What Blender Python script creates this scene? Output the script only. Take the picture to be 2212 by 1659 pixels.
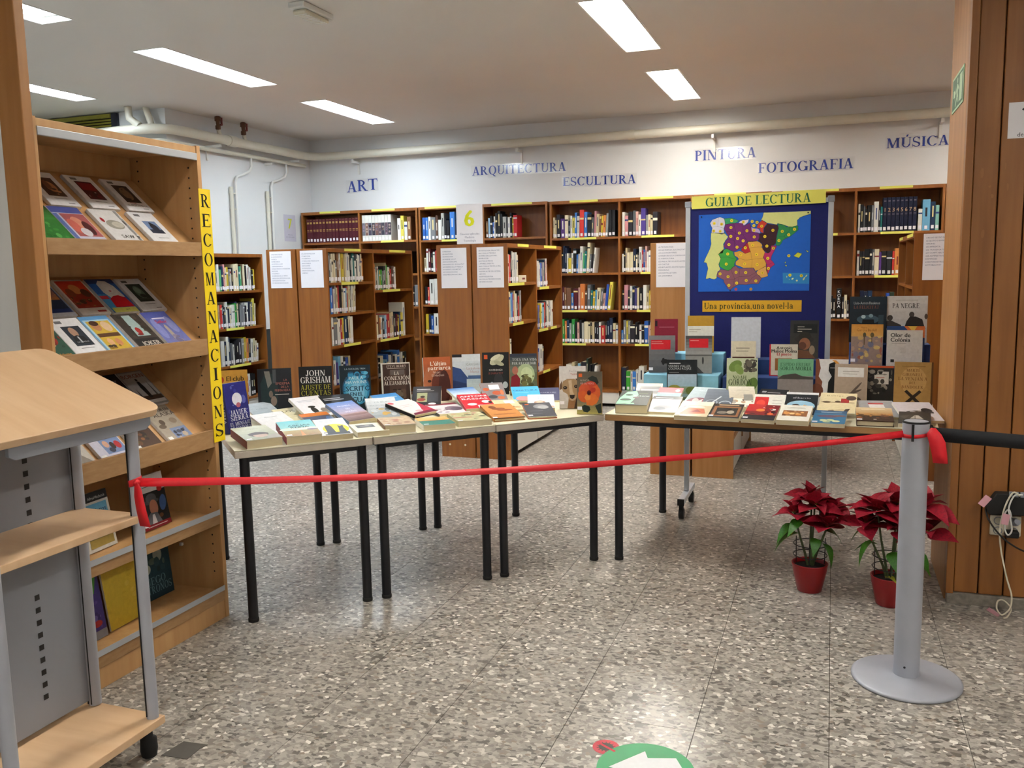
import bpy, bmesh, math, random
from mathutils import Vector, Matrix, geometry
for _o in list(bpy.data.objects): bpy.data.objects.remove(_o)
SC = bpy.context.scene
COL = SC.collection
PI = math.pi
# ------------------------------------------------------------------ camera, world, exposure
CAM_H = 1.45
cam = bpy.data.cameras.new('camera'); camo = bpy.data.objects.new('camera', cam); COL.objects.link(camo)
cam.sensor_fit = 'HORIZONTAL'; cam.sensor_width = 36.0; cam.lens = 1895.0/2212.0*36.0; cam.clip_start = .05; cam.clip_end = 60
_p, _r, _y = .1297, -.0196, -.3505          # pitch down, roll, yaw (radians)
_f = Vector((math.sin(_y)*math.cos(_p), math.cos(_y)*math.cos(_p), -math.sin(_p)))
_rt = Vector((math.cos(_y), -math.sin(_y), 0)); _up = _rt.cross(_f)
_r2 = _rt*math.cos(_r)+_up*math.sin(_r); _u2 = -_rt*math.sin(_r)+_up*math.cos(_r)
_M = Matrix((_r2, _u2, -_f)).transposed().to_4x4(); _M.translation = (0, 0, CAM_H)
camo.matrix_world = _M
SC.camera = camo
wd = bpy.data.worlds.new('world'); SC.world = wd; wd.use_nodes = True
wd.node_tree.nodes['Background'].inputs[0].default_value = (.75, .8, .9, 1)
wd.node_tree.nodes['Background'].inputs[1].default_value = .05
SC.view_settings.view_transform = 'Standard'; SC.view_settings.look = 'None'; SC.view_settings.gamma = 1
SC.view_settings.use_curve_mapping = False; SC.view_settings.exposure = 0.75
LAMP = 28.0                                  # radiance of the ceiling lamps
# ------------------------------------------------------------------ helpers
def lin(h):
    if not isinstance(h, str): return h
    h = h.lstrip('#')
    if len(h) == 3: h = ''.join(c*2 for c in h)
    v = [int(h[i:i+2], 16)/255 for i in (0, 2, 4)]
    return tuple((c/12.92 if c <= .04045 else ((c+.055)/1.055)**2.4) for c in v)
def mat(name, col='#888888', rough=.5, metal=0, noise=0, scale=20, spec=.5, bump=0, vcol=False, stretch=None, col2=None, coat=0):
    m = bpy.data.materials.new(name); m.use_nodes = True; nt = m.node_tree; N = nt.nodes; L = nt.links
    b = N['Principled BSDF']; b.inputs['Roughness'].default_value = rough; b.inputs['Metallic'].default_value = metal
    b.inputs['Specular IOR Level'].default_value = spec
    b.inputs['Coat Weight'].default_value = coat; b.inputs['Coat Roughness'].default_value = .12
    c = lin(col)
    if vcol:
        a = N.new('ShaderNodeAttribute'); a.attribute_name = 'Col'; src = a.outputs['Color']
    else:
        a = N.new('ShaderNodeRGB'); a.outputs[0].default_value = (*c, 1); src = a.outputs[0]
    if noise or col2:
        tc = N.new('ShaderNodeTexCoord'); mp = N.new('ShaderNodeMapping'); nz = N.new('ShaderNodeTexNoise')
        L.new(tc.outputs['Object'], mp.inputs['Vector']); L.new(mp.outputs[0], nz.inputs['Vector'])
        nz.inputs['Scale'].default_value = scale; nz.inputs['Detail'].default_value = 4
        if stretch: mp.inputs['Scale'].default_value = stretch
        mx = N.new('ShaderNodeMix'); mx.data_type = 'RGBA'
        rp = N.new('ShaderNodeMapRange'); rp.inputs['From Min'].default_value = .3; rp.inputs['From Max'].default_value = .7
        L.new(nz.outputs['Fac'], rp.inputs['Value']); L.new(rp.outputs[0], mx.inputs['Factor'])
        if col2:
            L.new(src, mx.inputs['A']); mx.inputs['B'].default_value = (*lin(col2), 1)
        else:
            d = N.new('ShaderNodeMix'); d.data_type = 'RGBA'; d.blend_type = 'MULTIPLY'; d.inputs['Factor'].default_value = 1
            d.inputs['B'].default_value = (1-noise, 1-noise, 1-noise, 1); L.new(src, d.inputs['A'])
            L.new(src, mx.inputs['A']); L.new(d.outputs['Result'], mx.inputs['B'])
        src = mx.outputs['Result']
        if bump:
            bp = N.new('ShaderNodeBump'); bp.inputs['Strength'].default_value = bump; bp.inputs['Distance'].default_value = .002
            L.new(nz.outputs['Fac'], bp.inputs['Height']); L.new(bp.outputs[0], b.inputs['Normal'])
    L.new(src, b.inputs['Base Color'])
    return m
M = {}
M['print'] = mat('printed_paper', vcol=True, rough=.45, noise=.05, scale=60, spec=.3)
M['gloss'] = mat('glossy_print', vcol=True, rough=.36, noise=.13, scale=70, spec=.28)
M['paint'] = mat('painted', vcol=True, rough=.5, noise=.05, scale=30)
M['pages'] = mat('page_edges', '#ddd0ac', .8, noise=.14, scale=30, stretch=(1, 1, 30))
M['paper'] = mat('white_paper', '#eceaf0', .6, noise=.02)
M['lilac'] = mat('lilac_paper', '#cfcddc', .6, noise=.03)
M['yellow'] = mat('yellow_paper', '#f2d40a', .5, noise=.05, scale=6)
M['lime'] = mat('lime_label_paper', '#e2df66', .5, noise=.08, scale=9)
M['wood'] = mat('brown_bookcase_wood', '#91581f', .42, col2='#7c4615', scale=3, stretch=(9, 9, .7))
M['beech'] = mat('beech_display_wood', '#c99f6c', .45, col2='#ba8d5a', scale=3, stretch=(8, 8, .8))
M['beechtop'] = mat('pale_beech_top', '#d9b995', .42, col2='#cda983', scale=2.4, stretch=(1.2, 9, 9))
M['lip'] = mat('worn_wood_lip', '#ab875e', .6, col2='#9c764c', scale=6, stretch=(3, 1, 12), bump=.2)
M['panel'] = mat('varnished_wood_panel', '#95602c', .45, col2='#7e4c1c', scale=2.5, stretch=(9, 9, .6), coat=.05)
M['stainw'] = mat('old_glue_stain', '#96602e', .55, noise=.1)
M['trimw'] = mat('pale_wood_trim', '#ac7a46', .5, col2='#996632', scale=2.5, stretch=(9, 9, .7))
M['grey'] = mat('grey_metal', '#a9adb8', .42, metal=.15, noise=.06, scale=14)
M['alu'] = mat('aluminium', '#bcc2ca', .38, metal=.25, noise=.05)
M['panelgrey'] = mat('grey_painted_sheet', '#8a8e98', .5, noise=.06, scale=5)
M['black'] = mat('black_metal', '#101219', .4, noise=.1)
M['rubber'] = mat('black_rubber', '#141414', .7, noise=.1)
M['top'] = mat('cream_laminate', '#ded9be', .35, noise=.05, scale=4)
M['edgeg'] = mat('grey_table_edge', '#ccc3b6', .6, noise=.14, scale=14)
M['edgew'] = mat('wood_table_edge', '#a87f50', .6, noise=.15, scale=10, stretch=(1, 8, 8))
M['wall'] = mat('white_wall_paint', '#e4e6e7', .8, noise=.03, scale=2, bump=.04)
M['ceil'] = mat('ceiling_paint', '#dedad4', .85, noise=.03, scale=1.5)
M['pipe'] = mat('cream_pipe_paint', '#dcd8c8', .4, noise=.05, scale=8)
M['white'] = mat('white_plastic', '#e4e4e0', .4, noise=.03)
M['cream'] = mat('cream_plastic', '#d9d2bd', .4, noise=.03)
M['plinth'] = mat('white_plinth_board', '#d7d4cc', .5, noise=.05, scale=6)
M['dado'] = mat('dark_slate_dado', '#3a4143', .5, noise=.1)
M['ribbon'] = mat('red_ribbon', '#d81424', .6, noise=.1, scale=60)
M['belt'] = mat('black_belt', '#11131a', .75, noise=.15, scale=200)
M['pot'] = mat('red_pot', '#8d0f16', .3, noise=.08, scale=8)
M['soil'] = mat('potting_soil', '#17120d', .95, noise=.5, scale=90, bump=1)
M['stem'] = mat('green_stem', '#4d5a34', .6, noise=.2, scale=40)
M['bract'] = mat('crimson_bract', '#a20c28', .55, col2='#74061e', scale=14)
M['leaf'] = mat('green_leaf', '#3a7a1c', .45, col2='#25590f', scale=18)
M['leafy'] = mat('yellowing_leaf', '#a29a2c', .5, col2='#7a8a20', scale=18)
M['navyfelt'] = mat('navy_felt', '#0b1563', .85, noise=.15, scale=160, bump=.3)
M['foamL'] = mat('light_blue_foam', '#7fb8d3', .8, noise=.16, scale=22, bump=.4)
M['foamD'] = mat('dark_blue_foam', '#1b3a78', .8, noise=.16, scale=22, bump=.4)
M['blind'] = mat('olive_blind', '#9a9436', .6, noise=.1)
M['navy'] = mat('navy_frame', '#14182c', .5, noise=.1)
M['valve'] = mat('brass_valve', '#6d4a35', .5, metal=.4, noise=.2)
M['vhandle'] = mat('red_valve_handle', '#7c241a', .5, noise=.1)
M['dark'] = mat('dark_void', '#1d1b1a', .8, noise=.1)
M['pink'] = mat('pink_tape', '#e7aebb', .6, noise=.05)
M['patch'] = mat('grey_floor_patch', '#55524e', .7, noise=.12, scale=30)
# clear laminate
m = bpy.data.materials.new('clear_laminate'); m.use_nodes = True; nt = m.node_tree; nt.nodes.remove(nt.nodes['Principled BSDF'])
g = nt.nodes.new('ShaderNodeBsdfGlossy'); g.inputs['Roughness'].default_value = .12; tr = nt.nodes.new('ShaderNodeBsdfTransparent')
mx = nt.nodes.new('ShaderNodeMixShader'); mx.inputs[0].default_value = .045
nt.links.new(tr.outputs[0], mx.inputs[1]); nt.links.new(g.outputs[0], mx.inputs[2]); nt.links.new(mx.outputs[0], nt.nodes['Material Output'].inputs[0])
M['clear'] = m
def emis(name, col, s):
    m = bpy.data.materials.new(name); m.use_nodes = True; b = m.node_tree.nodes['Principled BSDF']
    b.inputs['Base Color'].default_value = (.8, .8, .8, 1); b.inputs['Emission Color'].default_value = (*col, 1); b.inputs['Emission Strength'].default_value = s
    return m
M['lampC'] = emis('cool_lamp', (.80, .91, 1.0), LAMP)
M['lampW'] = emis('neutral_lamp', (1.0, .95, .86), LAMP)
# terrazzo (world position so that it runs on from tile to tile)
def terrazzo(name):
    m = bpy.data.materials.new(name); m.use_nodes = True; nt = m.node_tree; N = nt.nodes; L = nt.links; b = N['Principled BSDF']
    ge = N.new('ShaderNodeNewGeometry'); wob = N.new('ShaderNodeTexNoise'); wob.inputs['Scale'].default_value = 30; wob.inputs['Detail'].default_value = 3
    L.new(ge.outputs['Position'], wob.inputs['Vector'])
    vm = N.new('ShaderNodeVectorMath'); vm.operation = 'MULTIPLY_ADD'; L.new(wob.outputs['Color'], vm.inputs[0]); vm.inputs[1].default_value = (.022,)*3
    L.new(ge.outputs['Position'], vm.inputs[2])
    def chips(scale, stops, off):
        mp = N.new('ShaderNodeMapping'); mp.inputs['Location'].default_value = off; mp.inputs['Rotation'].default_value = (0, 0, off[0]); mp.inputs['Scale'].default_value = (1, 1.35, 1); L.new(vm.outputs[0], mp.inputs[0])
        vo = N.new('ShaderNodeTexVoronoi'); vo.inputs['Scale'].default_value = scale; vo.voronoi_dimensions = '2D'; L.new(mp.outputs[0], vo.inputs['Vector'])
        sp = N.new('ShaderNodeSeparateColor'); L.new(vo.outputs['Color'], sp.inputs[0])
        cr = N.new('ShaderNodeValToRGB'); cr.color_ramp.interpolation = 'CONSTANT'
        e = cr.color_ramp.elements
        e[0].position = 0; e[0].color = (*lin(stops[0][1]), 1)
        for i, (p, c) in enumerate(stops[1:]):
            x = e[1] if i == 0 else e.new(p)
            x.position = p; x.color = (*lin(c), 1)
        L.new(sp.outputs[0], cr.inputs[0])
        return cr.outputs[0], sp.outputs[1]
    base, _ = chips(120, [(0, '#857d73'), (.2, '#938a7f'), (.45, '#9f968a'), (.72, '#a89f92'), (.9, '#8d8377')], (0.3, .1, 0))
    big, r = chips(46, [(0, '#6a6258'), (.14, '#837a6d'), (.32, '#9b9285'), (.62, '#aaa194'), (.86, '#cdc6b8'), (.94, '#8d7f6d')], (1.1, 4.2, 0))
    big2, r2 = chips(72, [(0, '#655f57'), (.18, '#a8a093'), (.45, '#8b8276'), (.66, '#b5ad9f'), (.84, '#e0dacd'), (.93, '#8f7a62')], (2.3, 1.7, 0))
    def over(a, c, r, t):
        gt = N.new('ShaderNodeMath'); gt.operation = 'GREATER_THAN'; gt.inputs[1].default_value = t; L.new(r, gt.inputs[0])
        mx = N.new('ShaderNodeMix'); mx.data_type = 'RGBA'; L.new(gt.outputs[0], mx.inputs['Factor']); L.new(a, mx.inputs['A']); L.new(c, mx.inputs['B']); return mx.outputs['Result']
    o = over(base, big, r, .50); o = over(o, big2, r2, .60)
    lo = N.new('ShaderNodeTexNoise'); lo.inputs['Scale'].default_value = 1.6; L.new(ge.outputs['Position'], lo.inputs['Vector'])
    mx = N.new('ShaderNodeMix'); mx.data_type = 'RGBA'; mx.blend_type = 'MULTIPLY'; mx.inputs['Factor'].default_value = .3; L.new(o, mx.inputs['A']); L.new(lo.outputs['Color'], mx.inputs['B'])
    hs = N.new('ShaderNodeHueSaturation'); hs.inputs['Saturation'].default_value = .62; hs.inputs['Value'].default_value = 1.0; L.new(o, hs.inputs['Color'])
    L.new(hs.outputs[0], b.inputs['Base Color']); b.inputs['Roughness'].default_value = .28; b.inputs['Specular IOR Level'].default_value = .45
    return m
M['terrazzo'] = terrazzo('terrazzo_tile')
M['skirt'] = mat('grey_skirting_stone', '#8d867c', .5, col2='#6f685f', scale=45)
M['grout'] = mat('dark_grout', '#57514a', .9, noise=.1)

class MB:
    def __init__(s): s.v = []; s.f = []; s.c = []; s.cur = (.8, .8, .8); s.sm = []
    def col(s, h): s.cur = lin(h); return s
    def add(s, vs, fs, smooth=False):
        b = len(s.v); s.v += [tuple(q) for q in vs]
        for f in fs: s.f.append([b+i for i in f]); s.c.append(s.cur); s.sm.append(smooth)
        return s
    def box(s, x0, y0, z0, x1, y1, z1):
        v = [(x0,y0,z0),(x1,y0,z0),(x1,y1,z0),(x0,y1,z0),(x0,y0,z1),(x1,y0,z1),(x1,y1,z1),(x0,y1,z1)]
        return s.add(v, [(0,3,2,1),(4,5,6,7),(0,1,5,4),(1,2,6,5),(2,3,7,6),(3,0,4,7)])
    def prism(s, pts, z0, z1):
        n = len(pts); v = [(x, y, z0) for x, y in pts]+[(x, y, z1) for x, y in pts]
        return s.add(v, [list(range(n))[::-1], list(range(n, 2*n))]+[(i, (i+1) % n, n+(i+1) % n, n+i) for i in range(n)])
    def lathe(s, prof, n=24, cx=0, cy=0, cap=True):
        v = []; f = []
        for r, z in prof:
            for k in range(n): v.append((cx+r*math.cos(2*PI*k/n), cy+r*math.sin(2*PI*k/n), z))
        for i in range(len(prof)-1):
            for k in range(n): f.append((i*n+k, i*n+(k+1) % n, (i+1)*n+(k+1) % n, (i+1)*n+k))
        s.add(v, f, True)
        if cap:
            m = len(prof)-1
            s.add([v[k] for k in range(n)], [list(range(n))[::-1]]); s.add([v[m*n+k] for k in range(n)], [list(range(n))])
        return s
    def tube(s, path, r, n=10, cap=True):
        P = [Vector(q) for q in path]; v = []; f = []
        rr = r if isinstance(r, (list, tuple)) else [r]*len(P)
        a = None
        for i, q in enumerate(P):
            d = (P[min(i+1, len(P)-1)]-P[max(i-1, 0)]).normalized()
            if a is None: a = d.cross(Vector((0, 0, 1)) if abs(d.z) < .9 else Vector((1, 0, 0)))
            a = (a-d*a.dot(d)).normalized(); b = d.cross(a).normalized()
            for k in range(n):
                t = 2*PI*k/n; v.append(q+a*math.cos(t)*rr[i]+b*math.sin(t)*rr[i])
        for i in range(len(P)-1):
            for k in range(n): f.append((i*n+k, i*n+(k+1) % n, (i+1)*n+(k+1) % n, (i+1)*n+k))
        s.add(v, f, True)
        if cap:
            m = len(P)-1; s.add([v[k] for k in range(n)], [list(range(n))]); s.add([v[m*n+k] for k in range(n)], [list(range(n))[::-1]])
        return s
    def strip(s, A, B):      # ribbon between two polylines
        n = len(A); return s.add(list(A)+list(B), [(i, i+1, n+i+1, n+i) for i in range(n-1)], True)
    def poly(s, pts, z=0):   # flat polygon in xy
        P = [Vector((x, y, 0)) for x, y in pts]
        tr = geometry.tessellate_polygon([P])
        fs = []
        for a, b, c in tr:
            k = (pts[b][0]-pts[a][0])*(pts[c][1]-pts[a][1])-(pts[b][1]-pts[a][1])*(pts[c][0]-pts[a][0])
            fs.append((a, b, c) if k > 0 else (a, c, b))
        return s.add([(x, y, z) for x, y in pts], fs)
    def mesh(s, name, material, bevel=0):
        me = bpy.data.meshes.new(name); me.from_pydata(s.v, [], s.f); me.materials.append(material)
        at = me.color_attributes.new('Col', 'FLOAT_COLOR', 'CORNER')
        data = []
        for f, c in zip(s.f, s.c):
            for _ in f: data += [c[0], c[1], c[2], 1.0]
        at.data.foreach_set('color', data)
        me.polygons.foreach_set('use_smooth', s.sm); me.update()
        return me
    def build(s, name, material, parent=None, bevel=0, loc=None, rot=None, kind=None):
        if isinstance(material, str): material = M[material]
        o = bpy.data.objects.new(name, s.mesh(name, material)); COL.objects.link(o)
        if parent: o.parent = parent
        if loc: o.location = loc
        if rot: o.rotation_euler = rot
        if kind: o['kind'] = kind
        if bevel:
            b = o.modifiers.new('bevel', 'BEVEL'); b.width = bevel; b.segments = 2; b.limit_method = 'ANGLE'; b.angle_limit = .7
        return o
def box(name, a, b, material, parent=None, bevel=0, **k): return MB().box(*a, *b).build(name, material, parent, bevel, **k)
def tag(o, label, cat, group=None, kind=None):
    if label: o['label'] = label
    if cat: o['category'] = cat
    if group: o['group'] = group
    if kind: o['kind'] = kind
    return o
def thing(name, label, cat, loc=(0, 0, 0), rot=(0, 0, 0), group=None):
    o = bpy.data.objects.new(name, None); COL.objects.link(o); o.location = loc; o.rotation_euler = rot; o.empty_display_size = .1
    return tag(o, label, cat, group)
def struct(o, label=None): o['kind'] = 'structure'; return o
def copy_tree(o, parent=None):
    c = o.copy(); COL.objects.link(c); c.parent = parent
    for ch in o.children: copy_tree(ch, c)
    return c
# ------------------------------------------------------------------ lettering
_GL = {}
def glyph(ch):
    if ch in _GL: return _GL[ch]
    cu = bpy.data.curves.new('glyph', 'FONT'); cu.body = ch; cu.size = 1; cu.resolution_u = 2
    o = bpy.data.objects.new('glyph', cu); COL.objects.link(o)
    me = o.to_mesh(); vs = [(v.co.x, v.co.y) for v in me.vertices]; fs = [tuple(p.vertices) for p in me.polygons]
    o.to_mesh_clear(); bpy.data.objects.remove(o); bpy.data.curves.remove(cu)
    _GL[ch] = (vs, fs); return _GL[ch]
_capH = max(y for x, y in glyph('H')[0])
def sans(text):
    out = []; x = 0
    for ch in text:
        if ch == ' ': x += .32; continue
        vs, fs = glyph(ch)
        if not vs: x += .3; continue
        x0 = min(q[0] for q in vs); x1 = max(q[0] for q in vs)
        out.append(([((q[0]-x0)/_capH+x, q[1]/_capH) for q in vs], fs)); x += (x1-x0)/_capH+.14
    return out, x-.14
S_, T_, F_ = .18, .065, .055
def _q(x0, y0, x1, y1): return [(x0, y0), (x1, y0), (x1, y1), (x0, y1)]
def _stem(x, w, y0=0., y1=1., top=1, bot=1, e=.075):
    o = [_q(x, y0, x+w, y1)]
    if top: o.append(_q(x-e, y1-F_, x+w+e, y1))
    if bot: o.append(_q(x-e, y0, x+w+e, y0+F_))
    return o
def _arc(cx, cy, rx, ry, a0, a1, wx, wy, n=14):
    o = []
    for i in range(n):
        t0 = math.radians(a0+(a1-a0)*i/n); t1 = math.radians(a0+(a1-a0)*(i+1)/n)
        p = lambda t, r, q: (cx+r*math.cos(t), cy+q*math.sin(t))
        o.append([p(t0, rx, ry), p(t1, rx, ry), p(t1, rx-wx, ry-wy), p(t0, rx-wx, ry-wy)])
    return o
def _dg(x0, y0, x1, y1, w): return [[(x0, y0), (x0+w, y0), (x1+w, y1), (x1, y1)]]
def _wedge(x, y, dy): return [[(x, y), (x, y+dy), (x-.025, y+dy), (x-.075, y)]]
def _serif():
    g = {}
    g['A'] = (_dg(.06, 0, .33, 1, .07)+_dg(.56, 0, .30, 1, S_)+[_q(.17, .28, .6, .28+T_)]+[_q(-.03, 0, .2, F_), _q(.48, 0, .82, F_)], .79)
    g['C'] = (_arc(.43, .5, .43, .52, 40, 320, S_, .05)+_wedge(.79, .97, -.3)+[[(.75, .2), (.79, .24), (.72, .1), (.68, .13)]], .80)
    g['D'] = (_stem(.08, S_)+_arc(.24, .5, .54, .5, -90, 90, S_, T_)+[_q(.2, 0, .26, T_), _q(.2, 1-T_, .26, 1)], .80)
    g['E'] = (_stem(.08, S_)+[_q(.1, 1-T_, .66, 1), _q(.1, 0, .7, T_), _q(.2, .49, .52, .49+T_)]+_wedge(.67, 1, -.24)+_wedge(.71, 0, .26)+[_q(.49, .4, .53, .64)], .72)
    g['F'] = (_stem(.08, S_)+[_q(.1, 1-T_, .64, 1), _q(.2, .48, .5, .48+T_), _q(.47, .39, .51, .63)]+_wedge(.65, 1, -.25), .66)
    g['G'] = (g['C'][0][:-1]+_stem(.66, S_, .04, .44, 1, 0, .08), .88)
    g['I'] = (_stem(.08, S_), .34)
    g['L'] = (_stem(.08, S_)+[_q(.1, 0, .64, T_)]+_wedge(.66, 0, .3), .67)
    g['M'] = (_stem(.09, .065)+_stem(.80, S_)+_dg(.40, 0, .09, 1, S_)+_dg(.44, 0, .80, 1, .07), 1.06)
    g['N'] = (_stem(.1, .07, top=0)+_stem(.72, .07, bot=0)+_dg(.60, 0, .05, 1, S_+.02)+[_q(-.01, 1-F_, .2, 1)], .88)
    g['O'] = (_arc(.43, .5, .43, .52, 0, 360, S_, .05, 22), .86)
    g['Q'] = (g['O'][0]+[[(.36, .02), (.52, .02), (.82, -.24), (.62, -.24)]], .86)
    g['P'] = (_stem(.08, S_)+_arc(.24, .73, .40, .27, -90, 90, S_-.02, T_), .66)
    g['R'] = (g['P'][0]+_dg(.62, 0, .28, .5, S_)+[_q(.62, 0, .88, F_)], .84)
    g['S'] = (_arc(.32, .75, .28, .27, 20, 200, .1, .06, 9)+_arc(.33, .25, .30, .27, -160, 30, .12, .06, 9)+[[(.04, .7), (.16, .62), (.58, .42), (.63, .3), (.5, .24), (.4, .36), (.1, .5), (.04, .6)]]+_wedge(.58, .98, -.28)+[[(.02, .02), (.06, .02), (.06, .3), (.02, .3)]], .64)
    g['T'] = (_stem(.30, S_, top=0)+[_q(.03, 1-T_, .75, 1)]+_wedge(.78, 1, -.26)+[[(.0, 1), (.0, .74), (.025, .74), (.075, 1)]], .78)
    g['U'] = (_stem(.08, S_, .3, 1, 1, 0)+_stem(.66, .065, .3, 1, 1, 0)+_arc(.405, .32, .325, .34, 180, 360, .12, .07, 10), .80)
    g['V'] = (_dg(.32, 0, .05, 1, S_)+_dg(.36, 0, .66, 1, .07)+[_q(-.02, 1-F_, .3, 1), _q(.58, 1-F_, .8, 1)], .78)
    g['H'] = (_stem(.08, S_)+_stem(.62, S_)+[_q(.2, .47, .7, .47+T_)], .88)
    g['J'] = (_stem(.3, S_, .25, 1, 1, 0)+_arc(.25, .25, .23, .28, 180, 360, .16, .07, 8), .56)
    g['K'] = (_stem(.08, S_)+_dg(.22, .42, .62, 1, .08)+_dg(.66, 0, .30, .56, S_)+[_q(.62, 0, .9, F_), _q(.52, 1-F_, .78, 1)], .88)
    g['B'] = (g['P'][0]+_arc(.24, .26, .45, .28, -90, 90, S_, T_), .72)
    g['X'] = (_dg(.58, 0, .06, 1, S_)+_dg(.06, 0, .62, 1, .07)+[_q(0, 0, .24, F_), _q(.5, 0, .82, F_), _q(0, 1-F_, .3, 1), _q(.52, 1-F_, .76, 1)], .8)
    g['Y'] = (_stem(.30, S_, 0, .45, 0, 1)+_dg(.31, .4, .05, 1, S_)+_dg(.42, .4, .66, 1, .07)+[_q(-.02, 1-F_, .3, 1), _q(.58, 1-F_, .8, 1)], .78)
    g['Z'] = ([_q(.04, 1-T_, .66, 1), _q(.04, 0, .68, T_)]+_dg(.02, 0, .48, 1, S_), .7)
    for a, b in (('Ú', 'U'), ('Ó', 'O'), ('Í', 'I'), ('Á', 'A'), ('É', 'E'), ('À', 'A'), ('Ò', 'O')):
        p, w = g[b]; c = w/2; s = 1 if a not in 'ÀÒ' else -1
        g[a] = (p+[[(c-.02*s, 1.06), (c+.1*s, 1.06), (c+.2*s, 1.27), (c+.04*s, 1.27)]], w)
    X = .68
    def arch(x, y=X): return _arc(x, y-.24, .23, .25, 0, 165, .13, .07, 8)
    st = lambda x, y0=0, y1=X, b=1: [_q(x, y0, x+.14, y1), _q(x-.05, y1-F_, x+.1, y1)]+([_q(x-.05, y0, x+.19, y0+F_)] if b else [])
    g['n'] = (st(.06)+arch(.30)+[_q(.39, 0, .53, X-.24), _q(.34, 0, .58, F_)], .58)
    g['u'] = (st(.05, .2, X, 0)+st(.39, 0, X)+_arc(.29, .22, .24, .23, 180, 340, .13, .07, 8), .58)
    g['a'] = (_arc(.25, .47, .21, .22, 0, 160, .12, .07, 8)+[_q(.33, .05, .46, .48), [(.42, 0), (.56, .04), (.54, .1), (.4, .1)]]+_arc(.21, .2, .2, .21, 0, 360, .1, .07, 12), .54)
    g['p'] = (st(.05, -.26, X)+_arc(.3, .33, .26, .35, -150, 150, .14, .07, 14), .58)
    g['r'] = (st(.05)+_arc(.33, X-.2, .15, .2, 30, 170, .09, .1, 6), .46)
    g['o'] = (_arc(.26, .33, .26, .35, 0, 360, .14, .06, 16), .53)
    g['v'] = (_dg(.2, 0, .03, X, .14)+_dg(.24, 0, .42, X, .06)+[_q(-.02, X-F_, .22, X), _q(.36, X-F_, .54, X)], .52)
    g['i'] = (st(.05)+_arc(.12, .88, .09, .09, 0, 360, .088, .088, 8), .27)
    g['í'] = (st(.05)+[[(.06, .78), (.15, .78), (.28, 1.0), (.12, 1.0)]], .27)
    g['c'] = (_arc(.25, .33, .25, .35, 45, 320, .14, .06, 12)+_arc(.37, .52, .09, .09, 0, 360, .085, .085, 6), .46)
    g['e'] = (_arc(.25, .33, .25, .35, 0, 320, .14, .06, 12)+[_q(.12, .33, .49, .39)], .5)
    g['l'] = (st(.05, 0, 1), .27)
    g[','] = ([_q(.05, 0, .17, .13), [(.13, .04), (.17, .04), (.14, -.14), (.07, -.14)]], .24)
    g['·'] = (_arc(.11, .38, .09, .09, 0, 360, .088, .088, 8), .22)
    return g
SER = _serif()
def zoff(fs, n):
    o = [0]*n
    for i, f in enumerate(fs):
        for k in f: o[k] = i*.00003
    return o
def serif(text):
    out = []; x = 0
    for ch in text:
        if ch == ' ': x += .36; continue
        if ch not in SER: x += .3; continue
        polys, w = SER[ch]; vs = []; fs = []
        for p in polys:
            a = sum(p[i][0]*p[(i+1) % len(p)][1]-p[(i+1) % len(p)][0]*p[i][1] for i in range(len(p)))
            if a < 0: p = p[::-1]
            fs.append(tuple(range(len(vs), len(vs)+len(p)))); vs += [(q[0]+x, q[1]) for q in p]
        out.append((vs, fs)); x += w+.09
    return out, x-.09
def put_text(mb, text, cx, cy, size, col, z, font='s', maxw=None, align='c', ang=0):
    gl, w = (serif if font == 'f' else sans)(text)
    if w <= 0: return
    sx = size
    if maxw and w*size > maxw: sx = maxw/w
    x0 = cx-(w*sx/2 if align == 'c' else 0 if align == 'l' else w*sx)
    mb.col(col); ca, sa = math.cos(ang), math.sin(ang)
    for vs, fs in gl:
        q = [(x0+v[0]*sx, cy+v[1]*size-size/2) for v in vs]
        if ang: q = [(cx+(a-cx)*ca-(b-cy)*sa, cy+(a-cx)*sa+(b-cy)*ca) for a, b in q]
        zo = zoff(fs, len(q)) if font == 'f' else [0]*len(q)
        mb.add([(a, b, z+c*.3) for (a, b), c in zip(q, zo)], fs)
def letter_parts(text, parent, cx, cy, size, col, z, maxw=None):
    gl, w = serif(text); sx = size
    if maxw and w*size > maxw: sx = maxw/w
    for vs, fs in gl: MB().col(col).add([(cx-w*sx/2+v[0]*sx, cy+v[1]*size-size/2, z+q) for v, q in zip(vs, zoff(fs, len(vs)))], fs).build('letter', 'print', parent)
def ell(cx, cy, rx, ry, n=18, a=0): return [(cx+rx*math.cos(2*PI*k/n)*math.cos(a)-ry*math.sin(2*PI*k/n)*math.sin(a), cy+rx*math.cos(2*PI*k/n)*math.sin(a)+ry*math.sin(2*PI*k/n)*math.cos(a)) for k in range(n)]
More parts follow.
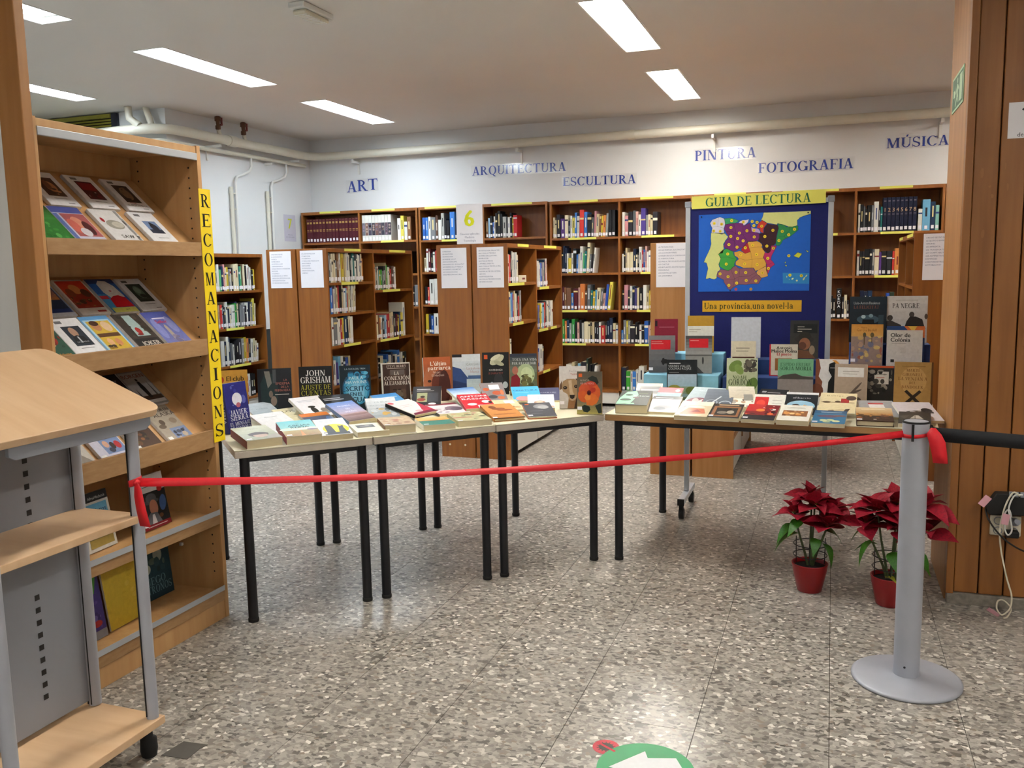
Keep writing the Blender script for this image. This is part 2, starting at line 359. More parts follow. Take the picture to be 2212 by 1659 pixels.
def draw(items, w, h, z0=.0003, dz=.00009, mb=None):
    """flat print: items in 0..1 cover coordinates, x right, y up"""
    mb = mb or MB()
    for i, it in enumerate(items):
        z = z0+dz*i; k = it[0]
        if k == 'r': mb.col(it[5]).add([(it[1]*w, it[2]*h, z), (it[3]*w, it[2]*h, z), (it[3]*w, it[4]*h, z), (it[1]*w, it[4]*h, z)], [(0, 1, 2, 3)])
        elif k == 'g':
            n = 6
            a, b = lin(it[5]), lin(it[6])
            for j in range(n):
                t = (j+.5)/n; mb.cur = tuple(a[q]*(1-t)+b[q]*t for q in range(3))
                y0 = it[2]+(it[4]-it[2])*j/n; y1 = it[2]+(it[4]-it[2])*(j+1)/n
                mb.add([(it[1]*w, y0*h, z), (it[3]*w, y0*h, z), (it[3]*w, y1*h, z), (it[1]*w, y1*h, z)], [(0, 1, 2, 3)])
        elif k == 'e': mb.col(it[5]).poly([(x*w, y*h) for x, y in ell(it[1], it[2], it[3], it[4], 16, it[6] if len(it) > 6 else 0)], z)
        elif k == 'p': mb.col(it[2]).poly([(x*w, y*h) for x, y in it[1]], z)
        elif k in 'tf':
          for e_ in ((-.035, .035) if (k == 't' and it[4] >= .1) else (0,)): put_text(mb, it[1], it[2]*w+e_*it[4]*w, it[3]*h, it[4]*w, it[5], z+(.00003 if e_ > 0 else 0), 's' if k == 't' else 'f', maxw=(it[6] if len(it) > 6 else .9)*w)
        elif k == 'b':      # blotches: seeded random blobs inside a rectangle
            rn = random.Random(it[6]); 
            for j in range(it[7] if len(it) > 7 else 10):
                mb.col(it[5][j % len(it[5])]); x = rn.uniform(it[1], it[3]); y = rn.uniform(it[2], it[4]); r = rn.uniform(.03, .11)
                r1 = min(r, x-it[1]+.005, it[3]-x+.005); r2 = min(r*rn.uniform(.3, .9), y-it[2]+.005, it[4]-y+.005)
                mb.poly([(a*w, b*h) for a, b in ell(x, y, r1, r2, 9)], z+dz*.6*j/10)
    return mb
# ------------------------------------------------------------------ floor of terrazzo tiles
ZC = 3.0
fl = struct(box('floor', (-8.2, -3.6, -.06), (4.6, 9.3, -.0025), 'grout'))
TS = .398
tile_me = MB().box(-TS/2+.0011, -TS/2+.0011, -.012, TS/2-.0011, TS/2-.0011, 0).mesh('tile', M['terrazzo'])
cells = []
for i in range(-21, 12):
    for j in range(-17, 17):
        x = .026+TS*(i+.5); y = 3.02+TS*(j+.5)
        if -8.2 < x < 4.6 and -3.6 < y < 9.4: cells.append((x, y))
vis = sorted([c for c in cells if c[1] > 1.3 and -1.22*c[1]-.3 < c[0] < .2*c[1]+.35], key=lambda c: c[1])[:290]
vs = set(vis)
for x, y in vis:
    o = bpy.data.objects.new('tile', tile_me); COL.objects.link(o); o.parent = fl; o.location = (x, y, 0)
rest = MB()
for x, y in cells:
    if (x, y) not in vs: rest.box(x-TS/2+.0011, y-TS/2+.0011, -.012, x+TS/2-.0011, y+TS/2-.0011, 0)
rest.build('far_tiles', 'terrazzo', fl, kind='stuff')
# ------------------------------------------------------------------ lamps: (x0, x1, y0, y1, kind, label)
LAMPS = [(-4.60, -4.34, 5.06, 6.38, 'C', 'long lit ceiling lamp directly above the two brass valves'),
 (-4.60, -4.34, 7.12, 8.46, 'C', 'lit ceiling lamp nearest the back corner above the ART lettering'),
 (-1.45, -1.20, 5.22, 6.52, 'W', 'lit ceiling lamp cut by the top edge, above the map board'),
 (-1.45, -1.20, 7.24, 8.54, 'W', 'lit ceiling lamp farthest back, above the PINTURA lettering'),
 (-4.60, -4.36, 3.0, 4.31, 'C', 'lit ceiling lamp in the top left corner beside the wooden jamb'),
 (-6.32, -6.09, 4.90, 6.22, 'C', 'lit ceiling lamp above the left end of the display case by the blind')]
HID = [(-1.45, -1.20, 3.1, 4.4, 'W'), (1.7, 1.95, 5.22, 6.52, 'W'), (1.7, 1.95, 7.24, 8.54, 'W'), (1.7, 1.95, .9, 2.2, 'W'), (-1.45, -1.2, -.9, .4, 'W'), (1.7, 1.95, -1.6, -.3, 'W')]
HOLES = [l[:4] for l in LAMPS+HID]
xs = sorted({-8.2, 4.6}|{q for h_ in HOLES for q in h_[:2]}); ys = sorted({-3.6, 9.3}|{q for h_ in HOLES for q in h_[2:]})
ce = MB()
for a, b in zip(xs, xs[1:]):
    for c, d in zip(ys, ys[1:]):
        mx_, my_ = (a+b)/2, (c+d)/2
        if any(h_[0] < mx_ < h_[1] and h_[2] < my_ < h_[3] for h_ in HOLES): continue
        ce.add([(a, c, ZC), (a, d, ZC), (b, d, ZC), (b, c, ZC)], [(0, 1, 2, 3)])
ce.box(-8.2, -3.6, ZC+.2, 4.6, 9.3, ZC+.25)
struct(ce.build('ceiling', 'ceil'))
def lamp(x0, x1, y0, y1, k, label, group='recessed fluorescent ceiling lamps'):
    t = thing('ceiling_lamp', label, 'lamp', ((x0+x1)/2, (y0+y1)/2, ZC), group=group)
    w, l = (x1-x0)/2, (y1-y0)/2
    hb = MB()
    for q in ((-w, -l, 0, -w+.004, l, .10), (w-.004, -l, 0, w, l, .10), (-w, -l, 0, w, -l+.004, .10), (-w, l-.004, 0, w, l, .10), (-w, -l, .10, w, l, .105)): hb.box(*q)
    hb.build('housing', 'white', t)
    rim = MB()
    for q in ((-w-.012, -l-.012, -.003, -w, l+.012, .0), (w, -l-.012, -.003, w+.012, l+.012, .0), (-w, -l-.012, -.003, w, -l, .0), (-w, l, -.003, w, l+.012, .0)): rim.box(*q)
    rim.build('rim', 'white', t)
    MB().box(-w+.006, -l+.006, .086, w-.006, l-.006, .094).build('reflector', 'lamp'+k, t)
    for s in (-1, 1):
        MB().tube([(s*w*.5, -l+.05, .048), (s*w*.5, l-.05, .048)], .013, 10).build('tube', 'lamp'+k, t)
    for e in (-1, 1):
        MB().box(-w*.7, e*(l-.045)-.012, .02, w*.7, e*(l-.045)+.012, .085).build('lamp_holder', 'white', t)
for L_ in LAMPS: lamp(*L_)
for L_ in HID: lamp(*L_, 'recessed ceiling lamp of the same kind outside the view', 'ceiling lamps outside the view')
# emergency light
t = thing('emergency_light', 'white boxy emergency light with ribbed cover on the ceiling', 'lamp', (-2.935, 4.70, ZC), (0, 0, 0))
MB().prism([(-.055, -.16), (.055, -.16), (.055, .16), (-.055, .16)], -.035, 0).build('housing', 'white', t, bevel=.008)
MB().prism([(-.045, -.13), (.045, -.13), (.045, .13), (-.045, .13)], -.062, -.035).build('cover', 'cream', t, bevel=.012)
rb = MB()
for k in range(9): rb.box(-.04, -.115+k*.027, -.0645, .04, -.105+k*.027, -.061)
rb.build('ribs', 'white', t)
# ------------------------------------------------------------------ walls
def wallbox(name, a, b, m='wall'): return struct(box(name, a, b, m))
wallbox('wall_back', (-6.0, 9.2, 0), (4.6, 9.35, ZC))
wl = wallbox('wall_left', (-6.01, 6.95, 0), (-5.86, 9.2, ZC))
wr = MB()
for q in ((-8.2, 6.8, 0, -8.0, 6.95, ZC), (-6.40, 6.8, 0, -5.86, 6.95, ZC), (-8.0, 6.8, 0, -6.40, 6.95, .9)): wr.box(*q)
struct(wr.build('wall_left_return', 'wall'))
wallbox('wall_far_left', (-8.35, 2.16, 0), (-8.2, 6.95, ZC))
wallbox('wall_entrance_left', (-8.2, 2.135, 0), (-2.48, 2.165, ZC))
wallbox('wall_lobby_left', (-4.75, -3.6, 0), (-4.6, 2.135, ZC))
wallbox('wall_lobby_back', (-4.75, -3.75, 0), (4.6, -3.6, ZC))
wallbox('wall_far_right', (4.6, -3.75, 0), (4.75, 9.35, ZC))
struct(box('trim_1', (-2.48, 2.13, 0), (-2.383, 2.168, ZC), 'trimw', bevel=.003))
struct(box('baseboard_left', (-5.86, 6.9, 0), (-5.845, 9.2, .85), 'dado'))
# window with olive blind, above the display case
w1 = struct(MB().box(-8.0, 6.86, .9, -6.40, 6.9, ZC).build('window_1', 'dark'))
fr = MB()
for q in ((-6.47, 6.77, .9, -6.40, 6.86, ZC-.01), (-8.0, 6.77, .9, -7.93, 6.86, ZC-.01), (-7.93, 6.78, .9, -6.47, 6.86, .95)): fr.box(*q)
fr.build('window_frame', 'navy', w1)
bl = MB()
for k in range(78): bl.add([(-7.9, 6.775, ZC-.05-k*.026), (-6.48, 6.775, ZC-.05-k*.026), (-6.48, 6.79, ZC-.03-k*.026), (-7.9, 6.79, ZC-.03-k*.026)], [(0, 1, 2, 3)])
bl.build('blind_slats', 'blind', w1, kind='stuff')
box('blind_headrail', (-7.9, 6.765, ZC-.045), (-6.48, 6.8, ZC-.012), 'blind', w1)
# panelled wall on the right
pw = wallbox('wall_right', (.517, 4.05, 0), (4.6, 4.6, ZC), 'panel')
rn = random.Random(5)
x = .517; k = 0
while x < 1.75:
    w = .094
    MB().box(x+.0025, 4.02, .05, x+w-.0025, 4.052, ZC-.002).build('plank', 'panel', pw, bevel=.004); x += w
far = MB()
while x < 4.55:
    far.box(x+.0025, 4.02, .05, x+.0915, 4.052, ZC-.002); x += .094
far.build('far_planks', 'panel', pw, kind='stuff')
struct(box('trim_2', (.487, 4.005, .045), (.517, 4.06, ZC-.002), 'panel', bevel=.003))
struct(box('trim_3', (.487, 4.06, 0), (.517, 4.6, ZC-.002), 'trimw', bevel=.002))
struct(box('baseboard_right', (.492, 4.008, 0), (4.6, 4.05, .048), 'skirt', bevel=.003))
# worn patches of old glue on the planks
gp = MB(); rg_ = random.Random(8)
for k in range(26):
    px_ = .53+.094*rg_.randrange(3)+rg_.uniform(.0, .07); pz = rg_.uniform(.75, 2.15)
    gp.add([(a*1+rg_.uniform(-.001, .001), 4.0193, b+rg_.uniform(-.003, .003)) for a, b in ell(px_, pz, rg_.uniform(.002, .007), rg_.uniform(.005, .02), 9)], [tuple(range(9))])
gp.build('glue_stains', 'stainw', pw, kind='stuff')
# ------------------------------------------------------------------ pipes
def bend(p, q, r, n=5):
    return [Vector(p).lerp(Vector(q), i/n) for i in range(n+1)]
t = thing('heating_pipe', 'thick cream heating pipe running along the back and left walls under the ceiling', 'pipe', (0, 0, 0))
pth = [(2.5, 9.08, 2.79), (-5.45, 9.08, 2.79), (-5.62, 9.04, 2.79), (-5.72, 8.95, 2.79), (-5.745, 8.8, 2.79), (-5.745, 7.25, 2.79), (-5.755, 7.0, 2.795), (-5.80, 6.80, 2.80), (-5.93, 6.68, 2.80), (-6.1, 6.65, 2.80), (-6.6, 6.65, 2.79), (-8.1, 6.65, 2.79)]
MB().tube(pth, .045, 14).build('pipe_run', 'pipe', t)
MB().tube([(-5.745, 7.55, 2.79), (-5.745, 7.66, 2.79)], .054, 14).build('tee_joint', 'pipe', t)
MB().tube([(-2.0, 9.08, 2.79), (-1.93, 9.08, 2.79)], .049, 14).build('coupling', 'pipe', t)
MB().tube([(-6.03, 6.65, 2.83), (-6.12, 6.63, 2.90), (-6.12, 6.62, 3.0)], .034, 10).build('riser', 'pipe', t)
MB().tube([(-5.93, 6.70, 2.82), (-5.97, 6.72, 2.9), (-6.01, 6.72, 3.0)], .03, 10).build('riser', 'pipe', t)
for x in (-5.2, -3.2, -1.15, .9):
    MB().box(x-.012, 9.06, 2.70, x+.012, 9.2, 2.725).box(x-.012, 9.185, 2.58, x+.012, 9.2, 2.71).box(x-.012, 9.04, 2.70, x+.012, 9.06, 2.735).build('bracket', 'white', t)
for y in (8.72, 7.35):
    MB().box(-5.86, y-.012, 2.70, -5.68, y+.012, 2.722).box(-5.86, y-.012, 2.58, -5.845, y+.012, 2.71).build('bracket', 'white', t)
t = thing('return_pipe', 'thinner cream return pipe below the thick one on the left wall', 'pipe')
MB().tube([(-5.80, 9.0, 2.69), (-5.80, 7.2, 2.68), (-5.82, 6.9, 2.69), (-5.9, 6.74, 2.70), (-6.1, 6.72, 2.70), (-6.6, 6.72, 2.70)], .021, 10).build('pipe_run', 'pipe', t)
MB().box(-5.86, 8.3, 2.63, -5.76, 8.33, 2.655).box(-5.86, 7.0, 2.63, -5.76, 7.03, 2.655).build('bracket', 'white', t)
for y, lb in ((7.43, 'left of the two brass valves under the ceiling by the pipes'), (7.83, 'right of the two brass valves under the ceiling, with a tilted red handle')):
    t = thing('shutoff_valve', lb, 'valve', (-5.745, y, 2.79))
    MB().tube([(0, 0, .0), (.01, -.02, .05), (.02, -.05, .085)], .02, 8).build('pipe_neck', 'pipe', t)
    MB().lathe([(.014, .08), (.026, .085), (.026, .12), (.018, .125), (.02, .16), (.03, .165), (.03, .205), (.016, .21)], 10, .02, -.05).build('valve_body', 'valve', t)
    MB().box(.01, -.02, .125, .03, .0, .14).box(.012, 0, .13, .026, .016, .205).build('handle', 'vhandle', t)
for y, y2, lb in ((7.74, 7.98, 'left thin white pipe dropping down the left wall behind the low bookcase'), (8.36, 8.62, 'right thin white pipe dropping down the left wall near the 7 sheet')):
    t = thing('drop_pipe', lb, 'pipe')
    MB().tube([(-5.80, y2, 2.68), (-5.80, y2, 2.58), (-5.805, y2-.03, 2.53), (-5.82, y2-.12, 2.49), (-5.83, y+.03, 2.46), (-5.83, y, 2.40), (-5.83, y, .3)], .014, 8).build('pipe_run', 'white', t)
    MB().tube([(-5.835, y-.07, 2.35), (-5.835, y-.07, .3)], .02, 8).build('old_pipe', 'pipe', t)
    MB().box(-5.86, y-.08, 2.28, -5.825, y+.01, 2.29).box(-5.86, y-.08, 2.12, -5.825, y+.01, 2.13).build('clip', 'pipe', t)
# ------------------------------------------------------------------ letters on the back wall
def wallword(text, x0, x1, z0, z1, label, rise=0):
    gl, w = serif(text)
    t = thing('wall_lettering', label, 'lettering', (x0, 9.2, z0))
    sx = (x1-x0)/w; sz = (z1-z0); rz = rise/(x1-x0)
    for vs, fs in gl:
        xa = min(v[0] for v in vs); xb = max(v[0] for v in vs); za = min(v[1] for v in vs); zb = max(v[1] for v in vs); xc = (xa+xb)/2
        mb = MB().col('#1c3da0').add([(v[0]*sx, -.002-q, v[1]*sz+xc*sx*rz) for v, q in zip(vs, zoff(fs, len(vs)))], fs)
        l = mb.build('letter', 'print', t)
        a, b, c, d = xa*sx-.012, xb*sx+.012, za*sz-.015+xc*sx*rz, zb*sz+.015+xc*sx*rz
        MB().box(a, -.0034, c, b, -.0028, d).build('laminate_sheet', 'clear', l)
wallword('ART', -5.366, -4.969, 2.38, 2.505, 'blue serif letters ART on the back wall, leftmost word', .02)
wallword('ARQUITECTURA', -3.779, -2.705, 2.492, 2.585, 'blue serif letters ARQUITECTURA on the back wall', -.01)
wallword('ESCULTURA', -2.739, -1.952, 2.325, 2.415, 'blue serif letters ESCULTURA on the wall above the shelves', -.01)
wallword('PINTURA', -1.344, -.747, 2.505, 2.605, 'blue serif letters PINTURA on the wall above the map board', 0)
wallword('FOTOGRAFIA', -.721, .154, 2.35, 2.445, 'blue serif letters FOTOGRAFIA on the wall right of the map board', 0)
wallword('MÚSICA', .445, .973, 2.515, 2.605, 'blue serif letters MÚSICA beside the wooden panelled wall', .0)
# ------------------------------------------------------------------ bookcases
def bookcase(label, loc, rotz, L, D, H, divs, shelves, plinth=.17, th=.022, labels=(), pmat='plinth', mname='wood', cat='bookcase'):
    t = thing('bookcase', label, cat, loc, (0, 0, rotz))
    xs_ = [0]+list(divs)+[L]
    box('side_panel', (0, 0, .0), (th, D, H), mname, t, bevel=.0015); box('side_panel', (L-th, 0, .0), (L, D, H), mname, t, bevel=.0015)
    for d in divs: box('divider', (d-th/2, .004, plinth), (d+th/2, D-.008, H-.03), mname, t)
    box('top_board', (th, 0, H-.032), (L-th, D, H), mname, t, bevel=.0015)
    box('back_panel', (th, D-.008, .04), (L-th, D, H-.032), mname, t)
    for i, zs in enumerate(shelves):
        a = xs_[i]+(th if i == 0 else th/2); b = xs_[i+1]-(th if i == len(xs_)-2 else th/2)
        for z in zs: box('shelf', (a, .006, z-.022), (b, D-.008, z), mname, t)
        box('plinth', (a, .012, .035), (b, .03, min(zs)-.022 if zs else plinth), pmat, t)
    for bay, z, a, b in labels:
        o = xs_[bay]
        box('shelf_label', (o+a, -.0012 if z > H-.05 else .0045, z-.021), (o+b, -.0002 if z > H-.05 else .0058, z+.001), 'lime', t)
    return t
PAL = dict(w=(['#d9d8d0', '#e2e0d8', '#cfcfc8'], 'white'), c=(['#d2c7a4', '#c9bd98', '#d8cdb0', '#bfae8a'], 'cream'), k=(['#17181b', '#1f1f22', '#26242a'], 'black'), g=(['#74777a', '#8d8f8e', '#5d6064', '#a3a39c'], 'grey'),
 b=(['#2a5aa8', '#3b78c4', '#2f4fa0'], 'blue'), n=(['#1b2740', '#1c3350', '#20283c'], 'navy'), t=(['#1f6d6b', '#2c8580', '#7fb3a8'], 'teal'), l=(['#7fb2c8', '#8fb4d0', '#6aa5c6'], 'pale blue'), r=(['#b3232a', '#a92a2c', '#c83a34'], 'red'),
 m=(['#5a1a26', '#531824', '#611e2b'], 'maroon'), o=(['#c8743a', '#cf8646'], 'orange'), y=(['#c9b23a', '#d2c452', '#b9a22c'], 'yellow'), e=(['#2f8a3c', '#3f9a34', '#56a870'], 'green'), d=(['#2a3a2e', '#33402f'], 'dark green'),
 p=(['#c98c90', '#b9818a', '#c79a90'], 'pink'), v=(['#4a3b86', '#5a3a80', '#403a6c'], 'purple'), s=(['#6d4a34', '#7d5638', '#5b4032'], 'brown'))
ORD = lambda n: '%d%s' % (n, 'th' if 10 <= n % 100 <= 20 else {1: 'st', 2: 'nd', 3: 'rd'}.get(n % 10, 'th'))
STUFF = MB(); STUFFL = MB()
def spine_book(mb, w, h, d, col, rnd, pages='#cdbf9c', deco=True):
    """closed book standing, spine towards -y, boards at x=0 and x=w, page block set in at top and fore-edge"""
    q = .0016 if w > .01 else .001; r = min(w*.22, .004)
    mb.col(col)
    pr = [(0, d), (0, r), (r*.6, 0), (w-r*.6, 0), (w, r), (w, d), (w-q, d), (w-q, r+q), (q, r+q), (q, d)]
    n = len(pr); v = [(x, y, 0) for x, y in pr]+[(x, y, h) for x, y in pr]
    mb.add(v, [(i, (i+1) % n, n+(i+1) % n, n+i) for i in range(n)])
    cap = [(0, 1, 8, 9), (1, 2, 3, 4, 7, 8), (4, 5, 6, 7)]
    mb.add([v[n+i] for i in range(n)], cap); mb.add([v[i] for i in range(n)], [c[::-1] for c in cap])
    mb.col(pages).box(q, r+q, .003, w-q, d-.003, h-.003)
    if deco:
        k = rnd.random(); lum = sum(mb.cur)
        c2 = rnd.choice(['#e8e2cc', '#d8c58a', '#cfd3d8']) if sum(lin(col)) < .9 else rnd.choice(['#2a2a30', '#7a2a2a', '#2c3f78', '#3a3a34'])
        mb.col(c2)
        if k < .5:
            a, b = w*.36, w*.62; z0 = h*rnd.uniform(.38, .5); z1 = h*rnd.uniform(.68, .9)
            mb.add([(a, -.0003, z0), (b, -.0003, z0), (b, -.0003, z1), (a, -.0003, z1)], [(0, 1, 2, 3)])
        elif k < .8:
            z0 = h*rnd.uniform(.55, .85); z1 = z0+h*rnd.uniform(.04, .11)
            mb.add([(.001, -.0003, z0), (w-.001, -.0003, z0), (w-.001, -.0003, z1), (.001, -.0003, z1)], [(0, 1, 2, 3)])
    return mb
GRP = 'library books shelved spine out'
SHELF_N = 0
def row(case, phrase, a, b, z, tokens, single=True, lean=0, depth=.17, y=.022, rand=None, exact=False, lab=True, after=None):
    """one row of books on a shelf of a bookcase, local x from a to b"""
    global SHELF_N
    rnd = random.Random(hash(phrase) % 1000 if rand is None else rand)
    tk = tokens.split(); ws = []
    for s in tk: ws.append((1.75 if s[0].isupper() else 1.0)*(1 if exact else rnd.uniform(.8, 1.25)))
    tot = sum(ws); x = a
    mw = case.matrix_basis
    for i, (s, wt) in enumerate(zip(tk, ws)):
        wd_ = (b-a)*wt/tot-.0008; h = float(s[1:3])/100*(1 if exact else rnd.uniform(.97, 1.03))
        key = s[0].lower(); hexes, cname = PAL[key]; col = rnd.choice(hexes) if not exact else hexes[0]
        dp = depth*rnd.uniform(.8, 1.08); yo = y+rnd.uniform(-.004, .008)
        ang = math.radians(lean*(i/len(tk))**2 + (0 if exact else rnd.uniform(-.3, .3)))
        lw = min(wd_*.86, .024); lz = .012+rnd.uniform(0, .006)
        if single:
            n = i+1
            size = ('tall ' if h > .265 else 'short ' if h < .192 else '')+('thick ' if wd_ > .034 else 'thin ' if wd_ < .012 else '')
            cover = spine_book(MB(), wd_, h, dp, col, rnd, deco=not exact).build('shelved_book', 'print')
            cover.matrix_world = mw @ Matrix.Translation((x+math.sin(max(ang, 0))*0, yo, z+.0005)) @ Matrix.Rotation(-ang, 4, 'Y')
            tag(cover, (size+cname+' book, '+ORD(n)+' from left, '+phrase), 'book', GRP)
            if lab: MB().box((wd_-lw)/2, -.0009, lz, (wd_+lw)/2, -.0003, lz+.03).build('spine_label', 'paper', cover)
            if after: after(i, cover, wd_, h)
            SHELF_N += 1
        else:
            mt = mw @ Matrix.Translation((x, yo, z+.0005)) @ Matrix.Rotation(-ang, 4, 'Y')
            t_ = spine_book(MB(), wd_, h, dp, col, rnd); 
            if lab: t_.col('#e4e2e2').box((wd_-lw)/2, -.0009, lz, (wd_+lw)/2, -.0003, lz+.03)
            base = len(STUFF.v); STUFF.v += [tuple(mt @ Vector(q)) for q in t_.v]; STUFF.f += [[base+k for k in f] for f in t_.f]; STUFF.c += t_.c; STUFF.sm += t_.sm
        x += wd_+.0008
R90 = PI/2
# --- free-standing units (each is two bookcases back to back)
def labs(bay_shelves, H, top=True, seed=1, w=.3, skip=()):
    r = random.Random(seed); o = []
    for i, (bw, zs) in enumerate(bay_shelves):
        if top:
            a = r.uniform(.2, .55)*bw; ww = min(w, bw-a-.03); o.append((i, H, a, a+ww))
        for z in zs:
            if z < .4 or (i, z) in skip: continue
            a = r.uniform(.12, .4)*bw; ww = min(w, bw-a-.04); o.append((i, z, a, a+ww))
    return o
s0 = [[1.303, .963, .617, .294], [1.303, .963, .617, .294]]
U0 = bookcase('low brown bookcase full of books, partly hidden by the yellow lettered strip', (-5.2, 5.82, 0), R90, 1.43, .29, 1.645, [.715], s0, labels=[(1, .963, .12, .38), (1, .617, .14, .45)])
s1 = [[1.372, 1.115, .853, .523, .28], [1.29, .842, .49, .28]]
U1 = bookcase('two-bay brown bookcase, right half of the left unit with two white sheets', (-3.835, 6.2, 0), R90, 1.545, .281, 1.65, [.775], s1, labels=[(0, 1.65, .28, .55), (1, 1.65, .3, .62), (0, 1.372, .22, .5), (0, .853, .22, .5), (1, 1.29, .16, .5), (1, .842, .08, .44)])
U1b = bookcase('brown bookcase end with the leftmost white sheet, back to back with its twin', (-4.41, 7.745, 0), -R90, 1.545, .281, 1.65, [.775], s1)
s2 = [[1.348, 1.043, .728, .30], [1.302, .95, .591, .30]]
U2 = bookcase('brown bookcase unit under the 6 sign, right half with open bays', (-2.283, 6.19, 0), R90, 1.41, .283, 1.645, [.70], s2, labels=[(0, 1.645, .24, .50), (1, 1.645, .2, .55), (0, 1.348, .03, .40), (0, 1.043, .12, .36), (1, 1.302, .08, .34), (1, .95, .05, .3), (1, .95, .38, .55), (1, .591, .15, .34)])
U2b = bookcase('brown bookcase end panel under the 6 sign, left half with a white sheet', (-2.86, 7.60, 0), -R90, 1.41, .283, 1.645, [.70], s2)
s3 = [[1.29, .95, .6, .28], [1.29, .95, .6, .28]]
U3 = bookcase('pale brown bookcase behind the map board, right half seen under the table', (-.605, 6.02, 0), R90, 1.4, .279, 1.61, [.7], s3, mname='trimw')
U3b = bookcase('pale brown bookcase left of the map board with a white sheet', (-1.175, 7.42, 0), -R90, 1.4, .279, 1.61, [.7], s3, mname='trimw')
U4 = bookcase('brown bookcase with a white sheet, beside the wooden column on the right', (.49, 7.70, 0), -R90, 1.4, .285, 1.635, [.7], s3, labels=[(0, 1.635, .05, .4), (1, 1.635, .1, .6)])
U4b = bookcase('brown bookcase half hidden behind the wooden column, back of the sheeted unit', (1.065, 6.3, 0), R90, 1.4, .285, 1.635, [.7], s3)
# screw caps and feet on the middle unit
for xx in (-2.79, -2.66): MB().lathe([(.008, 0), (.008, .002)], 10).build('screw_cap', 'cream', U2b, loc=(1.41+.0005, .07+(xx+2.79)*-0 + (0 if xx < -2.7 else .13), .10), rot=(0, R90, 0))
# --- bookcases along the back wall
sB = [[1.80, 1.43, 1.06, .70, .173]]*2
B1 = bookcase('tall brown wall bookcase under ART with the maroon encyclopedia set', (-5.82, 8.9, 0), 0, 1.49, .28, 2.15, [.755], sB, labels=[(0, 2.15, .25, .52), (1, 2.15, .17, .46), (1, 1.80, .27, .56)])
B2 = bookcase('tall brown wall bookcase behind the 6 sign', (-4.315, 8.9, 0), 0, 1.49, .28, 2.15, [.765], [[1.79, 1.44, 1.08, .755, .173]]*2, labels=[(0, 2.15, .08, .62), (1, 2.15, .1, .56), (0, 1.79, .27, .6)])
sC = [[1.765, 1.40, 1.014, .665, .173]]*2
B3 = bookcase('tall brown wall bookcase under ESCULTURA packed with books', (-2.80, 8.9, 0), 0, 1.485, .28, 2.145, [.74], sC, labels=[(0, 2.145, .22, .52), (1, 2.145, .22, .55), (0, 1.765, .2, .5), (1, 1.765, .23, .56), (0, 1.014, .1, .4), (0, .665, .08, .38), (1, 1.40, .22, .48), (1, 1.014, .18, .45), (1, .665, .16, .44)])
B4 = bookcase('tall brown wall bookcase hidden behind the map board', (-1.31, 8.9, 0), 0, .74, .28, 2.145, [], [[1.765, 1.40, 1.014, .665, .173]], labels=[(0, 2.145, .2, .5)])
sD = [[1.73, 1.33, .925, .55, .173]]*2
B5 = bookcase('tall brown wall bookcase right of the map board with the numbered navy set', (-.567, 8.9, 0), 0, 1.5, .28, 2.14, [.752], sD, labels=[(0, 2.14, .1, .6), (1, 2.14, .2, .48), (1, 1.73, .22, .5), (1, 1.33, .18, .42), (1, 1.33, .48, .6), (0, 1.73, .55, .6), (1, .925, .3, .6)])
B6 = bookcase('tall brown wall bookcase mostly hidden by the wooden column', (.937, 8.9, 0), 0, 1.5, .28, 2.14, [.75], sD)
# --- rows of books
q0 = 'low bookcase beside yellow strip'
row(U0, 'top shelf, '+q0, .73, 1.325, 1.303, 'g25 w19 w24 e20 n23 p25 c22 y22 g20 w20 k21 c24 C25 t22 e22 s24 c24 k23 w24 g23 w22 k20 y20', rand=1)
row(U0, 'second shelf, '+q0, .76, 1.30, .963, 'c22 r22 l19 k21 g20 w24 n18 c20 w20 W22 e22 v24 c22 k21 G21 g22 k20 w23 N23 c21 g23 Y26 c22', rand=2, lean=-4)
row(U0, 'third', .76, 1.32, .617, 'W23 n23 w27 n26 g20 w19 k22 k23 K24 g24 y24 o24 n23 w22 c22 c20 w18', single=False, rand=3, lean=-4)
row(U0, 'fourth', .98, 1.25, .294, 'r20 w22 k20 w21 r20 w22 k22 k21', single=False, rand=4)
q1 = 'bay of left two-sheet unit'
row(U1, 'top row, near '+q1, .035, .63, 1.372, 'c24 g24 w19 c24 c23 g18 S24 w20 w24 Y24 c24 w24 W25 w23 k24 w20 T24 w18 g23 w23 w23 n24 c24 o20', rand=5)
row(U1, 'second row, near '+q1, .035, .47, 1.115, 'c18 b21 v22 w20 g24 c22 r23 K24 c25 w21 l21 r22 c24 n24 w22 c20 w23', rand=6, lean=-4)
row(U1, 'third row, near '+q1, .035, .41, .853, 'k22 w23 G23 w23 w22 r21 y22 N23 k21 c23 W23', rand=7)
row(U1, 'fourth', .035, .34, .523, 'd24 w21 v19 l23 w23 k22 b21 c22', single=False, rand=8)
row(U1, 'top row, far '+q1, .79, 1.24, 1.29, 'o23 o23 g20 k20 w21 t19 y18 E18 g17 K22 c25 e22 w21 c20 r19 S21 g21 w20 w21', rand=9)
row(U1, 'second row, far '+q1, .79, 1.40, .842, 'c23 c23 s22 o20 w20 k19 l21 p22 R23 c23 C23 k22 m21 y20 n23 Y22 W31', rand=10)
row(U1, 'third row far', .79, 1.40, .49, 'g17 k19 c20 L16 b20 w19 n22 k18 w19 b22 w19 w20 k20 k19', single=False, rand=11)
q2 = 'bay of the middle 6-sign unit'
row(U2, 'top row, near '+q2, .03, .31, 1.348, 'g20 w22 c21 r22 k24 w24 w23 b22 w23 c22', rand=12)
row(U2, 'second row, near '+q2, .03, .36, 1.043, 'w25 k22 C24 l22 b23 r22 c24 c23 w22 k21 r20 k24 g24', rand=13)
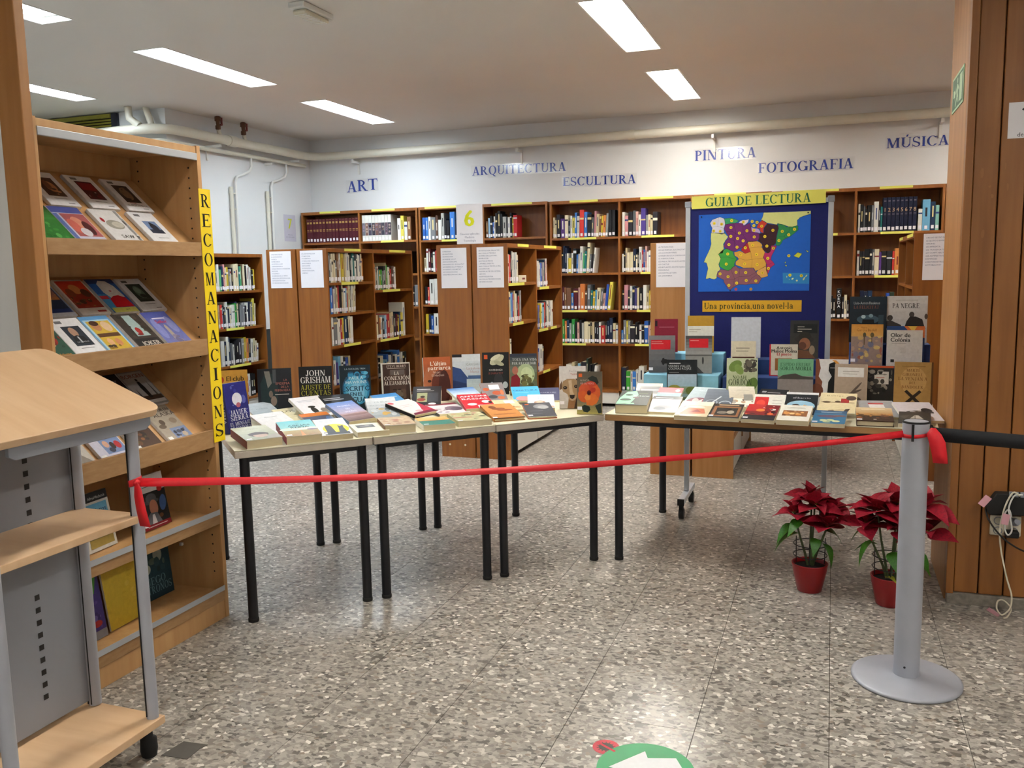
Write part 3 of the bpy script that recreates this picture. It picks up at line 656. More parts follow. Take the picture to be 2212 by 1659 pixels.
row(U2, 'third', .03, .12, .728, 'w20 y19 w20', single=False, rand=14)
row(U2, 'top row, far '+q2, .72, 1.07, 1.302, 'w20 k20 w22 w21 w20 w18 b20 v20 g20 n22 r22 w23 o19', rand=15)
row(U2, 'second row, far '+q2, .72, 1.22, .95, 'g21 k21 l20 v20 y21 w21 L22 r22 s22 k22 w23 c22 g22 w23 w23 c22', rand=16)
row(U2, 'third far', .72, .93, .591, 'w21 b20 W22 g21', single=False, rand=17, lean=-5)
# toppled pile at the end of the top row
t = tag(spine_book(MB(), .055, .17, .12, '#d6cdb4', random.Random(3)).build('toppled_book', 'print'), 'cream book lying on its side, top row of the middle unit', 'book')
t.matrix_world = U2.matrix_basis @ Matrix.Translation((.32, .02, 1.349+.055)) @ Matrix.Rotation(R90, 4, 'Y')
# U4 left face
row(U4, 'pink', 1.18, 1.36, 1.29, 'w20 p24 m23 p20 k22 w21', single=False, rand=18)
row(U4, 'lime', .5, .60, 1.18, 'c22 n20 y21 o20', single=False, rand=19)
row(U3, 'low', .03, .4, .28, 'w22 r21 k20 c22 w24 b20', single=False, rand=20)
# maroon encyclopedia with gold bands
def gold(i, cover, w, h):
    g = MB().col('#a98a4a')
    for z0, z1 in ((.80, .88), (.52, .56), (.47, .49), (.955, .962)): g.add([(w*.18, -.0005, h*z0), (w*.82, -.0005, h*z0), (w*.82, -.0005, h*z1), (w*.18, -.0005, h*z1)], [(0, 1, 2, 3)])
    g.build('gold_tooling', 'print', cover, kind='stuff')
PAL['m'] = (['#4f1622'], 'maroon')
row(B1, 'top shelf encyclopedia under ART', .05, .735, 1.80, ' '.join(['m27']*16), exact=True, rand=21, after=gold)
def pic(i, cover, w, h):
    r = random.Random(50+i); g = MB().col(r.choice(['#5a4a52', '#7a5a50', '#4a4656', '#6a6a72', '#3c3a44'])).add([(.0005, -.0005, h*.22), (w-.0005, -.0005, h*.22), (w-.0005, -.0005, h*.70), (.0005, -.0005, h*.70)], [(0, 1, 2, 3)])
    g.col(r.choice(['#a08a80', '#8c7a88', '#b09a8a']))
    for k in range(3):
        z = h*r.uniform(.28, .62); g.add([(a, -.0007, b) for a, b in ell(w/2, z, w*.3, h*.04, 8)], [tuple(range(8))])
    g.build('picture_band', 'print', cover)
row(B1, 'white art set, top shelf under ART', .785, 1.15, 1.80, ' '.join(['w29']*9), exact=True, rand=22, after=pic, depth=.21)
row(B1, 'right of white art set under ART', 1.23, 1.40, 1.80, 'w24 y26 w20 S26', rand=23)
row(B1, 'second', .79, 1.40, 1.43, 'k24 k25 k24 k26 k24 k23 k25 k24 n24 k24', single=False, rand=24)
row(B1, 'third', 1.38, 1.46, 1.06, 'k22 g24', single=False, rand=25)
row(B2, 'left', .035, .75, 1.79, 'b24 b24 w25 G25 s26 w22 g29 k22 k21 B29 n21 C20 w28 k23 r22 k22 g24 k23', single=False, rand=26)
row(B2, 'right', .79, 1.15, 1.79, 's18 l21 k24 b17 w22 k26 K28 k25 G22 k22 w22 k26 y21 R24', single=False, rand=27)
row(B2, 'l2', .04, .26, 1.44, 'c16 w26 m26 k21 w22 R24 n18', single=False, rand=28)
row(B2, 'l3', .04, .26, 1.08, 'k20 r19 W28 W28 k22 c24', single=False, rand=29)
row(B2, 'l4', .04, .26, .755, 'y22 n22 b20 W22 c26 k20', single=False, rand=30)
q3 = 'left bay under ESCULTURA'
row(B3, 'top shelf, '+q3, .03, .615, 1.765, 'c22 c19 K24 V20 C23 n18 w22 y21 b26 w22 R28 B26 K24 g21 p27 c23 s22 y22 o22 g24', rand=31, lean=-4)
row(B3, 'black pair, top shelf, '+q3, .625, .695, 1.765, 'k27 k27', rand=32, exact=True)
row(B3, 'second shelf, '+q3, .12, .47, 1.40, 'k22 n28 n26 w21 Y16 w21 K25 b19 w20 W28 e20 t22 C31 g20 k18 w26', rand=33, lean=-6)
row(B3, 'third shelf, '+q3, .12, .64, 1.014, 'm25 s24 S23 b18 M23 p23 O28 s20 G26 t20 y19 l21 C23 g22 p17 b26 Y30', rand=34, lean=-7)
row(B3, 'fourth shelf, '+q3, .12, .72, .665, 'e26 o24 n24 g21 E25 k22 p22 k24 g22 C22 c22 k22 c22 k22 k21 w22 R19 k23 n24 N27 C21 w20', rand=35)
row(B3, 'fifth', .13, .47, .173, 'k18 W27 c28 k25 l28 K30 d34 k26 k27 w26', single=False, rand=36, lean=-8)
row(B3, 'top shelf, right bay under ESCULTURA', .765, 1.13, 1.765, 'w24 P21 K25 g26 p24 w21 V28 g20 c21 c20 K23', rand=37)
row(B3, 'r2', .765, 1.13, 1.40, 'w19 k22 c24 C20 C20 N24 c18 k20 W26 r22 b22 p26 w20 w22 l23 p26 l27 w25', single=False, rand=38)
row(B3, 'r3', .765, 1.13, 1.014, 'k21 P26 k20 w25 n24 v22 c22 K22 W26 c17 Y20 w24 k20', single=False, rand=39)
row(B3, 'r4', .755, 1.13, .665, 'b14 g24 y24 g23 K19 k22 k20 w20 k18 B23 p19 w22 p21 w23', single=False, rand=40)
row(B3, 'r5', .755, 1.05, .173, 'N24 E20 w20 b21 w22 W26 k20 c18', single=False, rand=41)
q5 = 'shelf right of map board'
row(B5, q5, .775, .985, 1.73, 'w27 K25 g24 k22 K24 g24 W28 k24 t23', rand=42)
def num(i, cover, w, h):
    g = MB(); put_text(g, str(i+1), w/2, h*.64, .034, '#d8b48a', 0); g.v = [(a, -.0006, b) for a, b, c in g.v]
    g.col('#6a6470')
    for z0, z1 in ((.88, .92), (.52, .535), (.49, .505)): g.add([(w*.22, -.0005, h*z0), (w*.78, -.0005, h*z0), (w*.78, -.0005, h*z1), (w*.22, -.0005, h*z1)], [(0, 1, 2, 3)])
    g.build('volume_number', 'print', cover)
PAL['n'] = (['#161d36']+PAL['n'][0], 'navy')
row(B5, 'numbered navy set, '+q5, .987, 1.275, 1.73, ' '.join(['n31']*8), exact=True, rand=43, after=num)
row(B5, 'after navy set, '+q5, 1.285, 1.46, 1.73, 'w20 L28 n26 t23', rand=44)
row(B5, 'b2', .775, 1.17, 1.33, 'w23 k23 k22 K24 k25 g24 C24 v22 K22 K22 r22 O24 w30', single=False, rand=45)
row(B5, 'b3', .775, 1.17, .925, 'R20 N26 N26 N26 k19 c18 C20 k20 w20 v18 B24 D24 k18 k19 k20', single=False, rand=46)
row(B5, 'a1', .53, .56, 1.73, 'c26', single=False, rand=47, lean=0)
row(B5, 'a3', .53, .60, .925, 'b22 k22 k19', single=False, rand=48)
row(B5, 'a4', .655, .72, .925, 'k20 c22 k17', single=False, rand=49)
kb = spine_book(MB(), .045, .285, .2, '#141416', random.Random(1), deco=False).build('shelved_book', 'print')
kb.matrix_world = B5.matrix_basis @ Matrix.Translation((.605, .02, .9255))
tag(kb, 'thick black book with white vertical letters KORDA right of the map board', 'book', GRP)
for i, ch in enumerate('KORDA'):
    g = MB(); put_text(g, ch, .0225, .255-i*.034, .027, '#ececec', 0); g.v = [(a, -.0006, b) for a, b, c in g.v]; g.build('letter', 'print', kb)
MB().box(.012, -.0009, .012, .034, -.0003, .04).build('spine_label', 'paper', kb)
so = STUFF.build('shelved_books', 'print'); tag(so, 'remaining rows of library books on the shelves behind', 'books', kind='stuff')
# ------------------------------------------------------------------ sheets on the unit ends
def sheet(name, label, x, y, z, w, h, lines, sz=.0085, fmt=None, rotz=0, lh=None, col='#6a718e', cat='notice'):
    t = thing(name, label, cat, (x, y, z), (R90, 0, rotz))
    MB().col('#e9e9f2').box(0, 0, 0, w, h, .0008).build('paper_sheet', 'paper', t)
    g = MB(); yy = h-.026
    for s in lines:
        if s: put_text(g, s, .016, yy, sz, col, .0011, 's', maxw=w-.03, align='l')
        yy -= lh or sz*2.15
    if lines: g.build('printed_text', 'print', t)
    return t
sheet('shelf_notice', 'leftmost white subject sheet taped to a brown end panel', -4.375, 6.1985, 1.335, .205, .30, ['51 MATEMÀTIQUES', '52 ASTRONOMIA', '53 FÍSICA', '531 MECÀNICA', '535 ÒPTICA, LLUM', 'TERMODINÀMICA', '537 ELECTRICITAT, MAGNETISME', 'NUCLEAR', '54 QUÍMICA', '55 CIÈNCIES DE LA TERRA', 'GEOLOGIA, METEOROLOGIA', '56 PALEONTOLOGIA', '57 CIÈNCIES BIOLÒGIQUES'], .009)
sheet('shelf_notice', 'white subject sheet on the right panel of the left unit', -4.083, 6.1985, 1.335, .213, .30, ['572 ANTROPOLOGIA', '573 BIOLOGIA', '575 GENÈTICA', '577 BIOLOGIA MOLECULAR', '58 BOTÀNICA', '582 PLANTES', '59 ZOOLOGIA', '591/599 ZOOLOGIA,', 'ANIMALS'], .009)
sheet('shelf_notice', 'white sheet listing medicine subjects on the middle left panel', -2.822, 6.1885, 1.318, .213, .303, ['61 MEDICINA', '611 ANATOMIA', '612 FISIOLOGIA', '613 HIGIENE, SALUT', '613.8 ALCOHOLISME,', 'DROGADICCIÓ, SEXUALITAT', '614 HIGIENE, SALUT PÚBLICA', 'ACCIDENTS, SEGURETAT', '615 FARMACOLOGIA', '615.85 MEDICINA NATURAL'], .009)
sheet('shelf_notice', 'densely printed white sheet listing diseases on the middle right panel', -2.525, 6.1885, 1.318, .215, .303, ['616 PATOLOGIA, MALALTIES', '616.1/.2 MALALTIES DELS', 'SISTEMES CIRCULATORI I', 'RESPIRATORI', '616.3 MALALTIES DE', "L'APARELL DIGESTIU", '616.5/.7 MALALTIES DE LA PELL', 'LOCOMOTOR', '616.8 MALALTIES DEL SISTEMA', 'NERVIÓS', '616.89 PSIQUIATRIA', '616.9 MALALTIES INFECCIOSES', '618 GINECOLOGIA'], .009)
sheet('shelf_notice', 'white subject sheet on the pale panel beside the map board', -1.135, 6.0185, 1.31, .21, .297, ['62 TECNOLOGIA', '620-621 ENERGIA, ELECTRICITAT', '622-623 ENGINYERIES', '624 ENGINYERIA DE LA CONSTRUCCIÓ', '63 AGRICULTURA', '632 MALALTIES DE LES PLANTES', '633 CULTIUS', '635.88 PLANTES AROMÀTIQUES I', 'MEDICINALS', '634 HORTICULTURA', '635 JARDINERIA'], .009)
sheet('shelf_notice', 'white subject sheet next to the wooden column on the far right', .545, 6.2985, 1.33, .21, .297, ['646/647 GESTIÓ DE LA LLAR', "65 GESTIÓ D'EMPRESES", 'OFICINES', '655 IMPREMTA', '656 TRANSPORTS', '657 COMPTABILITAT', '658 ADMINISTRACIÓ', "D'EMPRESES", '658.8 MARKETING', '659 PUBLICITAT'], .009)
t = sheet('number_sign', 'white sign with a big yellow 6 standing on the middle unit', -2.684, 6.1895, 1.648, .213, .297, [], .009, cat='sign')
g = MB(); [put_text(g, '6', .105+dx_, .19, .115, '#d8dc1e', .0012+abs(dx_-.007)*.02) for dx_ in (-.006, -.003, 0, .003, .006)]; put_text(g, 'Ciències aplicades', .105, .075, .015, '#8c8aa2', .0012); put_text(g, 'Medicina', .105, .05, .015, '#8c8aa2', .0012); put_text(g, 'Tecnologia', .105, .025, .015, '#8c8aa2', .0012); g.build('printed_text', 'print', t)
t = thing('number_sign', 'pale sign with a yellow 7 on the left wall', 'sign', (-5.859, 8.605, 1.82), (R90, 0, R90))
MB().box(0, 0, 0, .23, .30, .0008).build('paper_sheet', 'lilac', t)
g = MB(); [put_text(g, '7', .12+dx_, .2, .11, '#d6d848', .0012+abs(dx_-.006)*.02) for dx_ in (-.005, 0, .005)]; put_text(g, 'Belles arts', .115, .075, .014, '#8c8aa2', .0012); put_text(g, 'Jocs, música, esport', .115, .05, .014, '#8c8aa2', .0012); g.build('printed_text', 'print', t)
# ------------------------------------------------------------------ display case on the left
DC = thing('display_case', 'tall beech display case with sloped shelves of films and a yellow lettered strip', 'display case', (-2.40, 2.172, 0), (0, 0, R90))
DL, DD, DH = .80, .345, 1.965
box('side_panel', (0, 0, 0), (.022, DD, DH), 'beech', DC, bevel=.002); box('side_panel', (DL-.022, 0, 0), (DL, DD, DH), 'beech', DC, bevel=.002)
box('top_board', (.022, .003, DH-.03), (DL-.022, DD, DH-.004), 'beech', DC, bevel=.002)
box('back_panel', (.022, DD-.008, .06), (DL-.022, DD, DH-.03), 'beech', DC)
box('lamp_strip', (.022, -.002, DH-.058), (DL-.022, .012, DH-.03), 'alu', DC, bevel=.002)
SL = math.radians(42)
def local(x, y, z, tilt=0): return DC.matrix_basis @ Matrix.Translation((x, y, z)) @ Matrix.Rotation(tilt, 4, 'X')
for zt, zb in ((1.583, 1.528), (1.194, 1.127), (.816, .741)):
    box('shelf_lip', (.022, .0, zb), (DL-.022, .016, zt), 'lip', DC, bevel=.002)
    z0 = zt-.022
    MB().prism([(.017, z0), (.33, z0+.313*math.tan(SL)), (.33, z0+.313*math.tan(SL)-.016), (.017, z0-.016)], 0, DL-.048).build('sloped_shelf', 'beech', DC, loc=(.024, 0, 0), rot=(0, 0, 0))
    sh = DC.children[-1] if False else None
# sloped shelves are built as prisms along local z, so turn them
for ch in DC.children:
    if ch.name.startswith('sloped_shelf'):
        me = ch.data
        for v in me.vertices: v.co = (v.co.z, v.co.x, v.co.y)
        me.update()
for zt, zb in ((.470, .411), (.140, .078)):
    box('shelf_lip', (.022, .0, zb), (DL-.022, .016, zt-.012), 'lip', DC, bevel=.002)
    box('flat_shelf', (.022, .016, zb+.01), (DL-.022, DD-.008, zt-.02), 'beech', DC)
    MB().box(.0225, -.0015, zt-.016, DL-.0225, .014, zt-.006).box(.0225, -.0035, zt-.018, DL-.0225, -.0016, zt+.004).build('metal_strip', 'alu', DC)
box('plinth', (.022, .004, 0), (DL-.022, .02, .078), 'beech', DC, bevel=.001)
ph = MB()
for yy in (.045, .30):
    for k in range(44):
        z = .2+k*.04
        ph.add([(DL-.0225, yy+a, z+b) for a, b in ell(0, 0, .004, .004, 8)], [tuple(range(8))[::-1]])
ph.build('pin_holes', 'dark', DC, kind='stuff')
MB().box(DL-.034, .2, .30, DL-.022, .212, .312).build('shelf_pin', 'white', DC)
# yellow strip of letters
YS = thing('letter_strip', 'vertical yellow strip lettered RECOMANACIONS on the case edge', 'sign', DC.matrix_basis @ Vector((DL-.028, -.0012, .76)), (R90, 0, R90))
MB().box(0, 0, 0, .070, 1.037, .0011).build('paper_strip', 'yellow', YS)
for i, ch in enumerate('RECOMANACIONS'):
    gl, w = serif(ch); sz = .052; vsx = .05/max(w, .62)
    for vs, fs in gl: MB().col('#181005').add([(.035+(v[0]-w/2)*vsx, .99-i*.0785-sz/2+v[1]*sz, .0014+q) for v, q in zip(vs, zoff(fs, len(vs)))], fs).build('letter', 'print', YS)
# ---- film cases
def film_case(x, s, z0, label, items, case='#d8d8dc', w=.135, h=.19, lift=0):
    t = thing('film_case', label, 'film case', group='film cases on the sloped display shelves')
    n = Vector((0, -math.sin(SL), math.cos(SL)))
    p = Vector((x, .018+s*math.cos(SL), z0+s*math.sin(SL)))+n*(.001+lift)
    t.matrix_world = local(*p, SL)
    MB().col(case).box(0, 0, 0, w, h, .0135).build('plastic_case', 'gloss', t, bevel=.0015)
    draw(items, w, h, .0139).build('cover_print', 'gloss', t)
def white_cover(pic, extra=(), bg='#e8e9ee', px=(.22, .27, .82, .82), cap='#8a8a92'):
    return [('r', .02, .015, .98, .985, bg), ('r', .18, .86, .40, .93, '#6a6a70'), ('r', px[0], px[1], px[2], px[3], pic[0])]+list(extra)+[('r', .3, .19, .72, .205, cap), ('r', .62, .06, .84, .08, cap)]
Z1, Z2, Z3 = 1.561, 1.172, .794
film_case(.20, .20, Z1, 'white film case with a tan face, top row left of the sloped display', white_cover(['#4a2f22'], [('e', .56, .55, .17, .16, '#b97c56'), ('e', .48, .6, .10, .14, '#7a4c34'), ('b', .3, .32, .75, .5, ['#3a241a', '#c48a62'], 3, 5)]))
film_case(.385, .20, Z1, 'white film case with a dark red picture, top row middle', white_cover(['#4a1018'], [('r', .27, .55, .78, .78, '#8a1620'), ('b', .3, .33, .74, .5, ['#2a0a10', '#c8b8b8', '#6a1018'], 5, 6)]))
film_case(.565, .20, Z1, 'white film case with a brown sepia picture and lettering, top row right', white_cover(['#3b2a20'], [('e', .52, .55, .18, .2, '#8d6d54'), ('b', .3, .32, .76, .76, ['#2c1e16', '#7a5c46', '#4a3426'], 7, 8), ('t', 'EL RESPLANDOR', .52, .17, .07, '#3a2a28'), ('r', .3, .24, .55, .255, '#b03030')]))
film_case(.025, .0, Z1, 'green film case at the far left of the top sloped shelf', [('r', 0, 0, 1, 1, '#2f7a36'), ('g', 0, .6, 1, 1, '#3c8a40', '#20401e'), ('e', .3, .62, .2, .08, '#c8cfc4'), ('b', .1, .1, .9, .6, ['#3f9040', '#246a2c', '#5aa858'], 9, 12), ('r', 0, 0, 1, .08, '#7a7c7a')])
film_case(.165, .0, Z1, 'blue-edged film case with pink figures, top sloped shelf lower tier', [('r', 0, 0, 1, 1, '#c9cbe0'), ('r', 0, .82, 1, 1, '#4a56a0'), ('r', 0, 0, .14, .8, '#5f74b8'), ('r', .2, .16, .98, .8, '#a85a5c'), ('e', .55, .5, .2, .22, '#d8947c'), ('e', .35, .45, .16, .2, '#c8685c'), ('e', .75, .4, .14, .2, '#54282c'), ('e', .55, .28, .16, .12, '#d6d2da'), ('t', 'DANS LA MAISON', .58, .06, .07, '#8a8a94')])
film_case(.345, .0, Z1, 'white film case with a blurred grey skull and film strip, lower tier', [('r', 0, 0, 1, 1, '#dedfe2'), ('r', .86, .02, .97, .98, '#8c8e92'), ('b', .86, .04, .97, .96, ['#c8cace', '#3a3a40'], 4, 9), ('e', .5, .55, .3, .14, '#9a988e'), ('e', .18, .68, .06, .07, '#a8202a'), ('e', .58, .55, .2, .09, '#c2bfb4'), ('t', 'SAW', .55, .2, .13, '#33302e')])
film_case(.533, .0, Z1, 'white film case with a small blue-black picture, lower tier right', white_cover(['#6f86b0'], [('r', .27, .34, .78, .46, '#2c3346'), ('e', .55, .52, .14, .13, '#23293a'), ('e', .52, .62, .06, .07, '#20242f')], px=(.27, .34, .78, .72)))
film_case(.14, .20, Z2, 'blue film case partly hidden by the case side, second row', [('r', 0, 0, 1, 1, '#8e97ac'), ('r', .06, .2, .94, .95, '#28344e'), ('g', .1, .45, .9, .9, '#b8743a', '#3a4a78'), ('b', .1, .3, .9, .6, ['#8a2a24', '#c88a2c', '#1d2436'], 11, 9), ('r', .06, .1, .94, .2, '#2c3f78'), ('r', 0, 0, 1, .09, '#c6cad2')])
film_case(.298, .20, Z2, 'red war-film case with a crowd of figures, second row', [('r', 0, 0, 1, 1, '#cfc7be'), ('r', .05, .18, .95, .96, '#8a2a1c'), ('g', .05, .6, .95, .96, '#b8401e', '#c23020'), ('e', .5, .72, .18, .14, '#c07a44'), ('e', .26, .62, .14, .12, '#7a3a20'), ('e', .75, .6, .15, .12, '#5a3524'), ('b', .08, .22, .92, .5, ['#5a4428', '#8a6a3a', '#3c2a1c', '#a85a2c'], 12, 16), ('e', .55, .12, .28, .05, '#c8bcae'), ('r', .6, .05, .9, .1, '#a02a20')])
film_case(.448, .20, Z2, 'film case with a drawn blonde woman in a red top, second row', [('r', 0, 0, 1, 1, '#2c5fae'), ('r', 0, .86, 1, 1, '#1f3a7c'), ('r', .0, .05, .5, .55, '#3f8fc8'), ('r', .0, .4, .3, .5, '#c03844'), ('p', [(.3, .85), (.45, .95), (.7, .93), (.85, .78), (.92, .45), (.75, .4), (.4, .4), (.28, .6)], '#d9d4cc'), ('e', .56, .72, .16, .15, '#e2dcd6'), ('p', [(.25, .15), (.95, .15), (.9, .42), (.7, .5), (.5, .48), (.3, .4)], '#c81c28'), ('e', .56, .63, .05, .02, '#b02030'), ('r', .05, .0, .95, .14, '#cfcf6a'), ('t', 'BEST', .6, .07, .05, '#40404a')])
film_case(.598, .20, Z2, 'white film case with a greenish dark face, second row right', white_cover(['#26302a'], [('e', .52, .56, .17, .2, '#5e7666'), ('e', .5, .62, .12, .10, '#7f9684'), ('e', .55, .45, .12, .06, '#202824'), ('r', .29, .34, .76, .38, '#3a443c')]))
film_case(.02, .0, Z2, 'green and red film case at the far left, second sloped shelf', [('r', 0, 0, 1, 1, '#31584a'), ('e', .6, .55, .2, .2, '#a52a26'), ('e', .7, .72, .14, .12, '#c89a80'), ('b', .4, .25, .95, .6, ['#8a2620', '#d0b49a', '#28483c'], 13, 7), ('t', 'delamo', .6, .1, .12, '#c88a3a')], w=.10)
film_case(.122, .0, Z2, 'white film case with a man in a dark suit, second shelf lower tier', white_cover(['#2c3440'], [('e', .5, .62, .12, .13, '#b8927c'), ('p', [(.3, .32), (.76, .32), (.7, .5), (.5, .54), (.36, .5)], '#14161c'), ('r', .48, .34, .53, .5, '#c8ccd2'), ('t', 'LA LENGUA', .54, .36, .05, '#c8ccd2')], px=(.24, .26, .82, .78)))
film_case(.26, .0, Z2, 'pale blue film case with yellow picture and two faces, lower tier', [('r', 0, 0, 1, 1, '#5b96cc'), ('r', .05, .04, .95, .9, '#a8cbe2'), ('r', .12, .08, .9, .86, '#c8a83c'), ('e', .34, .72, .15, .13, '#b8805c'), ('e', .68, .7, .16, .14, '#d8b896'), ('e', .34, .8, .15, .07, '#4a2c20'), ('r', .14, .42, .88, .52, '#5a3a20'), ('e', .36, .28, .1, .1, '#d8a880'), ('e', .62, .26, .11, .1, '#c88860'), ('b', .14, .1, .88, .2, ['#3c2a1c', '#8a6a20'], 14, 6)])
film_case(.413, .0, Z2, 'dark street-scene film case with a small red figure, lower tier', [('r', 0, 0, 1, 1, '#3c342e'), ('p', [(.35, .95), (.65, .95), (.8, .35), (.3, .35)], '#9ab0b0'), ('b', .05, .3, .35, .95, ['#4a4038', '#2a2420'], 15, 8), ('b', .7, .3, .97, .95, ['#52463c', '#2c2622'], 16, 8), ('e', .5, .5, .1, .1, '#9a2422'), ('e', .46, .4, .12, .03, '#7a1c1c'), ('r', .05, .05, .95, .28, '#201c1c'), ('t', 'JOKER', .55, .14, .16, '#c4c0b8')])
film_case(.566, .0, Z2, 'violet film case with a pale tower and red lettering, lower tier right', [('g', 0, 0, 1, 1, '#6f74b0', '#4d58a4'), ('e', .2, .5, .15, .3, '#7f88c4'), ('e', .8, .6, .16, .25, '#8088c0'), ('r', .25, .78, .75, .82, '#c8c8e0'), ('t', 'Señor', .5, .7, .13, '#b8283c'), ('p', [(.42, .15), (.58, .15), (.56, .55), (.5, .62), (.44, .55)], '#a89c90'), ('b', .35, .08, .7, .3, ['#8a8294', '#6a6486'], 17, 8)])
film_case(.43, .20, Z3, 'black film case half hidden by the cart top, third row', [('r', 0, 0, 1, 1, '#1b1f2a'), ('e', .5, .5, .3, .2, '#28304a'), ('t', 'thriller', .6, .8, .12, '#8a90a0')])
film_case(.57, .20, Z3, 'grey film case with a dark standing figure in a corridor, third row', [('r', 0, 0, 1, 1, '#8c8c8c'), ('r', .04, .05, .96, .97, '#b4b4b6'), ('t', 'BORGEN', .5, .86, .15, '#8a5a50'), ('r', .04, .05, .96, .14, '#c4c4c4'), ('r', .04, .14, .96, .26, '#4a3a30'), ('p', [(.46, .2), (.58, .2), (.6, .5), (.56, .68), (.46, .68), (.42, .5)], '#1a1a1e'), ('e', .51, .73, .045, .045, '#26221f'), ('p', [(.16, .22), (.24, .22), (.2, .5)], '#4a4a4e'), ('p', [(.78, .26), (.86, .26), (.82, .7)], '#5a5a5e')])
film_case(.03, .0, Z3, 'grey film case with a pale face behind the cart post', [('r', 0, 0, 1, 1, '#c2bdb6'), ('e', .6, .5, .3, .25, '#d6d0c8'), ('e', .7, .6, .08, .04, '#3a3634'), ('p', [(0, 0), (1, 0), (.6, .4), (.1, .6)], '#8a837a')])
film_case(.195, .0, Z3, 'white film case with a family of coloured portraits, third shelf', [('r', 0, 0, 1, 1, '#cfd0e4'), ('t', 'modernfamily', .5, .86, .12, '#a49aa0'), ('r', .3, .48, .6, .72, '#8a2438'), ('r', .6, .5, .95, .74, '#8c8a70'), ('r', .3, .12, .97, .48, '#7a90c0'), ('e', .42, .6, .08, .08, '#d0a088'), ('e', .72, .64, .08, .08, '#d8b094'), ('e', .86, .6, .07, .07, '#c89880'), ('e', .45, .36, .09, .09, '#d8a890'), ('e', .63, .3, .08, .09, '#3a2620'), ('e', .8, .3, .1, .1, '#b8242c'), ('e', .52, .2, .1, .06, '#31344c'), ('r', .02, .02, .2, .12, '#e8e8ea')])
film_case(.36, .0, Z3, 'dark brown film case with yellow block letters, third shelf', [('g', 0, 0, 1, 1, '#4a3020', '#3c2a22'), ('t', 'TWIN', .4, .82, .2, '#c8b02c'), ('t', 'PEAKS', .55, .60, .2, '#c8b02c'), ('b', .1, .1, .9, .45, ['#6a4428', '#8a5a30', '#54502c', '#2c2018'], 18, 12), ('r', .02, .02, .22, .13, '#e6e6e6')])
film_case(.535, .0, Z3, 'beige film case with line drawings and a blue group photo, third shelf right', [('r', 0, 0, 1, 1, '#a49a8c'), ('t', 'DOCTOR EN', .5, .88, .11, '#4a4038'), ('t', 'ALASKA', .62, .76, .15, '#4a4038'), ('e', .3, .55, .1, .08, '#5a4c40'), ('e', .2, .44, .14, .06, '#6a5a4c'), ('e', .75, .55, .14, .08, '#8a7c6c'), ('r', .35, .06, .98, .36, '#7a8cb4'), ('b', .4, .08, .95, .3, ['#30384c', '#b8a898', '#4a5468'], 19, 10), ('r', .03, .04, .2, .15, '#e6e6e6')])
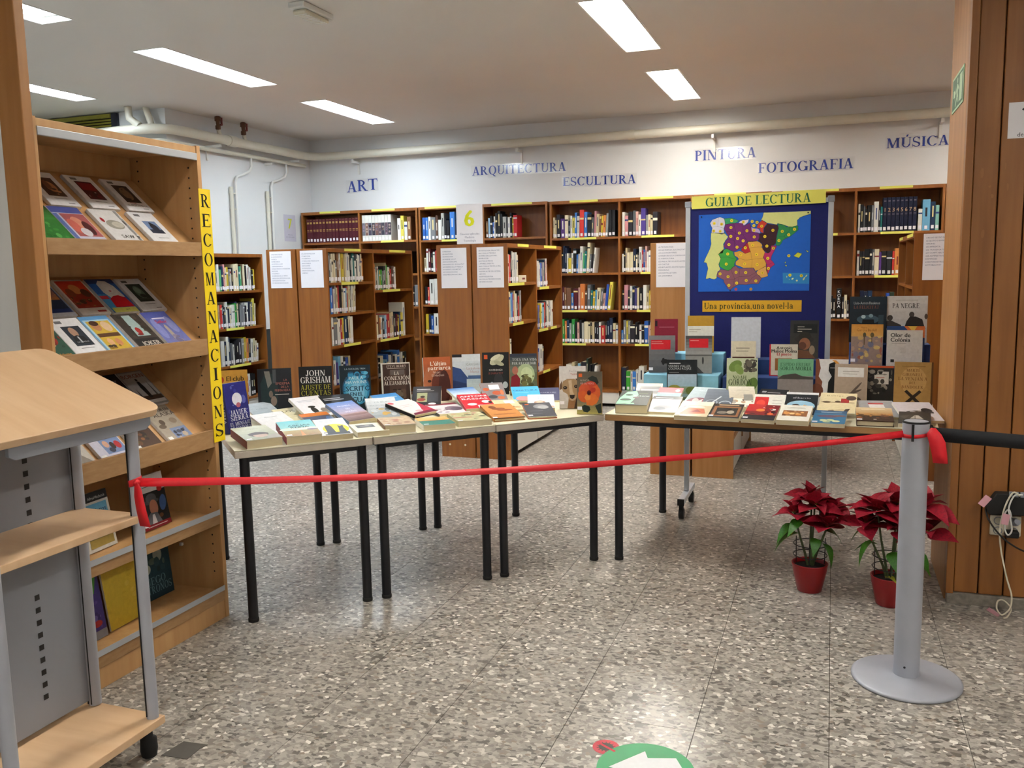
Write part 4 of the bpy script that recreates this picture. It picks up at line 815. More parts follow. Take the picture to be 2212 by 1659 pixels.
LYING = {'a1': (-2.184, 2.991, 0.15, 0.225, 0.036, 53.7, 5),
 'a2': (-2.069, 3.106, 0.15, 0.23, 0.035, 45.3, 7),
 'a3': (-1.968, 3.206, 0.134, 0.201, 0.025, 44.3, 11),
 'a4': (-1.857, 3.318, 0.141, 0.219, 0.023, 40.5, 0),
 'a5': (-1.77, 3.405, 0.142, 0.22, 0.041, 37.1, 0),
 'a6': (-2.031, 3.523, 0.146, 0.204, 0.018, 64.0, 18),
 'a7': (-2.132, 3.408, 0.14, 0.217, 0.014, 54.0, 10),
 'a8': (-2.272, 3.579, 0.16, 0.225, 0.015, 58.1, 18),
 'a9': (-2.161, 3.662, 0.165, 0.256, 0.02, 53.0, 18),
 'a10': (-2.358, 3.507, 0.125, 0.175, 0.009, 60.4, 13),
 'a11': (-2.272, 3.297, 0.161, 0.225, 0.009, 63.6, 15),
 'a12': (-2.466, 3.484, 0.14, 0.217, 0.008, 64.9, 20),
 'a13': (-2.629, 3.377, 0.125, 0.175, 0.02, 50, 4),
 'a14': (-1.987, 3.878, 0.153, 0.229, 0.012, 59.1, 18),
 'a15': (-1.967, 3.63, 0.145, 0.225, 0.028, 35.0, 17),
 'a16': (-1.805, 3.735, 0.156, 0.2, 0.018, 72, 12),
 'b1': (-1.937, 4.013, 0.15, 0.232, 0.027, 23.0, 18),
 'b2': (-1.717, 3.879, 0.16, 0.248, 0.018, 42.0, 3),
 'b3': (-1.748, 4.23, 0.155, 0.24, 0.014, 45.4, 13),
 'b4': (-1.619, 3.977, 0.155, 0.24, 0.02, 34.4, 9),
 'b5': (-1.659, 4.291, 0.125, 0.188, 0.011, 31.0, 22),
 'b6': (-1.494, 4.328, 0.15, 0.21, 0.011, 24.7, 13),
 'b7': (-1.404, 4.419, 0.125, 0.194, 0.011, 21.1, 13),
 'b8': (-1.344, 4.097, 0.135, 0.205, 0.023, 19.4, 11),
 'b9': (-1.28, 3.92, 0.139, 0.215, 0.012, 27.8, 9),
 'b10': (-1.414, 3.828, 0.154, 0.239, 0.014, 38.4, 8),
 'b11': (-1.503, 4.079, 0.141, 0.219, 0.01, 31.0, 5),
 'b12': (-1.521, 3.659, 0.16, 0.231, 0.028, 36.8, 0),
 'b13': (-1.641, 3.534, 0.147, 0.206, 0.025, 37.7, 0),
 'c1': (-0.906, 4.16, 0.154, 0.239, 0.045, 4.1, 9),
 'c2': (-0.886, 4.42, 0.134, 0.208, 0.011, 4.1, 23),
 'c3': (-0.782, 4.36, 0.125, 0.194, 0.013, -3.3, 21),
 'c4': (-0.762, 4.174, 0.147, 0.221, 0.012, 0.6, 12),
 'c5': (-0.602, 4.037, 0.152, 0.213, 0.021, -2.8, 10),
 'c6': (-0.617, 4.33, 0.165, 0.231, 0.016, -11.0, 18),
 'c7': (-0.52, 4.3, 0.14, 0.217, 0.01, -1.8, 16),
 'c8': (-0.393, 4.35, 0.126, 0.195, 0.026, 9.0, 23),
 'c9': (-0.456, 4.043, 0.143, 0.2, 0.018, -2.4, 10),
 'c10': (-0.302, 4.028, 0.144, 0.202, 0.018, -5.6, 11),
 'c11': (-0.276, 4.26, 0.149, 0.209, 0.01, -0.7, 16),
 'c12': (-0.3, 4.4, 0.142, 0.22, 0.011, -11.4, 18),
 'd1': (-0.152, 4.014, 0.137, 0.192, 0.023, -4.7, 12),
 'd2': (-0.132, 4.26, 0.148, 0.222, 0.01, -2.9, 20),
 'd3': (0.031, 4.27, 0.165, 0.256, 0.01, -3.1, 13),
 'd4': (-0.004, 3.999, 0.138, 0.214, 0.018, -3.7, 6),
 'd5': (-0.008, 4.18, 0.125, 0.194, 0.012, -14.3, 8),
 'd6': (0.19, 4.066, 0.152, 0.213, 0.025, 0.0, 7),
 'd7': (0.229, 4.27, 0.16, 0.224, 0.01, 7.2, 11),
 'd8': (0.397, 4.2, 0.164, 0.254, 0.012, 9.4, 10),
 'd9': (0.346, 4.066, 0.129, 0.2, 0.018, -4.5, 6)}
# ------------------------------------------------------------------ table books: covers
def book(name, label, mtx, w, h, t, items, cover='#e4e0d6', spine=None, back=None, hard=False, sticker=None, spine_text=None, pages='pages', cat='book', group=None):
    """local axes: x across the cover, y up the cover, z out of the front; spine on the left edge"""
    root = thing(name, label, cat, group=group); root.matrix_world = mtx
    q = .0028 if hard else .0013; ov = .003 if hard else 0
    spine = spine or cover; back = back or cover
    mb = MB().col(back).box(-w/2, 0, 0, w/2, h, q).col(cover).box(-w/2, 0, t-q, w/2, h, t).col(spine)
    mb.box(-w/2, 0, q, -w/2+q, h, t-q)
    mb.build('cover', 'print', root)
    MB().box(-w/2+q, ov+.0005, q, w/2-ov-.0008, h-ov-.0005, t-q).build('page_block', pages, root)
    if items:
        g = draw(items, w, h, t+.0002); g.v = [(a-w/2, b, c) for a, b, c in g.v]; g.build('cover_print', 'gloss', root)
    if spine_text:
        g = MB(); put_text(g, spine_text[0], 0, 0, min(t*.42, .014), spine_text[1], 0, 's', maxw=h*.8)
        g.v = [(-w/2-.0004, h*.5-a, t/2+b) for a, b, c in g.v]; g.build('spine_lettering', 'print', root)
    if sticker:
        sx = sticker if isinstance(sticker, tuple) else (.06, .03)
        MB().box(-w/2+sx[0]*w, sx[1]*h, t+.0013, -w/2+sx[0]*w+.022, sx[1]*h+.016, t+.0017).build('call_label', 'paper', root)
    return root
ZT = .742
def lying(k, dz=0):
    x, y, w, h, t, rot, tilt = LYING[k]
    return Matrix.Translation((x, y, ZT+.0005+dz)) @ Matrix.Rotation(math.radians(rot), 4, 'Z') @ Matrix.Rotation(math.radians(tilt), 4, 'X')
LIFT = dict(a6=.016, a16=.022, b4=.012, a8=.018, a10=.009, b5=.014, b6=.011, c7=.015, d3=.012, c11=.004)
def LB(k, label, items, dz=0, **kw):
    dz = LIFT.get(k, 0)
    x, y, w, h, t, rot, tilt = LYING[k]
    return book('lying_book', label, lying(k, dz), w, h, t, items, group='books laid out on the tables', **kw)
def stand(x, y, z, face, lean=7): # face: compass angle of the cover normal seen from above (degrees, -90 = towards -y)
    return Matrix.Translation((x, y, z+.0005)) @ Matrix.Rotation(math.radians(face+90), 4, 'Z') @ Matrix.Rotation(math.radians(90-lean), 4, 'X')
def SB(label, x, y, z, face, w, h, t, items, lean=7, **kw):
    m = stand(x, y, z, face, lean)
    m = m @ Matrix.Translation((0, 0, -t))
    m.translation.z += t*math.sin(math.radians(lean))*1.0
    return book('standing_book', label, m, w, h, t, items, group='books standing on the tables', **kw)
# ---- tables
def table(label, x, y, rot, L, W, edge, legs, z=ZT, th=.034):
    t = thing('table', label, 'table', (x, y, 0), (0, 0, math.radians(rot)))
    MB().box(0, 0, z-.004, L, W, z).build('tabletop', 'top', t, bevel=.001)
    MB().box(.0002, .0002, z-th, L-.0002, W-.0002, z-.004).build('edge_band', edge, t, bevel=.004)
    ix, iy = legs
    for a in (ix, L-ix):
        for b in (iy, W-iy):
            MB().tube([(a, b, 0.012), (a, b, z-th)], .0205, 14).build('leg', 'black', t)
            MB().lathe([(.021, 0), (.0225, .004), (.0225, .014), (.021, .016)], 14, a, b).build('foot_cap', 'rubber', t)
    for a0, b0, a1, b1 in ((ix, iy, L-ix, iy), (ix, W-iy, L-ix, W-iy), (ix, iy, ix, W-iy), (L-ix, iy, L-ix, W-iy)):
        MB().box(a0-.012, b0-.012, z-th-.022, a1+.012, b1+.012, z-th).build('rail', 'black', t)
    return t
u45 = (.7071, .7071)
for k, lb in enumerate(('cream school table at the left end of the diagonal row', 'middle cream school table of the diagonal row', 'right cream school table of the diagonal row, with the hibiscus book')):
    r0 = .0+k*.582
    table(lb, -2.262+u45[0]*r0, 2.893+u45[1]*r0, 45.2, .578, .985, 'edgeg', (.042, .038))
table('long cream table with wooden edge in front of the map board', -1.032, 4.135, -3.4, 1.475, .98, 'edgew', (.06, .035))
# ---- stepped foam stands on the long table
def steps(label, x0, x1, m, y0, z1, y1, z2, y2=5.0):
    t = thing('foam_stand', label, 'display stand')
    MB().box(x0, y0, ZT, x1, y1, z1).build('lower_step', m, t, bevel=.004)
    MB().box(x0+.006, y1, ZT, x1+.006, y2, z2).build('upper_step', m, t, bevel=.004)
steps('light blue stepped foam stand holding novels at the left of the long table', -.955, -.555, 'foamL', 4.70, .872, 4.86, .972)
steps('dark blue stepped foam stand in the middle of the long table', -.535, -.06, 'foamD', 4.72, .865, 4.86, .945)
steps('dark blue stepped foam stand at the right of the long table', .085, .465, 'foamD', 4.68, .93, 4.85, 1.035, 4.97)
# ---- books lying on the diagonal tables
LB('a1', 'thick book with a capped portrait on a grey-green cover, front left table corner', [('g', 0, 0, 1, 1, '#8d927c', '#b9bda6'), ('e', .5, .36, .28, .17, '#4c3a34'), ('e', .52, .28, .2, .13, '#b79a86'), ('p', [(.2, .42), (.5, .52), (.8, .4), (.7, .34), (.3, .34)], '#3a2c28'), ('p', [(.55, 0), (1, 0), (1, .3), (.7, .2)], '#9c968c'), ('t', 'UN PAS', .5, .84, .045, '#7c8170'), ('t', 'ENDAVANT', .5, .76, .045, '#7c8170')], spine='#7a3420', sticker=(.04, .04))
LB('a2', 'teal sky book with dark title and a desert road', [('g', 0, .45, 1, 1, '#8fc4c4', '#5fb6c2'), ('e', .3, .45, .35, .1, '#c9dcd0'), ('e', .75, .43, .3, .1, '#d2dccb'), ('g', 0, 0, 1, .36, '#9c7844', '#a99764'), ('p', [(.44, 0), (.56, 0), (.52, .34), (.5, .34)], '#c98a4c'), ('e', .85, .36, .16, .05, '#7e6a76'), ('t', 'ABEJAS', .55, .66, .13, '#26515e'), ('t', 'REINA', .55, .54, .13, '#26515e'), ('t', 'LAS', .5, .76, .05, '#26515e')], spine='#8a2c48', sticker=(.04, .04))
LB('a3', 'white book with a yellow moon and black owl and cat', [('r', 0, 0, 1, 1, '#e6e5e8'), ('e', .56, .36, .42, .3, '#f2cf1c'), ('p', [(.12, .02), (.92, .02), (.92, .14), (.1, .18)], '#15161a'), ('p', [(.22, .12), (.5, .12), (.46, .5), (.42, .6), (.26, .6), (.24, .5)], '#131418'), ('p', [(.6, .12), (.86, .12), (.82, .4), (.84, .55), (.74, .5), (.66, .55), (.66, .42)], '#131418'), ('r', .15, .86, .7, .875, '#a8b4c8'), ('r', .15, .8, .6, .815, '#b8c0cc')], sticker=(.04, .05))
LB('a4', 'plain cream book with a small dark photograph', [('r', 0, 0, 1, 1, '#e8e2c4'), ('r', .15, .48, .72, .82, '#2c2c2c'), ('e', .45, .64, .2, .1, '#6a6866'), ('e', .5, .7, .08, .06, '#908c88')])
LB('a5', 'thick old beige book with rust-coloured stains', [('r', 0, 0, 1, 1, '#b59c78'), ('b', .02, .05, .98, .95, ['#a3703e', '#c8b48e', '#8a5a34', '#bfa784'], 21, 26), ('e', .5, .6, .2, .06, '#9c4630')], spine='#93613c', hard=True, sticker=(.02, .02))
LB('b13', 'slim book with orange top and teal bottom at the table front', [('r', 0, 0, 1, 1, '#2c7a6c'), ('g', 0, .55, 1, 1, '#d99a4a', '#e0b070'), ('e', .5, .6, .4, .05, '#c8803a'), ('r', .1, .42, .8, .44, '#245e54')], sticker=(.04, .06))
LB('b12', 'thick book with olive and cream checked still-life cover', [('r', 0, 0, 1, 1, '#b9b78c'), ('b', .02, .3, .98, .98, ['#76804a', '#d8d4b4', '#4c5632', '#a8ab74', '#b4604a'], 22, 26), ('b', .02, .02, .98, .3, ['#dcd8ba', '#5c6a48', '#c8c49a'], 23, 10), ('r', .0, .36, .55, .44, '#b05a48')], spine='#b0ae86', sticker=(.02, .02))
LB('b10', 'large tan-orange book with a reddish painted figure', [('g', 0, 0, 1, 1, '#b5783a', '#c88a4a'), ('e', .45, .66, .22, .07, '#8a4a26'), ('e', .62, .56, .26, .06, '#94522a'), ('e', .3, .78, .12, .1, '#7c4020'), ('r', .12, .26, .85, .31, '#9a5c2c'), ('r', 0, 0, 1, .05, '#2c1e14')], cover='#b07436', hard=True, sticker=(.0, .06))
LB('b9', 'charcoal book with orange spine and a pale cloud', [('r', 0, 0, 1, 1, '#43454c'), ('e', .6, .72, .26, .16, '#8a8c90'), ('e', .68, .66, .2, .12, '#a6a8aa'), ('r', .08, .86, .22, .93, '#d5642c'), ('r', .15, .40, .62, .42, '#7a7c84'), ('r', .15, .2, .55, .215, '#7a7c84')], spine='#bd5428', back='#bd5428', hard=True, sticker=(.02, .05))
LB('a13', 'teal book peeking out behind the navy standing novel', [('g', 0, 0, 1, 1, '#2c5a74', '#3e7c98'), ('e', .5, .5, .2, .2, '#6a9ab0')])
LB('a11', 'white book with a blurred black bird', [('r', 0, 0, 1, 1, '#e2e4e8'), ('e', .72, .34, .16, .1, '#8a8f90'), ('e', .76, .3, .1, .08, '#2c3032'), ('p', [(.45, .35), (.75, .3), (.7, .42)], '#6c7274'), ('r', .3, .78, .7, .795, '#9aa0a6')])
LB('a7', 'navy book with an orange band near the front left', [('r', 0, 0, 1, 1, '#4a5068'), ('r', 0, .78, 1, 1, '#d0762c'), ('e', .85, .5, .12, .2, '#4a78b4'), ('t', 'NADIE', .45, .5, .06, '#a4a8b8')])
LB('a6', 'blue and pink sky book with white lettering', [('g', 0, .4, 1, 1, '#b5a9be', '#5f86c8'), ('g', 0, 0, 1, .4, '#5f4a4a', '#b49a9e'), ('e', .5, .3, .5, .05, '#8a7070'), ('t', 'PROMESA', .5, .78, .075, '#dfe2ee'), ('t', 'FIN', .5, .62, .07, '#dfe2ee'), ('t', 'MUNDO', .5, .48, .075, '#dfe2ee')], spine='#8aa0c4')
LB('a15', 'thick white-grey book with faint mountain lettering', [('g', 0, 0, 1, 1, '#8d979e', '#d6dade'), ('b', .05, .05, .95, .5, ['#a8b2b8', '#6f7a82', '#c2c8cc', '#c4a05a'], 24, 16), ('t', 'LA ISLA', .5, .78, .09, '#8c9aa4'), ('t', 'BAJO EL MAR', .5, .62, .09, '#8c9aa4')], spine='#c6cdd2', hard=True, sticker=(.0, .02))
LB('a16', 'white and crimson book with black spine lying askew', [('r', 0, 0, 1, 1, '#e4dcdc'), ('p', [(.4, 0), (1, 0), (1, .75), (.75, .4)], '#b02a44'), ('p', [(0, 0), (1, 0), (.9, .14), (.1, .12)], '#6a1a34'), ('e', .1, .9, .1, .08, '#c04858'), ('e', .45, .2, .16, .06, '#cfa8ae'), ('r', .2, .55, .6, .565, '#c8a4a8'), ('r', .2, .65, .6, .665, '#c8a4a8')], spine='#17141a', back='#17141a', hard=True)
LB('b2', 'white and mauve landscape-photo book with black spine', [('r', 0, 0, 1, 1, '#e0dcde'), ('r', 0, .84, 1, 1, '#7c2c3c'), ('b', .02, .1, .5, .5, ['#8a7080', '#5e4c5c', '#b8aab2'], 25, 10), ('e', .68, .45, .28, .22, '#7c6876'), ('e', .75, .4, .18, .16, '#574a58')], spine='#1a1a1e', sticker=(.02, .05))
LB('b4', 'bright red book with white block lettering', [('r', 0, 0, 1, 1, '#c41428'), ('t', 'ANTONI', .5, .84, .17, '#ece6e6'), ('t', 'BASSAS', .5, .66, .17, '#ece6e6'), ('e', .3, .28, .16, .08, '#e8e4e4'), ('e', .8, .42, .14, .1, '#e8e4e4'), ('e', .92, .36, .06, .08, '#1a1a1e'), ('r', .45, .02, .9, .2, '#dcdce6')], spine='#c41428')
LB('b11', 'cream book with tan picture behind the orange book', [('r', 0, 0, 1, 1, '#dfcba4'), ('r', .5, .62, .86, .92, '#e8e8ec'), ('b', .1, .1, .95, .5, ['#b08a52', '#c8a878', '#8a6438'], 26, 12)])
LB('b8', 'white and pale blue book with a small sun-like picture', [('g', 0, 0, 1, 1, '#c8dcec', '#dde6f0'), ('e', .45, .42, .22, .12, '#b08a74'), ('e', .45, .44, .14, .07, '#d8c0a8'), ('t', 'ESTIMADA', .5, .8, .08, '#7e98b4'), ('t', 'VERITAT', .5, .68, .08, '#7e98b4'), ('e', .85, .1, .14, .06, '#d8a890')])
LB('a12', 'blue-grey book with a brown strip behind the white bird book', [('g', 0, .3, 1, 1, '#9aa8b2', '#b4c0ca'), ('r', 0, 0, 1, .3, '#6e5848'), ('t', 'FLORIDE', .5, .7, .08, '#8492a0')])
LB('a10', 'pale cream book with dark capital lettering', [('r', 0, 0, 1, 1, '#ddd6b4'), ('t', 'LOS', .55, .75, .2, '#5c5840'), ('r', .2, .45, .8, .465, '#9c9676'), ('r', .3, .3, .7, .315, '#9c9676')])
LB('a8', 'white book with two small black figures', [('r', 0, 0, 1, 1, '#e4e2e8'), ('e', .42, .3, .1, .16, '#33302e'), ('e', .42, .48, .12, .05, '#26241f'), ('e', .72, .28, .12, .1, '#7a7470'), ('e', .6, .16, .3, .06, '#8c8884'), ('r', .15, .8, .75, .815, '#a8b0c0'), ('r', .15, .74, .6, .755, '#a8b0c0')])
LB('a9', 'black book with small white lettering and a pale flower', [('r', 0, 0, 1, 1, '#1c1e24'), ('r', .08, .84, .62, .87, '#a8aab0'), ('r', .08, .77, .7, .8, '#a8aab0'), ('r', .66, .64, .86, .66, '#7a2a30'), ('e', .62, .28, .12, .1, '#8c8e92'), ('e', .68, .36, .05, .04, '#c0c2c4'), ('b', .1, .05, .9, .3, ['#26282e', '#34363c'], 27, 6)])
LB('a14', 'sky-blue and orange book behind the grey mountain one', [('g', 0, .45, 1, 1, '#5f9ccc', '#3f86c8'), ('r', 0, 0, 1, .42, '#c88a34'), ('e', .6, .42, .35, .1, '#d8a44c'), ('r', .3, .8, .9, .83, '#bcd4e8')])
LB('b1', 'black book with a small painted picture propped up', [('r', 0, 0, 1, 1, '#26262b'), ('r', .16, .2, .52, .66, '#9aa07a'), ('e', .32, .32, .15, .08, '#8c3a2c'), ('e', .36, .46, .08, .06, '#3a2a24'), ('r', .54, .2, .9, .66, '#3e424a'), ('r', .14, .82, .62, .86, '#c0c0c2'), ('r', .14, .74, .75, .77, '#a8a8aa'), ('e', .7, .1, .14, .05, '#e0e0e2')])
LB('b3', 'blue seascape book with white horizon', [('g', 0, .5, 1, 1, '#cfe0ea', '#2f6fb4'), ('g', 0, 0, 1, .5, '#3c78b4', '#a8c8dc'), ('e', .75, .3, .1, .06, '#7a2c30')], spine='#d8dcd4')
LB('b5', 'grey-orange book with fruit and a white label', [('r', 0, 0, 1, 1, '#7e7678'), ('r', .35, .6, .8, .88, '#e2dede'), ('e', .2, .62, .14, .1, '#b0532c'), ('e', .62, .4, .2, .12, '#a84a26'), ('e', .85, .42, .08, .16, '#c06a3c'), ('e', .4, .18, .2, .1, '#3c4048'), ('e', .75, .12, .16, .08, '#c06034')], spine='#b05a3a')
LB('b6', 'light blue book with dark title and a pink shape', [('r', 0, 0, 1, 1, '#45a8dc'), ('t', 'CRIATURA', .5, .72, .13, '#1e5a84'), ('r', .1, .54, .6, .56, '#a8d4ec'), ('e', .35, .14, .26, .16, '#d88a8a'), ('r', .55, 0, 1, .3, '#a8b8cc')])
LB('b7', 'slate-navy book with one line of pale lettering', [('r', 0, 0, 1, 1, '#3d4064'), ('t', 'CAMILLERI', .5, .62, .1, '#b8bcd0'), ('r', .15, .5, .85, .515, '#7c80a0')])
# ---- books standing on the diagonal tables
SB('mustard-yellow novel with handwritten title standing behind the yellow strip', -2.80, 3.59, ZT, -55, .156, .235, .022, [('r', 0, 0, 1, 1, '#c08c34'), ('g', 0, .5, 1, 1, '#c4923a', '#cf9c44'), ('e', .08, .8, .2, .1, '#b0402c'), ('e', .3, .38, .08, .05, '#a83030'), ('t', 'El club', .62, .82, .15, '#4a3a1c'), ('t', 'de los', .6, .68, .1, '#6a5428'), ('b', .1, .1, .8, .5, ['#b58030', '#c89a48'], 31, 8)], cover='#c08c34')
SB('navy night-sky novel with a white moon, spine turned to the viewer', -2.50, 3.255, ZT, -8, .135, .225, .034, [('g', 0, 0, 1, 1, '#1d2266', '#2a2c80'), ('b', .05, .3, .95, .95, ['#343a94', '#242a74', '#5a62b0'], 32, 16), ('e', .52, .66, .22, .13, '#d8dcea'), ('e', .55, .54, .1, .05, '#b06070'), ('f', 'JAVIER', .52, .40, .17, '#dfe2ee'), ('f', 'SIERRA', .52, .29, .17, '#dfe2ee'), ('f', 'EL MENSAJE', .52, .17, .12, '#c8cce0'), ('f', 'DE PANDORA', .52, .08, .12, '#c8cce0')], cover='#1f2468', spine='#23276c', spine_text=('JAVIER SIERRA', '#c8cce0'))
SB('dark novel with a seated woman in a teal coat', -2.575, 3.63, ZT, -58, .163, .243, .026, [('r', 0, 0, 1, 1, '#1f222a'), ('p', [(.1, .1), (.55, .1), (.6, .6), (.5, .88), (.25, .92), (.08, .7)], '#223438'), ('p', [(.2, .95), (.36, .95), (.42, .7), (.3, .6)], '#7c7a76'), ('e', .46, .34, .09, .1, '#8a7a70'), ('e', .38, .48, .06, .07, '#7a6a62'), ('p', [(.1, 0), (.9, 0), (.85, .14), (.45, .24), (.1, .2)], '#1a2c36'), ('r', .45, .7, .55, .98, '#4a4e54'), ('t', 'LA', .82, .76, .06, '#b06a60'), ('t', 'EPIDEMIA', .74, .69, .07, '#b06a60', .44), ('t', 'DE LA', .80, .62, .06, '#b06a60'), ('t', 'PRIMAVERA', .73, .55, .07, '#b06a60', .46), ('r', .5, .46, .92, .475, '#b8b4b0')], cover='#1f222a')
SB('black thriller with large white and olive lettering', -2.42, 3.755, ZT, -60, .163, .243, .028, [('g', 0, 0, 1, 1, '#4c4d54', '#17181d'), ('r', 0, .42, 1, 1, '#191a1f'), ('g', 0, 0, 1, .42, '#54555c', '#1d1e24'), ('f', 'JOHN', .5, .86, .17, '#d8d8d8'), ('f', 'GRISHAM', .5, .72, .19, '#d8d8d8'), ('f', 'AJUSTE DE', .5, .57, .15, '#a3a03a'), ('f', 'CUENTAS', .5, .45, .15, '#a3a03a'), ('b', .1, .12, .9, .3, ['#3c3d44', '#5e5f66'], 33, 8)], cover='#17181d', spine_text=('JOHN GRISHAM', '#8f8c3a'))
SB('black and electric-blue novel with a glowing splash', -2.275, 3.90, ZT, -56, .156, .235, .034, [('r', 0, 0, 1, 1, '#16242e'), ('e', .52, .48, .46, .36, '#1c4c6c'), ('e', .52, .46, .43, .33, '#2f86b4'), ('e', .52, .44, .36, .28, '#57a6cc'), ('e', .52, .4, .26, .2, '#7cbada'), ('b', .12, .68, .95, .86, ['#2f86b4', '#1c4c6c', '#57a6cc'], 34, 14), ('t', 'LA CHICA DEL TREN', .5, .92, .05, '#a8b8c0'), ('t', 'PAULA', .52, .72, .10, '#bcd6e2'), ('t', 'HAWKINS', .52, .63, .10, '#bcd6e2'), ('t', 'ESCRITO', .52, .49, .16, '#123c58'), ('t', 'EN EL', .52, .37, .12, '#123c58'), ('t', 'AGUA', .52, .25, .16, '#123c58')], cover='#16242e', spine_text=('PAULA HAWKINS', '#b8c4ca'))
SB('brown thriller with white frame and capital lettering', -2.135, 4.08, ZT, -55, .15, .232, .03, [('r', 0, 0, 1, 1, '#cfc9c0'), ('r', .04, .02, .97, .97, '#38241e'), ('r', .26, .1, .84, .82, '#4a352c'), ('b', .28, .1, .82, .4, ['#6a5a4c', '#2c1e1a', '#5a4438'], 35, 14), ('r', .3, .72, .8, .84, '#5c5450'), ('f', 'STEVE BERRY', .52, .92, .08, '#b8aaa0'), ('r', .2, .865, .84, .875, '#b8aaa0'), ('f', 'LA', .52, .76, .11, '#cfc6bc'), ('f', 'CONEXIÓN', .52, .65, .13, '#cfc6bc'), ('f', 'ALEJANDRÍA', .52, .54, .13, '#cfc6bc')], cover='#d4cfc6', spine='#d9d4cc')
SB('orange-brown novel with half a face, white spine visible', -2.015, 4.335, ZT, -55, .150, .238, .03, [('g', 0, 0, 1, 1, '#7a3c28', '#b05c34'), ('e', .25, .42, .28, .36, '#a86444'), ('e', .2, .45, .07, .03, '#3c2018'), ('e', .6, .3, .34, .4, '#5c2a20'), ('e', .75, .3, .22, .4, '#47201c'), ('e', .2, .2, .16, .16, '#9c5a3e'), ('t', "L'últim", .55, .85, .15, '#e6d8cc'), ('t', 'patriarca', .58, .75, .15, '#e6d8cc'), ('t', 'Najat', .48, .65, .08, '#d0b8a8'), ('t', 'El Hachmi', .52, .58, .08, '#d0b8a8')], cover='#a05a38', spine='#d6d0c6')
SB('white and blue novel with a boat hull', -1.915, 4.50, ZT, -66, .157, .24, .02, [('g', 0, 0, 1, 1, '#8ea4b8', '#d2d8de'), ('p', [(0, .1), (.55, .1), (.6, .4), (.3, .66), (0, .72)], '#2c4478'), ('p', [(0, .1), (.5, .1), (.56, .3), (0, .4)], '#203260'), ('r', .55, .42, 1, .5, '#3f5a84'), ('g', .5, .1, 1, .42, '#b8c4c8', '#a4b4c0'), ('r', 0, .93, .34, 1, '#26292e'), ('t', 'JOAN GARÍ', .72, .76, .085, '#8c949c', .5), ('t', 'La balena', .74, .67, .085, '#a88a8c', .5), ('t', 'blanca', .8, .59, .085, '#a88a8c', .4)], cover='#cdd4da')
SB('black novel with a crumpled cream cloth and orange square', -1.79, 4.63, ZT, -69, .152, .24, .022, [('r', 0, 0, 1, 1, '#191b1e'), ('e', .55, .82, .28, .1, '#b9b79c', .3), ('e', .5, .88, .2, .05, '#cfcdb4', .3), ('e', .62, .74, .2, .05, '#a4a288', -.2), ('r', .07, .84, .2, .94, '#c8552a'), ('e', .6, .3, .18, .22, '#2c2e32'), ('e', .85, .22, .1, .08, '#a8b0b8'), ('e', .35, .2, .08, .1, '#7c868e'), ('t', 'XAVIER BOSCH', .5, .58, .07, '#c8c8c4', .5), ('t', 'SE SABRÀ TOT', .5, .5, .07, '#8a4438', .55)], cover='#b5512a')
SB('green-glow novel with a woman in a red jacket', -1.62, 4.62, ZT, -71, .153, .235, .028, [('r', 0, 0, 1, 1, '#5e6652'), ('g', 0, .55, 1, 1, '#6e7664', '#262a40'), ('e', .58, .5, .34, .26, '#a4b48c'), ('e', .62, .5, .22, .18, '#bccaa0'), ('g', 0, 0, 1, .2, '#5c5030', '#7c7448'), ('p', [(.02, .12), (.34, .12), (.38, .4), (.25, .52), (.06, .45)], '#7a1c26'), ('e', .2, .6, .11, .1, '#a86a58'), ('p', [(.1, 0), (.3, 0), (.3, .14), (.12, .14)], '#8a7c70'), ('b', .4, .15, .98, .5, ['#5a5a38', '#6f6c42', '#48482c'], 36, 14), ('f', 'TOTA UNA VIDA', .55, .86, .09, '#c0c4c4'), ('f', 'PER RECORDAR', .53, .77, .09, '#c0c4c4')], cover='#4a5040', back='#e4e4e6')
SB('white novel with a brown dog portrait', -1.222, 4.235, ZT, -73, .135, .215, .024, [('g', 0, 0, 1, 1, '#bdb9b4', '#dad8d6'), ('p', [(.3, .0), (.78, .0), (.7, .3), (.36, .3)], '#8f6a48'), ('p', [(.55, 0), (.84, 0), (.74, .28), (.64, .26)], '#3a2e26'), ('p', [(.08, .52), (.14, .64), (.3, .7), (.55, .7), (.74, .64), (.78, .5), (.68, .36), (.64, .24), (.5, .18), (.38, .2), (.3, .34), (.14, .4)], '#a48a68'), ('p', [(.6, .7), (.8, .72), (.96, .6), (.98, .44), (.88, .36), (.76, .48), (.72, .62)], '#5a4330'), ('p', [(.1, .66), (.02, .56), (.02, .44), (.1, .46)], '#6a503a'), ('p', [(.34, .66), (.46, .67), (.5, .4), (.58, .3), (.4, .3), (.38, .42)], '#c2ae90'), ('e', .49, .25, .13, .07, '#b09a80'), ('p', [(.38, .32), (.58, .32), (.56, .25), (.48, .22), (.4, .25)], '#26211f'), ('e', .22, .49, .075, .04, '#2a211c'), ('e', .63, .52, .075, .04, '#2a211c'), ('e', .21, .495, .02, .012, '#8a8078'), ('e', .62, .525, .02, .012, '#8a8078'), ('t', 'Paul Auster', .62, .88, .07, '#a8a4a8', .6), ('t', 'Tombuctú', .66, .81, .08, '#b86a68', .5)], cover='#dcdad8', sticker=(.02, .1))
def petal(cx, cy, a, L, W, c): 
    ca, sa = math.cos(a), math.sin(a)*.62
    q = [(0, 0), (L*.35, W*.5), (L*.75, W*.62), (L, W*.25), (L*1.02, -W*.15), (L*.8, -W*.6), (L*.35, -W*.5)]
    return ('p', [(cx+u_*math.cos(a)-v_*math.sin(a), cy+(u_*math.sin(a)+v_*math.cos(a))*.6) for u_, v_ in q], c)
